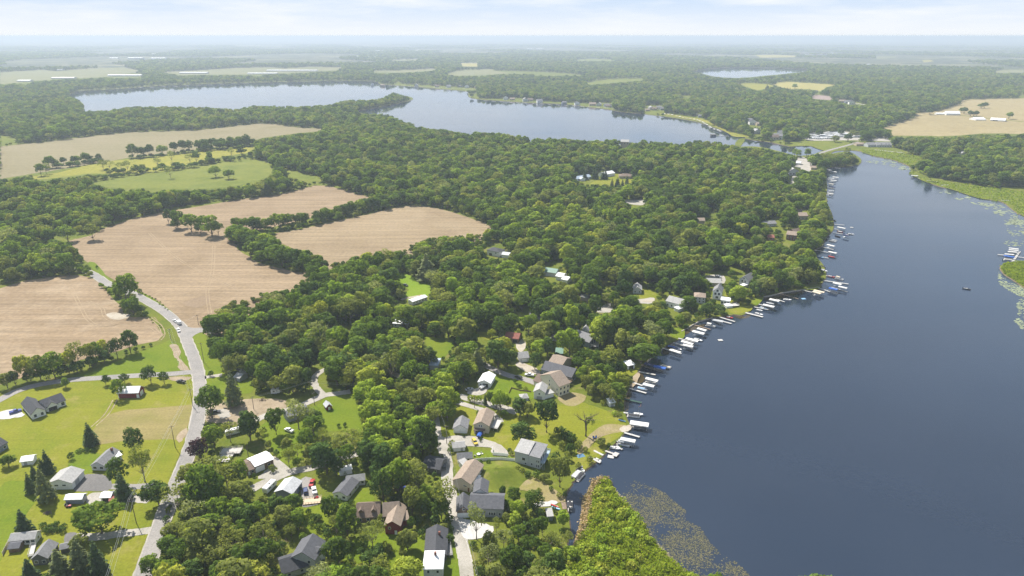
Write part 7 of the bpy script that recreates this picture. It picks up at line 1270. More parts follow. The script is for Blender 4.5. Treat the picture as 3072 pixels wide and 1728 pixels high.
dock('F', (2296, 248), (2390, 262), 'dock between two white boats at the tree tip', 1.4); lift('F', (2360, 240), DF, 'white', 'white canopy at the tree tip'); speedboat(*at('F', (2350, 272), DF), 'red and white boat at the tree tip', 'red', 'white')
dock('F', (2296, 208), (2385, 216), 'uppermost bare dock at the tree tip', 1.4); speedboat(*at('F', (2295, 176), DF), 'dark boat above the uppermost bare dock', 'grey', 'black'); raft(*at('F', (2448, 233), (60, 0)), 'small white raft outside the tree tip')
# narrows
for i, (x, y, c_) in enumerate(((545, 900, 'white'), (588, 914, 'white'), (600, 962, 'white'), (560, 972, 'grey'), (582, 990, 'white'), (560, 1020, 'tan'), (570, 1046, 'navy'), (562, 1080, 'grey'), (556, 1104, 'white'))):
    lift('O', (x, y), (60, 8), c_, f'{c_} boat canopy, {ORD[i]} from the causeway along the narrows', group='boat canopies in the narrows'); dock('O', (x - 36, y + 5), (x + 14, y + 13), f'dock beside the {ORD[i]} boat canopy from the causeway', 1.4, group='docks in the narrows')
dock('O', (590, 880), (640, 885), 'white dock nearest the wooded tip of the narrows', 1.6)
lift('O', (1285, 948), (60, 6), 'white', 'white canopy on the marsh side of the lake', 9); pontoon(*at('O', (1285, 966), (60, 5)), 'dark pontoon boat under the marsh side canopy', 'black', None, 'grey'); dock('O', (1310, 968), (1340, 972), 'short dock beside the marsh side canopy')
dock('O', (1392, 988), (1448, 994), 'left white dock of the pair on the marsh edge', 2.2); dock('O', (1425, 1002), (1482, 998), 'right white dock of the pair on the marsh edge', 2.2); dock('O', (1518, 1032), (1580, 1026), 'single white dock farther along the marsh edge', 2.2); dock('O', (2040, 1163), (2108, 1162), 'white dock near the right end of the marsh', 2.6)
for i, x in enumerate(range(940, 1180, 30)): dock('O', (x, 722 + (x - 940) * .1), (x + 34, 728 + (x - 940) * .1), f'{ORD[i]} white dock from the left before the grey gabled buildings', 2.0, group='docks before the grey gabled buildings')
# dock cluster on the right
dock('Q', (1430, 475), (1500, 480), 'outer arm of the white dock cluster off the reed island', 2.0); dock('Q', (1622, 446), (1560, 535), 'cross walk of the white dock cluster', 2.0); dock('Q', (1590, 492), (1690, 508), 'white dock leading from the cluster to the right edge', 1.6); dock('Q', (1545, 533), (1602, 533), 'lowest short arm of the dock cluster', 1.8)
for i, (x, y) in enumerate(((1567, 424), (1565, 438), (1555, 453), (1528, 474))): lift('Q', (x, y), (60, 5), 'white', f'{ORD[i]} white canopy from the top of the dock cluster', 7.6, 2.6, group='canopies of the dock cluster')
lift('Q', (1528, 492), (60, 6), 'blue', 'blue canopy of the dock cluster', 8); pontoon(*at('Q', (1515, 518), (60, 5)), 'white pontoon boat below the blue canopy of the dock cluster', 'tan', None, 'white')
# lone fishing boat with its angler
P_, r_ = at('Q', (1163, 772), (30, 7)); bt = speedboat(P_, r_, 'dark fishing boat alone in the middle of the lake', 'black', L=5.4, Wd=1.9, group=None)
# far bays
fb = [(720, 520), (760, 524), (800, 530), (850, 545), (885, 552), (920, 560), (960, 568), (1000, 574), (1045, 580), (1080, 588), (1105, 600), (1140, 612), (1160, 625), (1185, 640), (1215, 660), (1225, 672), (1265, 690), (1305, 700), (1330, 712)]
for i, (x, y) in enumerate(fb): lift('N', (x, y), (60, 12), random.choice(('white', 'white', 'tan', 'grey')), f'{ORD[i]} boat canopy from the left along the sandy far bay', 9, 3.6, group='boat canopies along the sandy far bay')
dock('N', (1270, 755), (1420, 768), 'long white jetty behind the dark floating hut', 3)
hb_ = empty('floating_hut', g('N', 1248, 762), .1, 'dark floating hut at the end of the white jetty', 'boathouse'); MB().box(-5, 5, -3, 3, -.4, 3).build('wall', WALL['dark'], hb_); MB().box(-5.4, 5.4, -3.4, 3.4, 3.003, 3.3).build('roof', ROOF['light'], hb_)
for i, x in enumerate(range(590, 1360, 48)): dock('M', (x, 12 + (x - 590) * .042), (x + 26, 14 + (x - 590) * .042), f'{ORD[i]} tiny dock from the left on the far bank left of the spit', 4, group='docks on the far bank left of the spit')
for i, x in enumerate(range(1420, 2480, 62)): dock('M', (x, 133 + (x - 1420) * .058), (x + 30, 137 + (x - 1420) * .058), f'{ORD[i]} tiny dock from the left on the far bank right of the spit', 3.5, group='docks on the far bank right of the spit')
for i, x in enumerate(range(620, 1900, 90)): dock('I', (x, 696 - (x - 620) * .042), (x + 30, 698 - (x - 620) * .042), f'{ORD[i]} tiny dock from the left on the farthest bank', 4, group='docks on the farthest bank')
# ------------------------------------------------------------------ people, poles, fences, yard things
SKIN = mat('skin', (.42, .26, .19), .7); CLOTH = {n_: mat('cloth_' + n_, c, .9) for n_, c in (('dark', (.03, .035, .05)), ('red', (.3, .04, .04)), ('pale', (.5, .5, .48)))}
def seated_person(P, rz, label):
    """one skinned body sitting on a boat bench"""
    J = [(0, 0, .55), (0, 0, .8), (0, 0, 1.05), (.02, 0, 1.2), (.05, 0, 1.38), (.12, .12, .55), (.5, .14, .58), (.52, .14, .15), (.12, -.12, .55), (.5, -.14, .58), (.52, -.14, .15), (0, .2, 1.08), (.12, .27, .82), (.34, .2, .75), (0, -.2, 1.08), (.12, -.27, .82), (.34, -.2, .75)]
    E_ = [(0, 1), (1, 2), (2, 3), (3, 4), (0, 5), (5, 6), (6, 7), (0, 8), (8, 9), (9, 10), (2, 11), (11, 12), (12, 13), (2, 14), (14, 15), (15, 16)]
    R_ = [.15, .14, .16, .07, .11, .1, .075, .05, .1, .075, .05, .07, .05, .04, .07, .05, .04]
    me = bpy.data.meshes.new('body'); me.from_pydata(J, E_, []); me.materials.append(CLOTH['dark']); o = link('person', me, None, P, rz); tag(o, label, 'person')
    sk = o.modifiers.new('skin', 'SKIN')
    for i, v in enumerate(me.skin_vertices[0].data): v.radius = (R_[i], R_[i]); v.use_root = i == 0
    o.modifiers.new('smooth', 'SUBSURF').levels = 1
    b = MB(); b.tube((0, 0, 1.22), (0, 0, 1.45), .09, .1, 8); b.build('head', SKIN, o); MB().tube((-.01, 0, 1.42), (-.01, 0, 1.52), .125, .09, 8).build('cap', CLOTH['red'], o)
pp = Matrix.Rotation(r_, 3, 'Z') @ Vector((-1.6, 0, .12)); seated_person(Vector(P_) + pp, r_, 'person in dark clothes sitting in the dark fishing boat')
WOODP = mat('pole_wood', (.12, .09, .07), .95, var=.2, scale=2)
def pole_h(base, top):
    B = Vector(base); lo, hi = 0, 30
    for _ in range(40):
        m_ = (lo + hi) / 2
        if prj((B.x, B.y, m_))[1] > top: lo = m_
        else: hi = m_
    return max(8, min(13.5, lo))
POLES = {}
def pole(key, crop, base, top, label, rz=.4, arm=True):
    P = g(crop, *base); h = pole_h(P, k(crop, *top)[1]); r = empty('utility_pole', P, rz, label, 'utility pole', 'utility poles along roads and lanes')
    MB().tube((0, 0, -.5), (0, 0, h), .17, .11, 7).build('post', WOODP, r)
    if arm:
        MB().box(-1.2, 1.2, -.08, .08, h - .75, h - .6).build('crossarm', WOODP, r)
        im = cached('insul', lambda: MB().tube((0, 0, 0), (0, 0, .22), .07, .04, 5).mesh('insulator', PAINT['silver']))
        for x in (-1.05, -.4, .4, 1.05): link('insulator', im, r, (x, 0, h - .6))
    POLES[key] = (P, h, rz)
pole('a', 'A', (1020, 705), (1003, 575), 'utility pole beside the dry mown patch by the main road'); pole('b', 'A', (793, 1142), (772, 995), 'utility pole on the lawn between two gravel drives'); pole('c', 'A', (1122, 466), (1097, 360), 'utility pole opposite the black pickup at the road edge')
pole('d', 'G', (1352, 1104), (1340, 1020), 'utility pole at the grassy corner of the west field'); pole('e', 'G', (1612, 1285), (1608, 1090), 'utility pole at the wood edge across from the driveway', -.3); pole('f', 'G', (1570, 988), (1568, 920), 'utility pole at the road junction by the centre field')
pole('g', 'G', (1095, 742), (1089, 655), 'utility pole beside the big roadside tree'); pole('h', 'B', (650, 232), (648, 140), 'utility pole at the fork of the gravel lanes', 1.2); pole('i', 'B', (679, 302), (675, 232), 'shorter pole below the fork of the gravel lanes', 1.2); pole('j', 'B', (272, 332), (268, 252), 'utility pole in the middle of the dirt lot', 1.2)
pole('k', 'B', (236, 655), (228, 555), 'pale pole between the timber deck and white roofed workshop', .2, False); pole('l', 'C', (358, 562), (352, 440), 'utility pole at the lane junction by the gravel turning area', .2); pole('m', 'C', (270, 292), (264, 165), 'utility pole among bright trees above the lane', .7); pole('n', 'F', (566, 722), (566, 650), 'utility pole beside the small grey gabled house')
pole('o', 'C', (545, 322), (543, 240), 'thin pole beside the row of small garden trees', .2, False)
WIRE = mat('wire', (.45, .45, .43), .4, .5)
def line_between(a, b, label, n=3, r=.035):
    (A, ha, ra), (B, hb2, rb) = a, b; mb = MB()
    for x in ([-1.05, -.4, 1.05] if n == 3 else [-.4]):
        p0 = A + Vector((math.cos(ra) * x, math.sin(ra) * x, ha - .4)); p1 = B + Vector((math.cos(rb) * x, math.sin(rb) * x, hb2 - .4)); L = (p1 - p0).length
        mb.path([p0.lerp(p1, t / 12) - Vector((0, 0, L * .016 * 4 * (t / 12) * (1 - t / 12))) for t in range(13)], r, 3)
    o = mb.build('power_line', WIRE); tag(o, label, 'power line', 'overhead power lines')
off = (S(330, 1860), 12.0, .4)
line_between(POLES['a'], POLES['b'], 'power line over the lawn from the dry patch to the gravel drives'); line_between(POLES['b'], off, 'power line leaving the frame over the lower left pines'); line_between(POLES['c'], POLES['a'], 'power line along the main road beside the dry patch'); line_between(POLES['d'], POLES['c'], 'power line along the road past the side road mouth'); line_between(POLES['f'], POLES['d'], 'power line across the road junction', 1)
line_between(POLES['j'], POLES['h'], 'power line over the dirt lot', 3); line_between(POLES['h'], POLES['m'], 'power line through the trees behind the bright grove', 3); line_between(POLES['m'], POLES['l'], 'power line above the village lane', 1); line_between(POLES['m'], (g('H', 1580, 1255), 11, .7), 'power line running up into the dark woods', 3); line_between(POLES['l'], (S(1440, 1800), 11, .2), 'power line along the lower village lane', 1)
# fences
PICK = mat('vinyl_fence', (.76, .76, .74), .5)
def fence(crop, pts, label, h=1.7, step=2.4, m=None, name='vinyl_fence'):
    P = [g(crop, *q) for q in pts]; r = empty(name, P[0], 0, label, 'fence'); m = m or PICK
    for A, B in zip(P[:-1], P[1:]):
        d = B - A; n = max(1, round(d.length / step)); s = d.length / n; rz = math.atan2(d.y, d.x)
        pm = cached(('fp', round(s, 3), h, m.name), lambda: MB().box(.08, s - .08, -.03, .03, .08, h).mesh('panel', m)); qm = cached(('fq', h, m.name), lambda: MB().box(-.08, .08, -.08, .08, -.3, h + .15).mesh('post', m))
        for i in range(n):
            p = A + d * (i / n) - r.location; link('panel', pm, r, p, rz); link('post', qm, r, p, rz)
fence('C', [(530, 684), (620, 676), (720, 672), (816, 682)], 'tall white fence along the lower side of the small lawn'); fence('C', [(664, 602), (668, 638), (770, 648)], 'white fence curving round the upper corner of the small lawn')
fence('A', [(18, 1330), (75, 1215)], 'pale board fence left of the white mobile home', 1.6, 2.4, mat('pale_boards', (.55, .5, .42), .8), 'board_fence')
fence('C', [(485, 1200), (560, 1449)], 'white rail along the lower village lane', .5, 3.0, PICK, 'guard_rail')
BRN = mat('timber', (.22, .15, .10), .9, var=.2, scale=1.5)
fence('E', [(340, 805), (360, 765), (380, 770), (430, 785), (520, 795)], 'low timber retaining fence in the terrace lawn', .8, 2.0, BRN, 'timber_fence')
# sea walls
def seawall(crop, pts, label):
    P = [g(crop, *q) for q in pts]; b = MB()
    for A, B in zip(P[:-1], P[1:]):
        d = (B - A).normalized(); v = Vector((-d.y, d.x, 0)) * .25
        b.add([A + v - Vector((0, 0, 1)), B + v - Vector((0, 0, 1)), B - v - Vector((0, 0, 1)), A - v - Vector((0, 0, 1)), A + v + Vector((0, 0, .4)), B + v + Vector((0, 0, .4)), B - v + Vector((0, 0, .4)), A - v + Vector((0, 0, .4))], [(3, 2, 1, 0), (4, 5, 6, 7), (0, 1, 5, 4), (1, 2, 6, 5), (2, 3, 7, 6), (3, 0, 4, 7)])
    tag(b.build('sea_wall', mat('sea_wall_stone', (.38, .34, .29), .9, var=.2, scale=1)), label, 'sea wall')
seawall('F', [(1690, 832), (1760, 818), (1830, 803), (1950, 780), (2060, 768), (2160, 748)], 'long curved stone sea wall behind the thin brown dock'); seawall('F', [(690, 1392), (750, 1335), (815, 1284)], 'straight sea wall under the leaning shore trees'); seawall('F', [(985, 1130), (1085, 1072), (1140, 1042), (1250, 1012)], 'rust stained sea wall corner above two canopies')
# decks and yard things
def deck(crop, A, B, C, z, label, m=None, rail=True):
    A, B = g(crop, *A), g(crop, *B); C = g(crop, *C) if isinstance(C, tuple) else C; L, D, rz, c = frame_of(A, B, C); r = empty('timber_deck', c, rz, label, 'deck'); m = m or DECK
    n = max(3, int(D / .9))
    bm_ = cached(('db', round(L, 2), round(D / n, 3), m.name), lambda: MB().box(-L / 2, L / 2, -D / n / 2 + .02, D / n / 2 - .02, 0, .1).mesh('deck_board', m))
    for i in range(n): link('deck_board', bm_, r, (0, -D / 2 + (i + .5) * D / n, z))
    b = MB()
    for x in (-L / 2 + .1, 0, L / 2 - .1):
        for y in (-D / 2 + .1, D / 2 - .1): b.box(x - .07, x + .07, y - .07, y + .07, -.3, z - .003)
    b.build('post_frame', m, r)
    if rail:
        b = MB()
        for y in (-D / 2, D / 2): b.box(-L / 2, L / 2, y - .04, y + .04, z + .9, z + 1.0); b.box(-L / 2, L / 2, y - .03, y + .03, z + .45, z + .52)
        for x in (-L / 2, L / 2): b.box(x - .04, x + .04, -D / 2 + .05, D / 2 - .05, z + .9, z + 1.0)
        for i in range(7):
            x = -L / 2 + L * i / 6
            for y in (-D / 2, D / 2): b.box(x - .05, x + .05, y - .05, y + .05, z + .1, z + .897)
        b.build('railing', m, r)
deck('B', (20, 692), (100, 695), (160, 640), .9, 'weathered timber deck platform on the lawn near the purple tree', DECK); deck('B', (45, 645), (180, 640), 5, 1.2, 'railed rear half of the weathered platform', DECK)
deck('C', (648, 472), (698, 480), (722, 420), 1.6, 'white deck on the side of the beige cottage', DECKW); deck('C', (985, 733), (1012, 738), (1020, 640), 3.2, 'high lakeside deck on the stepped grey house', mat('blue_deck', (.30, .38, .45), .7)); deck('E', (998, 448), (1062, 452), (1110, 412), 2.0, 'white railed deck in front of the blue grey house', DECKW); deck('E', (795, 770), (850, 735), 5, 2.2, 'brown deck at the lake end of the cream house', BRN); deck('C', (352, 1330), (400, 1322), (398, 1240), 1.0, 'grey timber deck beside the charcoal roofed bungalow', mat('grey_boards', (.26, .25, .24), .9)); deck('F', (1400, 905), (1430, 925), 5, 1.2, 'lowest white deck of the tiered house', DECKW); deck('B', (600, 978), (720, 965), (712, 925), .5, 'tan timber deck at the end of the asphalt pad', mat('tan_boards', (.5, .4, .28), .8)); deck('A', (165, 1348), (196, 1340), (220, 1270), .8, 'white pergola deck between the mobile home and grey bungalow', DECKW)
def atv(crop, c, rz, col, label):
    P = g(crop, *c); P.z = .15; r = empty('lawn_tractor', P, rz, label, 'tractor')
    MB().extrude_y([(-.9, .4), (1.0, .4), (1.05, .85), (.2, .95), (0, .7), (-.9, .75)], -.42, .42).build('body', PAINT[col], r); MB().box(-.75, -.25, -.28, .28, .76, 1.05).build('seat', PAINT['black'], r)
    for x in (-.6, .7):
        for y in (-.5, .5): o = link('wheel', cached('wheel', wheel_mesh), r, (x, y, .3)); o.scale = (.85, .9, .85)
atv('B', (690, 932), .3, 'red', 'red lawn tractor on the tan timber deck'); atv('A', (400, 1050), .1, 'red', 'red lawn tractor in front of the blue grey garage'); atv('A', (390, 1040), .5, 'black', 'black lawn tractor left of the red one')
def covered_boat(crop, a, b, hull, cover, label):
    p, rz = aim(crop, a, b); p.z = .95; r = speedboat(p, rz, label, hull, cover, None, 6.5, 2.4); MB().box(-2.6, 3.6, -.7, -.55, -.65, -.5).box(-2.6, 3.6, .55, .7, -.65, -.5).build('trailer_frame', STEEL, r)
    for sy in (-1, 1): link('wheel', cached('wheel', wheel_mesh), r, (-.8, sy * 1.0, -.42))
covered_boat('C', (585, 200), (625, 172), 'white', 'grey', 'large white boat on a trailer in front of the white metal garage'); covered_boat('C', (575, 520), (590, 490), 'blue', 'blue', 'bright blue covered boat on a trailer before the beige cottage')
def round_table(crop, c, label):
    r = empty('patio_table', g(crop, *c), 0, label, 'table'); b = MB(); b.tube((0, 0, .7), (0, 0, .76), .9, .9, 12); b.build('table_top', TRIM, r); MB().tube((0, 0, 0), (0, 0, .697), .08, n=6).build('leg', STEEL, r)
round_table('C', (572, 638), 'round white table on the fenced lawn')
def chair(crop, c, rz, col, label, grp):
    r = empty('lawn_chair', g(crop, *c), rz, label, 'chair', grp); cm = CANVAS[col]
    link('seat', cached(('ls', col), lambda: MB().box(-.4, .4, -.4, .4, .38, .46).mesh('seat', cm)), r); link('backrest', cached(('lb', col), lambda: MB().add([(-.4, .36, .46), (.4, .36, .46), (.4, .62, 1.1), (-.4, .62, 1.1), (-.4, .42, .46), (.4, .42, .46), (.4, .68, 1.1), (-.4, .68, 1.1)], [(0, 1, 2, 3), (7, 6, 5, 4), (0, 4, 5, 1), (1, 5, 6, 2), (2, 6, 7, 3), (3, 7, 4, 0)]).mesh('backrest', cm)), r)
    for x in (-.36, .36):
        for y in (-.36, .36): link('leg', cached('ll', lambda: MB().box(-.03, .03, -.03, .03, 0, .38).mesh('leg', STEEL)), r, (x, y, 0))
chair('C', (596, 632), 1, 'white', 'white chair right of the round white table', None); chair('C', (545, 645), 3, 'white', 'white chair left of the round white table', None)
chair('E', (1022, 1168), .3, 'blue', 'left blue lawn chair under the dead tree', None); chair('E', (1040, 1165), -.4, 'blue', 'right blue lawn chair under the dead tree', None)
def kayak(crop, c, d, col, label):
    P, rz = at(crop, c, d, .1); o = hull_mesh(4.2, .8, .3, PAINT[col]); o.name = 'kayak'; q = link('kayak', o, None, P, rz); q.location.z = .3; tag(q, label, 'kayak')
kayak('E', (1250, 1030), (30, 12), 'sky', 'pale blue kayak on the shore under trees'); kayak('C', (1085, 985), (20, 10), 'red', 'red kayak beside the pale landing path'); kayak('C', (1092, 1000), (20, 6), 'sky', 'blue kayak below the red kayak')
tp = empty('tarp', g('E', 918, 1310), .4, 'blue green tarp heap on the bank near the pale dock', 'tarp'); MB().add([(-2, -1.3, 0), (2, -1.3, 0), (2, 1.3, 0), (-2, 1.3, 0), (-1.2, 0, 1.3), (1.1, .2, 1.1)], [(0, 1, 5, 4), (1, 2, 5), (2, 3, 4, 5), (3, 0, 4)]).build('sheet', CANVAS['sky'], tp)
# brush piles, the dead tree, a mound
def dead_tree(P, h, label):
    r = empty('dead_tree', P, .3, label, 'tree'); b = MB(); rr = random.Random(5)
    b.path([(0, 0, -.4), (.1, 0, h * .3), (-.3, .1, h * .62), (-.1, .2, h * .85)], .5, 7, [.6, .48, .38, .2])
    def limb(p, d, L, rad, n):
        q = p + d * L; mid = p + d * L * .5 + Vector((rr.uniform(-.3, .3), rr.uniform(-.3, .3), .25)); b.path([p, mid, q], rad, 5, [rad, rad * .7, rad * .35])
        if n:
            for _ in range(3): limb(p.lerp(q, rr.uniform(.5, 1)), (d + Vector((rr.uniform(-.8, .8), rr.uniform(-.8, .8), rr.uniform(-.1, .6)))).normalized(), L * .62, rad * .45, n - 1)
    for i in range(6):
        a = i * 1.05 + rr.random(); limb(Vector((0, 0, h * (.45 + .07 * i))), Vector((math.cos(a), math.sin(a), .5)).normalized(), h * .34, .24, 2)
    b.build('trunk', MATS['bark'], r); c2 = PRO['wispy'][0][0].copy(); c2.materials[0] = MATS['leaf_dark']; c_ = link('crown', c2, r, (2.2, -.4, h * .22)); c_.scale = (.5, .5, .5)
dead_tree(g('E', 958, 1150), 13, 'dark half bare tree with twisted limbs on the grassy point')
HEAP = mat('brush', (.17, .13, .10), .95, var=.3, scale=2)
def heap(crop, c, s, label, name='brush_pile'):
    b = MB(); rr = random.Random(int(c[0])); P = g(crop, *c)
    r = empty(name, P, 0, label, 'brush pile')
    for i in range(46):
        a = rr.uniform(0, 6.28); d = rr.uniform(0, s); p = Vector((math.cos(a) * d, math.sin(a) * d * .7, rr.uniform(.05, max(.1, 1.2 - d / s)))); v = Vector((rr.uniform(-1, 1), rr.uniform(-1, 1), rr.uniform(-.2, .4))) * 1.2; b.tube(p - v * .5, p + v * .5, rr.uniform(.05, .13), n=4)
    o = b.build('branch_heap', HEAP, r); o['kind'] = 'stuff'
heap('B', (465, 1225), 4.5, 'pile of grey brushwood beside the two-storey grey house'); heap('B', (330, 270), 3.5, 'brush pile at the back of the dirt lot'); heap('A', (275, 1085), 1.6, 'small heap of branches on the lower left lawn')
def mound(crop, c, rx, ry, h, m, label):
    P = g(crop, *c); n, rings = 28, 7; vs = []; rr = random.Random(3)
    for j in range(rings + 1):
        f = j / rings
        for i in range(n):
            a = 2 * math.pi * i / n; wob = 1 + .1 * math.sin(3 * a) + .05 * math.sin(5 * a + 1); vs.append((P.x + rx * wob * f * math.cos(a), P.y + ry * wob * f * math.sin(a), h * (math.cos(math.pi * f) * .5 + .5) * (1 + rr.uniform(-.07, .07)) - .05 + (.1 if f < 1 else 0)))
    fs = [(j * n + i, (j + 1) * n + i, (j + 1) * n + (i + 1) % n, j * n + (i + 1) % n) for j in range(rings) for i in range(n)]
    me = bpy.data.meshes.new('mound'); me.from_pydata(vs, [], fs); me.materials.append(MATS[m]); me.polygons.foreach_set('use_smooth', [True] * len(fs)); tag(link('mound', me), label, None, None, 'structure')
mound('C', (690, 770), 19, 14, 3.2, 'marsh', None); mound('A', (1270, 500), 3.5, 2.5, 1.1, 'gravel', None)
# ------------------------------------------------------------------ reeds, lilies, marsh shrubs (nobody could count them)
def inside(poly, x, y):
    r = np.zeros(len(x), bool); P = np.array(poly)
    for i in range(len(P)):
        ax, ay = P[i - 1]; bx, by = P[i]
        if ay == by: continue
        r ^= ((ay > y) != (by > y)) & (x < (bx - ax) * (y - ay) / (by - ay) + ax)
    return r
def fill_points(poly, spacing, rr):
    P = np.array(poly); x0, y0 = P.min(0); x1, y1 = P.max(0); X, Y = np.meshgrid(np.arange(x0, x1, spacing), np.arange(y0, y1, spacing))
    X = (X + rr.uniform(-.5, .5, X.shape) * spacing).ravel(); Y = (Y + rr.uniform(-.5, .5, Y.shape) * spacing).ravel(); m = inside(poly, X, Y); return X[m], Y[m]
R2 = np.random.default_rng(11)
leaf_mat('reed_brown', [(0, (.38, .29, .16)), (1, (.45, .35, .20))], .3); leaf_mat('reed_green', [(0, (.19, .26, .02)), (1, (.24, .30, .03))], .5); leaf_mat('lily', [(0, (.105, .10, .06)), (1, (.145, .135, .075))], .1); leaf_mat('reed_pale', [(0, (.40, .36, .24)), (1, (.44, .40, .28))], .3)
def tufts(name, poly, spacing, hgt, per, material, label, spread=.8, size=.7):
    X, Y = fill_points(poly, spacing, R2); n = len(X); ph = .5 + .5 * np.sin(X * .31 + 1.7 * np.sin(Y * .23)) * np.sin(Y * .27 + X * .11)
    H = hgt * (.25 + 1.05 * ph ** 1.5) * R2.uniform(.7, 1.2, n); X, Y, H = (np.repeat(q, per) for q in (X, Y, H)); m = n * per
    C = np.stack([X + R2.normal(0, spread, m), Y + R2.normal(0, spread, m), H * R2.uniform(.35, 1, m)], 1); N_ = R2.normal(0, .55, (m, 3)) + np.array([0, -.1, .7]); N_ /= np.linalg.norm(N_, axis=1)[:, None]
    tag(link(name, leaf_mesh(name, C, N_, size * R2.uniform(.6, 1.4, m), np.repeat(R2.uniform(.1, .65, n), per) + R2.uniform(0, .35, m), material, R2)), label, None, None, 'stuff')
PEN = ks('D', (1300, 1600), (1135, 1449), (1000, 1350), (930, 1280), (830, 1190), (750, 1100), (710, 1020), (640, 940), (580, 850), (520, 790), (450, 710), (415, 640), (400, 575), (330, 560), (300, 600), (250, 690), (235, 800), (220, 930), (180, 1030), (150, 1120), (60, 1200), (-100, 1300), (-100, 1600))
tufts('marsh_plants', gpoly(PEN), 1.15, 2.9, 9, 'reed_green', 'dense yellow green marsh plants covering the peninsula', .55, .75)
tufts('reeds', gpoly(ks('D', (345, 545), (390, 560), (310, 590), (262, 640), (222, 760), (200, 880), (180, 980), (140, 1050), (112, 1130), (80, 1160), (100, 1060), (125, 980), (140, 850), (150, 740), (200, 680), (235, 598))), .9, 1.9, 10, 'reed_brown', 'rust brown dry reeds along the channel side of the peninsula', .45, .7)
tufts('reed_fringe', gpoly(ks('D', (415, 640), (450, 705), (520, 785), (585, 850), (640, 935), (712, 1020), (752, 1100), (830, 1188), (935, 1280), (1000, 1350), (1135, 1449), (1150, 1449), (1010, 1345), (945, 1272), (842, 1180), (768, 1095), (725, 1015), (655, 930), (598, 845), (535, 780), (465, 700), (425, 635))), .6, .6, 7, 'reed_pale', 'pale dead reed fringe along the open water', .3, .5)
tufts('marsh_grass', gpoly(MARSH), 4.5, 1.0, 5, 'reed_green', 'green reed bed along the far right shore', 1.8, 1.8)
tufts('marsh_plants', gpoly(ks('Q', (1760, 530), (1560, 540), (1490, 552), (1456, 590), (1492, 643), (1562, 688), (1640, 742), (1760, 790))), 1.5, 1.8, 9, 'reed_green', 'green marsh plants on the island at the right edge', .7, .95)
def pads(name, poly, spacing, thr, material, label, s0, s1, dens=1.0, z=WATERZ + .03, fr=(.06, .11)):
    X, Y = fill_points(gpoly(poly), spacing, R2); nn = np.sin(X * fr[0] + 2 * np.sin(Y * .07)) * np.sin(Y * fr[1] + 1.3 * np.sin(X * .05)) + .55 * np.sin(X * .31 + Y * .17) * np.sin(Y * .41 - X * .13) + R2.normal(0, .42, len(X))
    m = nn > thr; X, Y = X[m], Y[m]; n = len(X); vs = []; fs = []; S_ = R2.uniform(s0, s1, n); A_ = R2.uniform(0, 6.28, n)
    for i in range(n):
        o = len(vs); vs += [(X[i] + S_[i] * math.cos(A_[i] + t * 1.0472) * (1 + .25 * math.sin(t * 2.3 + i)), Y[i] + S_[i] * math.sin(A_[i] + t * 1.0472), z + .01 * (i % 5)) for t in range(6)]; fs.append(tuple(range(o, o + 6)))
    me = bpy.data.meshes.new(name); me.from_pydata(vs, [], fs); me.materials.append(MATS[material]); a = me.attributes.new('tint', 'FLOAT', 'FACE'); a.data.foreach_set('value', R2.uniform(.05, .95, n).astype(np.float32)); me.update(); tag(link(name, me), label, None, None, 'stuff')
pads('lily_pads', ks('D', (420, 560), (520, 560), (720, 590), (900, 690), (980, 760), (1090, 850), (1090, 930), (1220, 1000), (1300, 1130), (1400, 1230), (1540, 1310), (1640, 1400), (1700, 1500), (1250, 1520), (1000, 1330), (930, 1270), (830, 1180), (760, 1100), (720, 1010), (650, 930), (590, 840), (530, 780), (460, 700), (430, 640)), .5, .12, 'lily', 'scattered lily pads and weed off the peninsula', .12, .36)
mat('algae', (.19, .22, .13), .7, var=.15, scale=.05); 
pads('algae', ks('O', (820, 800), (900, 800), (1060, 810), (1230, 860), (1290, 940), (1160, 890), (1050, 850), (960, 850), (905, 835)), 3.0, .75, 'algae', 'pale floating weed in the narrows', 1.0, 3.2, fr=(.02, .03))
pads('algae', ks('O', (1500, 1050), (1700, 1100), (1850, 1160), (2040, 1190), (2237, 1330), (2300, 1449), (2180, 1449), (2100, 1380), (2000, 1280), (1850, 1200), (1650, 1150), (1500, 1120)), 3.0, .65, 'algae', 'pale weed bed under the far right reed bank', 1.0, 3.0, fr=(.02, .03))
pads('algae', ks('Q', (1700, 130), (1550, 130), (1500, 240), (1560, 320), (1480, 370), (1520, 400), (1700, 420)), 1.8, .2, 'algae', 'pale weed bed above the dock cluster', .6, 1.6, fr=(.03, .04))
pads('algae', ks('Q', (1430, 600), (1470, 660), (1560, 710), (1700, 780), (1700, 1150), (1640, 1130), (1580, 1050), (1620, 960), (1590, 900), (1610, 820), (1520, 780), (1440, 720)), 1.5, .3, 'algae', 'pale weed bed below the reed island at the right edge', .5, 1.3, fr=(.04, .05))
MARSH_SHRUBS = []
for poly, sp, hh, thr in ((ks('O', (1290, 900), (1400, 840), (1600, 820), (1900, 830), (2237, 900), (2300, 1060), (2000, 1030), (1700, 1000), (1400, 960)), 5.0, 4.0, -.15), (ks('O', (1100, 735), (1390, 790), (1300, 840), (1150, 800)), 6, 2.5, .5), (PEN, 3.6, 3.2, -.05)):
    X, Y = fill_points(gpoly(poly), sp, R2); nn = np.sin(X * .09 + 1.2 * np.sin(Y * .08)) * np.sin(Y * .1) + R2.normal(0, .35, len(X))
    for x, y, q in zip(X, Y, nn):
        if q > thr:
            kk = random.choice(('shrubbright', 'shrubbright', 'shrubbright', 'shrubyellow') if hh < 3.9 else ('shrubbright', 'shrubolive', 'shrub', 'shrubolive')); h_ = hh * random.uniform(.6, 1.3); MARSH_SHRUBS.append([x, y, h_, h_ * .72, kk, random.randrange(3), hh == 3.2])
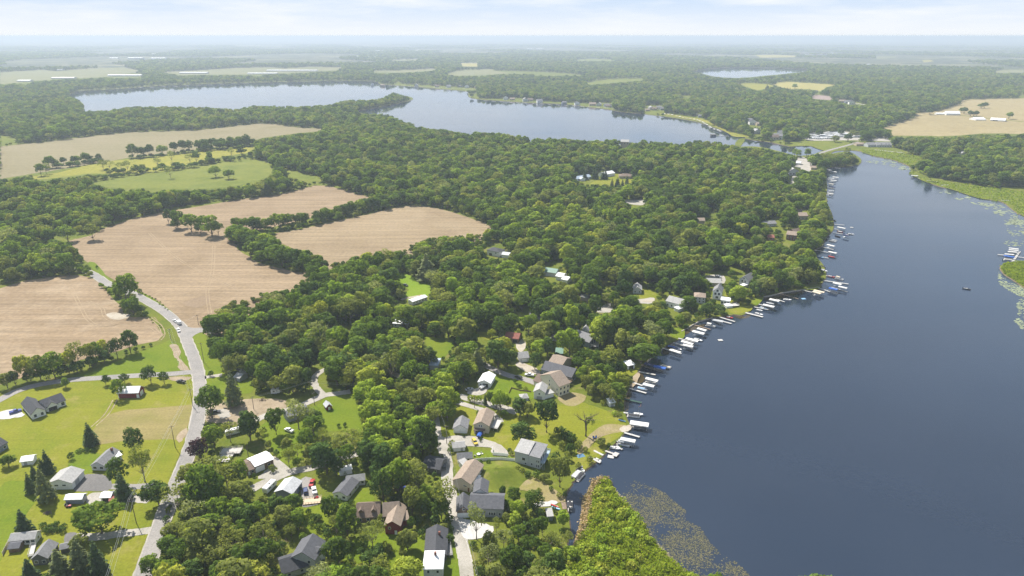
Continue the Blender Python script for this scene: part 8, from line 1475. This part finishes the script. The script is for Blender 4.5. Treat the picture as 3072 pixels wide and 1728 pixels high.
# roadside and yard shrubs in loose lines
row('G', [(1120, 740), (1240, 800), (1340, 880)], 5, 1.3, ('shrubolive', 'shrub'), .7, .8); row('G', [(1090, 890), (1180, 930), (1290, 1020)], 6, 1.2, ('shrubolive',), .8, .8)
row('A', [(370, 1190), (255, 1195)], 1.6, 2.6, ('shrub',), .62, .2); row('A', [(365, 1170), (255, 1172)], 1.6, 2.6, ('shrub',), .62, .2)
row('H', [(1585, 495), (1612, 500)], 8, 13, ('broad', 'dark')); row('H', [(1270, 562), (1400, 548), (1530, 522), (1600, 505)], 3.5, 5, ('dark', 'broad'), .6, 2); row('H', [(1270, 560), (1400, 545), (1530, 520)], 5.5, 16, ('broad', 'wispy', 'broad'), .36)
TREES_LIVE = TREES
def px_size(t):
    d = math.sqrt(t[0] ** 2 + t[1] ** 2 + CAM_H ** 2); return t[2] * t[3] / d ** 2
def in_frame(t):
    a, b, f_ = prj((t[0], t[1], t[2] * .6)); return -30 < a < 3102 and -30 < b < 1758
# ------------------------------------------------------------------ plant the trees: the largest in view one by one, the rest as one wood
KIND_OF = {'spruce': 'spruce_tree', 'pine': 'pine_tree', 'shrub': 'shrub', 'shrubbright': 'shrub', 'shrubolive': 'shrub', 'shrubyellow': 'shrub'}
pen_live = [t for t in MARSH_SHRUBS if t[6] and in_frame(t)][::7][:45]; pid = set(map(id, pen_live)); MARSH_SHRUBS = [t for t in MARSH_SHRUBS if id(t) not in pid]
cand = [t for t in TREES_LIVE if in_frame(t)]
cand.sort(key=lambda t: -px_size(t) * (1.6 if t[6] else 1))
live, count = [], {}
LIMIT = {'broadleaf_tree': 290, 'spruce_tree': 60, 'pine_tree': 40, 'shrub': 90}
for t in cand:
    kd = KIND_OF.get(t[4], 'broadleaf_tree')
    if kd in ('spruce_tree', 'pine_tree') and math.hypot(t[0], t[1]) > 1250: continue
    if count.get(kd, 0) < LIMIT[kd]: live.append(t); count[kd] = count.get(kd, 0) + 1
live += pen_live
ids = set(map(id, live)); rest = [t for t in TREES_LIVE if id(t) not in ids]
LIVE_OBJ = {}; LIVE_ROOTS = []
for t in live:
    x, y, h, rad, key, v, _ = t; crown, trunk, H0, R0 = PRO[key][v]
    o = bpy.data.objects.new(KIND_OF.get(key, 'broadleaf_tree'), None); COL.objects.link(o)
    o.location = (x, y, 0); o.rotation_euler.z = random.uniform(0, 6.28); o.scale = (rad / R0, rad / R0, h / H0)
    c = link('crown', crown, o); tk = link('stem' if 'shrub' in key else 'trunk', trunk, o)
    LIVE_OBJ.setdefault((key, v), (c, tk)); LIVE_ROOTS.append((o, t))
def wood(name, items, label):
    keys = sorted({(t[4], t[5]) for t in items}); keys = [q for q in keys if q in LIVE_OBJ]; idx = {q: i for i, q in enumerate(keys)}
    items = [t for t in items if True]
    def pick(t):
        q = (t[4], t[5])
        if q in idx: return idx[q]
        alt = [i for kk, i in idx.items() if kk[0] == t[4]] or [i for kk, i in idx.items() if kk[0] == 'broad'] or [i for kk, i in idx.items()]
        return alt[t[5] % len(alt)]
    n = len(items); me = bpy.data.meshes.new(name); me.vertices.add(n)
    me.vertices.foreach_set('co', np.array([(t[0], t[1], 0.0) for t in items], np.float32).ravel())
    scl = np.array([(t[3] / PRO[t[4]][t[5]][3], t[3] / PRO[t[4]][t[5]][3], t[2] / PRO[t[4]][t[5]][2]) for t in items], np.float32)
    a = me.attributes.new('pscale', 'FLOAT_VECTOR', 'POINT'); a.data.foreach_set('vector', scl.ravel())
    a = me.attributes.new('prot', 'FLOAT_VECTOR', 'POINT'); rz = np.zeros((n, 3), np.float32); rz[:, 2] = rng.uniform(0, 6.28, n); a.data.foreach_set('vector', rz.ravel())
    a = me.attributes.new('pidx', 'INT', 'POINT'); a.data.foreach_set('value', np.array([pick(t) for t in items], np.int32))
    me.update(); o = link(name, me); tag(o, label, None, None, 'stuff')
    ng = bpy.data.node_groups.new(name + '_planting', 'GeometryNodeTree')
    ng.interface.new_socket('Geometry', in_out='INPUT', socket_type='NodeSocketGeometry'); ng.interface.new_socket('Geometry', in_out='OUTPUT', socket_type='NodeSocketGeometry')
    nn = ng.nodes.new; lk = ng.links.new
    gi = nn('NodeGroupInput'); go = nn('NodeGroupOutput'); iop = nn('GeometryNodeInstanceOnPoints'); gti = nn('GeometryNodeGeometryToInstance')
    for q in reversed(keys):
        j = nn('GeometryNodeJoinGeometry')
        for ob in LIVE_OBJ[q]:
            oi = nn('GeometryNodeObjectInfo'); oi.transform_space = 'ORIGINAL'; oi.inputs['Object'].default_value = ob; oi.inputs['As Instance'].default_value = False
            lk(oi.outputs['Geometry'], j.inputs[0])
        lk(j.outputs[0], gti.inputs[0])
    def named(nm, ty):
        a_ = nn('GeometryNodeInputNamedAttribute'); a_.data_type = ty; a_.inputs['Name'].default_value = nm; return a_.outputs['Attribute']
    lk(gi.outputs[0], iop.inputs['Points']); lk(gti.outputs[0], iop.inputs['Instance']); iop.inputs['Pick Instance'].default_value = True
    lk(named('pidx', 'INT'), iop.inputs['Instance Index']); lk(named('pscale', 'FLOAT_VECTOR'), iop.inputs['Scale'])
    er = nn('FunctionNodeEulerToRotation'); lk(named('prot', 'FLOAT_VECTOR'), er.inputs[0]); lk(er.outputs[0], iop.inputs['Rotation'])
    lk(iop.outputs[0], go.inputs[0])
    md = o.modifiers.new('planting', 'NODES'); md.node_group = ng
    return o
wood('woodland', rest, 'mixed green woods and hedgerows between the fields, lakes and villages')
print('TREES', len(TREES_LIVE), 'live', count, 'rest', len(rest))
# ------------------------------------------------------------------ the air
hm = bpy.data.materials.new('haze'); hm.use_nodes = True; hn = hm.node_tree; hn.nodes.clear()
ho = hn.nodes.new('ShaderNodeOutputMaterial'); pv = hn.nodes.new('ShaderNodeVolumePrincipled'); pv.inputs['Color'].default_value = (.60, .69, .82, 1)
pv.inputs['Density'].default_value = HAZE; pv.inputs['Anisotropy'].default_value = .12
hn.links.new(pv.outputs[0], ho.inputs['Volume'])
hb = MB().box(-80000, 80000, -80000, 80000, -2.2, CAM_H + 6).build('haze', hm); tag(hb, 'thin pale summer haze over the whole countryside', None, None, 'stuff')
wood('marsh_shrubs', MARSH_SHRUBS, 'low bright shrubs growing through the marshes')
# ------------------------------------------------------------------ a label for every single tree
LM = [('A', 230, 480, 'white ranch house'), ('A', 760, 385, 'red barn'), ('A', 160, 785, 'small white garden shed'), ('A', 615, 780, 'pale ranch house by the blacktop'), ('A', 370, 900, 'weathered white pole barn'), ('A', 445, 1000, 'blue grey garage'), ('A', 625, 1000, 'open carport'), ('A', 140, 1240, 'white mobile home by the hedge'), ('A', 290, 1310, 'dark grey bungalow'), ('A', 20, 710, 'slate house at the left edge'), ('A', 830, 580, 'dry mown patch'), ('A', 1250, 503, 'black pickup on the dirt lot'), ('A', 300, 330, 'bend of the side road'), ('A', 520, 180, 'west field hedgerow'),
      ('A', 1000, 1080, 'lower main road'), ('B', 180, 110, 'tiny weathered cottage'), ('B', 330, 700, 'white roofed workshop'), ('B', 485, 870, 'grey metal pole barn'), ('B', 900, 860, 'L-shaped white bungalow'), ('B', 1035, 1050, 'brown dormer cottage'), ('B', 1210, 1110, 'dark red house'), ('B', 640, 1330, 'two-storey grey house'), ('B', 765, 315, 'little dark red shed'), ('B', 570, 400, 'hidden grey barn'), ('B', 100, 660, 'timber deck platform'), ('B', 690, 190, 'fork of the gravel lanes'), ('B', 1050, 300, 'bright grove'), ('B', 200, 1100, 'lower middle wood'),
      ('C', 455, 460, 'two door white garage'), ('C', 600, 440, 'beige cottage'), ('C', 475, 650, 'fenced small lawn'), ('C', 895, 660, 'stepped grey lake house'), ('C', 460, 800, 'long beige house'), ('C', 600, 1000, 'big dark roofed house'), ('C', 280, 1260, 'charcoal roofed bungalow'), ('C', 265, 1400, 'white pyramid roof'), ('C', 250, 720, 'low charcoal house'), ('C', 640, 150, 'white metal garage'), ('C', 1052, 1060, 'dark boat shed'), ('C', 900, 850, 'bare earth bank'), ('C', 1200, 780, 'channel mouth'), ('C', 760, 310, 'row of garden trees'), ('C', 1350, 470, 'bare dark tree'), ('C', 800, 1330, 'lower right thicket'), ('D', 400, 1000, 'reed peninsula'),
      ('E', 680, 740, 'cream house'), ('E', 720, 640, 'wide slate house'), ('E', 590, 800, 'small white cottage'), ('E', 465, 530, 'grey barn shaped garage'), ('E', 1000, 390, 'blue grey gabled house'), ('E', 550, 200, 'grey roof over dark treetops'), ('E', 360, 370, 'rust brown roof'), ('E', 740, 490, 'green roofed shed'), ('E', 1325, 585, 'white boathouse'), ('E', 1170, 890, 'white beach shed'), ('F', 910, 900, 'pale grey lake house'), ('F', 1140, 850, 'brown hip roofed house'), ('F', 1310, 830, 'white tiered house'), ('F', 1520, 700, 'steep grey gabled house'), ('F', 600, 780, 'small grey gabled house'), ('F', 1930, 310, 'red brick house'),
      ('G', 1390, 970, 'white pickup with the trailer'), ('G', 1000, 700, 'roadside bend'), ('G', 930, 920, 'pale patch in the west field'), ('G', 1650, 1000, 'corner of the dark wood'), ('G', 600, 250, 'north corner of the centre field'), ('H', 380, 380, 'hedgerow between the tan fields'), ('H', 1400, 480, 'south edge of the east field'), ('H', 1700, 660, 'hidden meadow'), ('H', 1590, 980, 'white roofed bungalow in the wood'), ('H', 1900, 1150, 'small garden with white tables'), ('H', 400, 900, 'dark wood by the road'), ('H', 900, 900, 'middle of the near wood'), ('H', 1250, 800, 'eastern near wood'), ('H', 2310, 420, 'charcoal hip roof'), ('H', 1080, 1100, 'yellow tree in the near wood')]
LMP = [(g(c, x, y), t) for c, x, y, t in LM]
TINT = {'broad': 'green', 'bright': 'bright green', 'olive': 'olive green', 'yellow': 'yellow green', 'dark': 'dark green', 'oval': 'deep green oval', 'ovalgreen': 'mid green oval', 'purple': 'dark purple', 'wispy': 'thin crowned olive', 'grey': 'grey green', 'spruce': 'dark conical', 'pine': 'pale conical', 'shrub': 'dark', 'shrubbright': 'bright', 'shrubolive': 'olive', 'shrubyellow': 'yellow'}
NOUN = {'broadleaf_tree': 'tree', 'spruce_tree': 'spruce', 'pine_tree': 'pine', 'shrub': 'shrub'}
buckets = {}
for o, t in LIVE_ROOTS:
    P = Vector((t[0], t[1], 0)); kd = KIND_OF.get(t[4], 'broadleaf_tree'); d, q, txt = min(((P - a).length, a, b) for a, b in LMP if (P - a).length > .5)
    v = P - q; vd = Vector((q.x, q.y, 0)).normalized(); al = v.dot(vd); ac = v.dot(Vector((vd.y, -vd.x, 0)))
    rel = ('behind' if al > 0 else 'in front of') if abs(al) > abs(ac) * 1.1 else ('right of' if ac > 0 else 'left of')
    far_ = 'close ' if d < 14 else 'well ' if d > 45 else ''
    hh = t[2]; sz = ('low' if hh < 1.6 else 'knee high' if hh < 1.2 else 'tall' if hh > 3 else 'mid-sized') if kd == 'shrub' else 'small' if hh < 9 else 'mid-sized' if hh < 14 else 'tall' if hh < 19 else 'very tall'
    form = '' if t[4] in ('oval', 'ovalgreen', 'spruce', 'pine', 'wispy') or kd == 'shrub' else ' spreading' if t[3] * 2 > hh * .95 else ' slim' if t[3] * 2 < hh * .65 else ' round'
    lab = f'{sz} {TINT[t[4]]}{form} {NOUN[kd]} {far_}{rel} the {txt}'
    for w_ in (' close', ' well', ' spreading', ' round', 'mid-sized '):
        if len(lab.split()) > 14: lab = lab.replace(w_, '', 1)
    buckets.setdefault(lab, []).append((d, o, kd))
for lab, its in buckets.items():
    its.sort(key=lambda z: z[0])
    for i, (d, o, kd) in enumerate(its):
        tag(o, lab if len(its) == 1 else f'{("nearest " + lab) if i == 0 else (ORD[min(i, 19)] + " nearest " + lab)}', {'broadleaf_tree': 'tree', 'spruce_tree': 'spruce', 'pine_tree': 'pine', 'shrub': 'shrub'}[kd], {'broadleaf_tree': 'broadleaf trees of the village and near woods', 'spruce_tree': 'dark spruces', 'pine_tree': 'pale pines', 'shrub': 'garden and bank shrubs'}[kd])
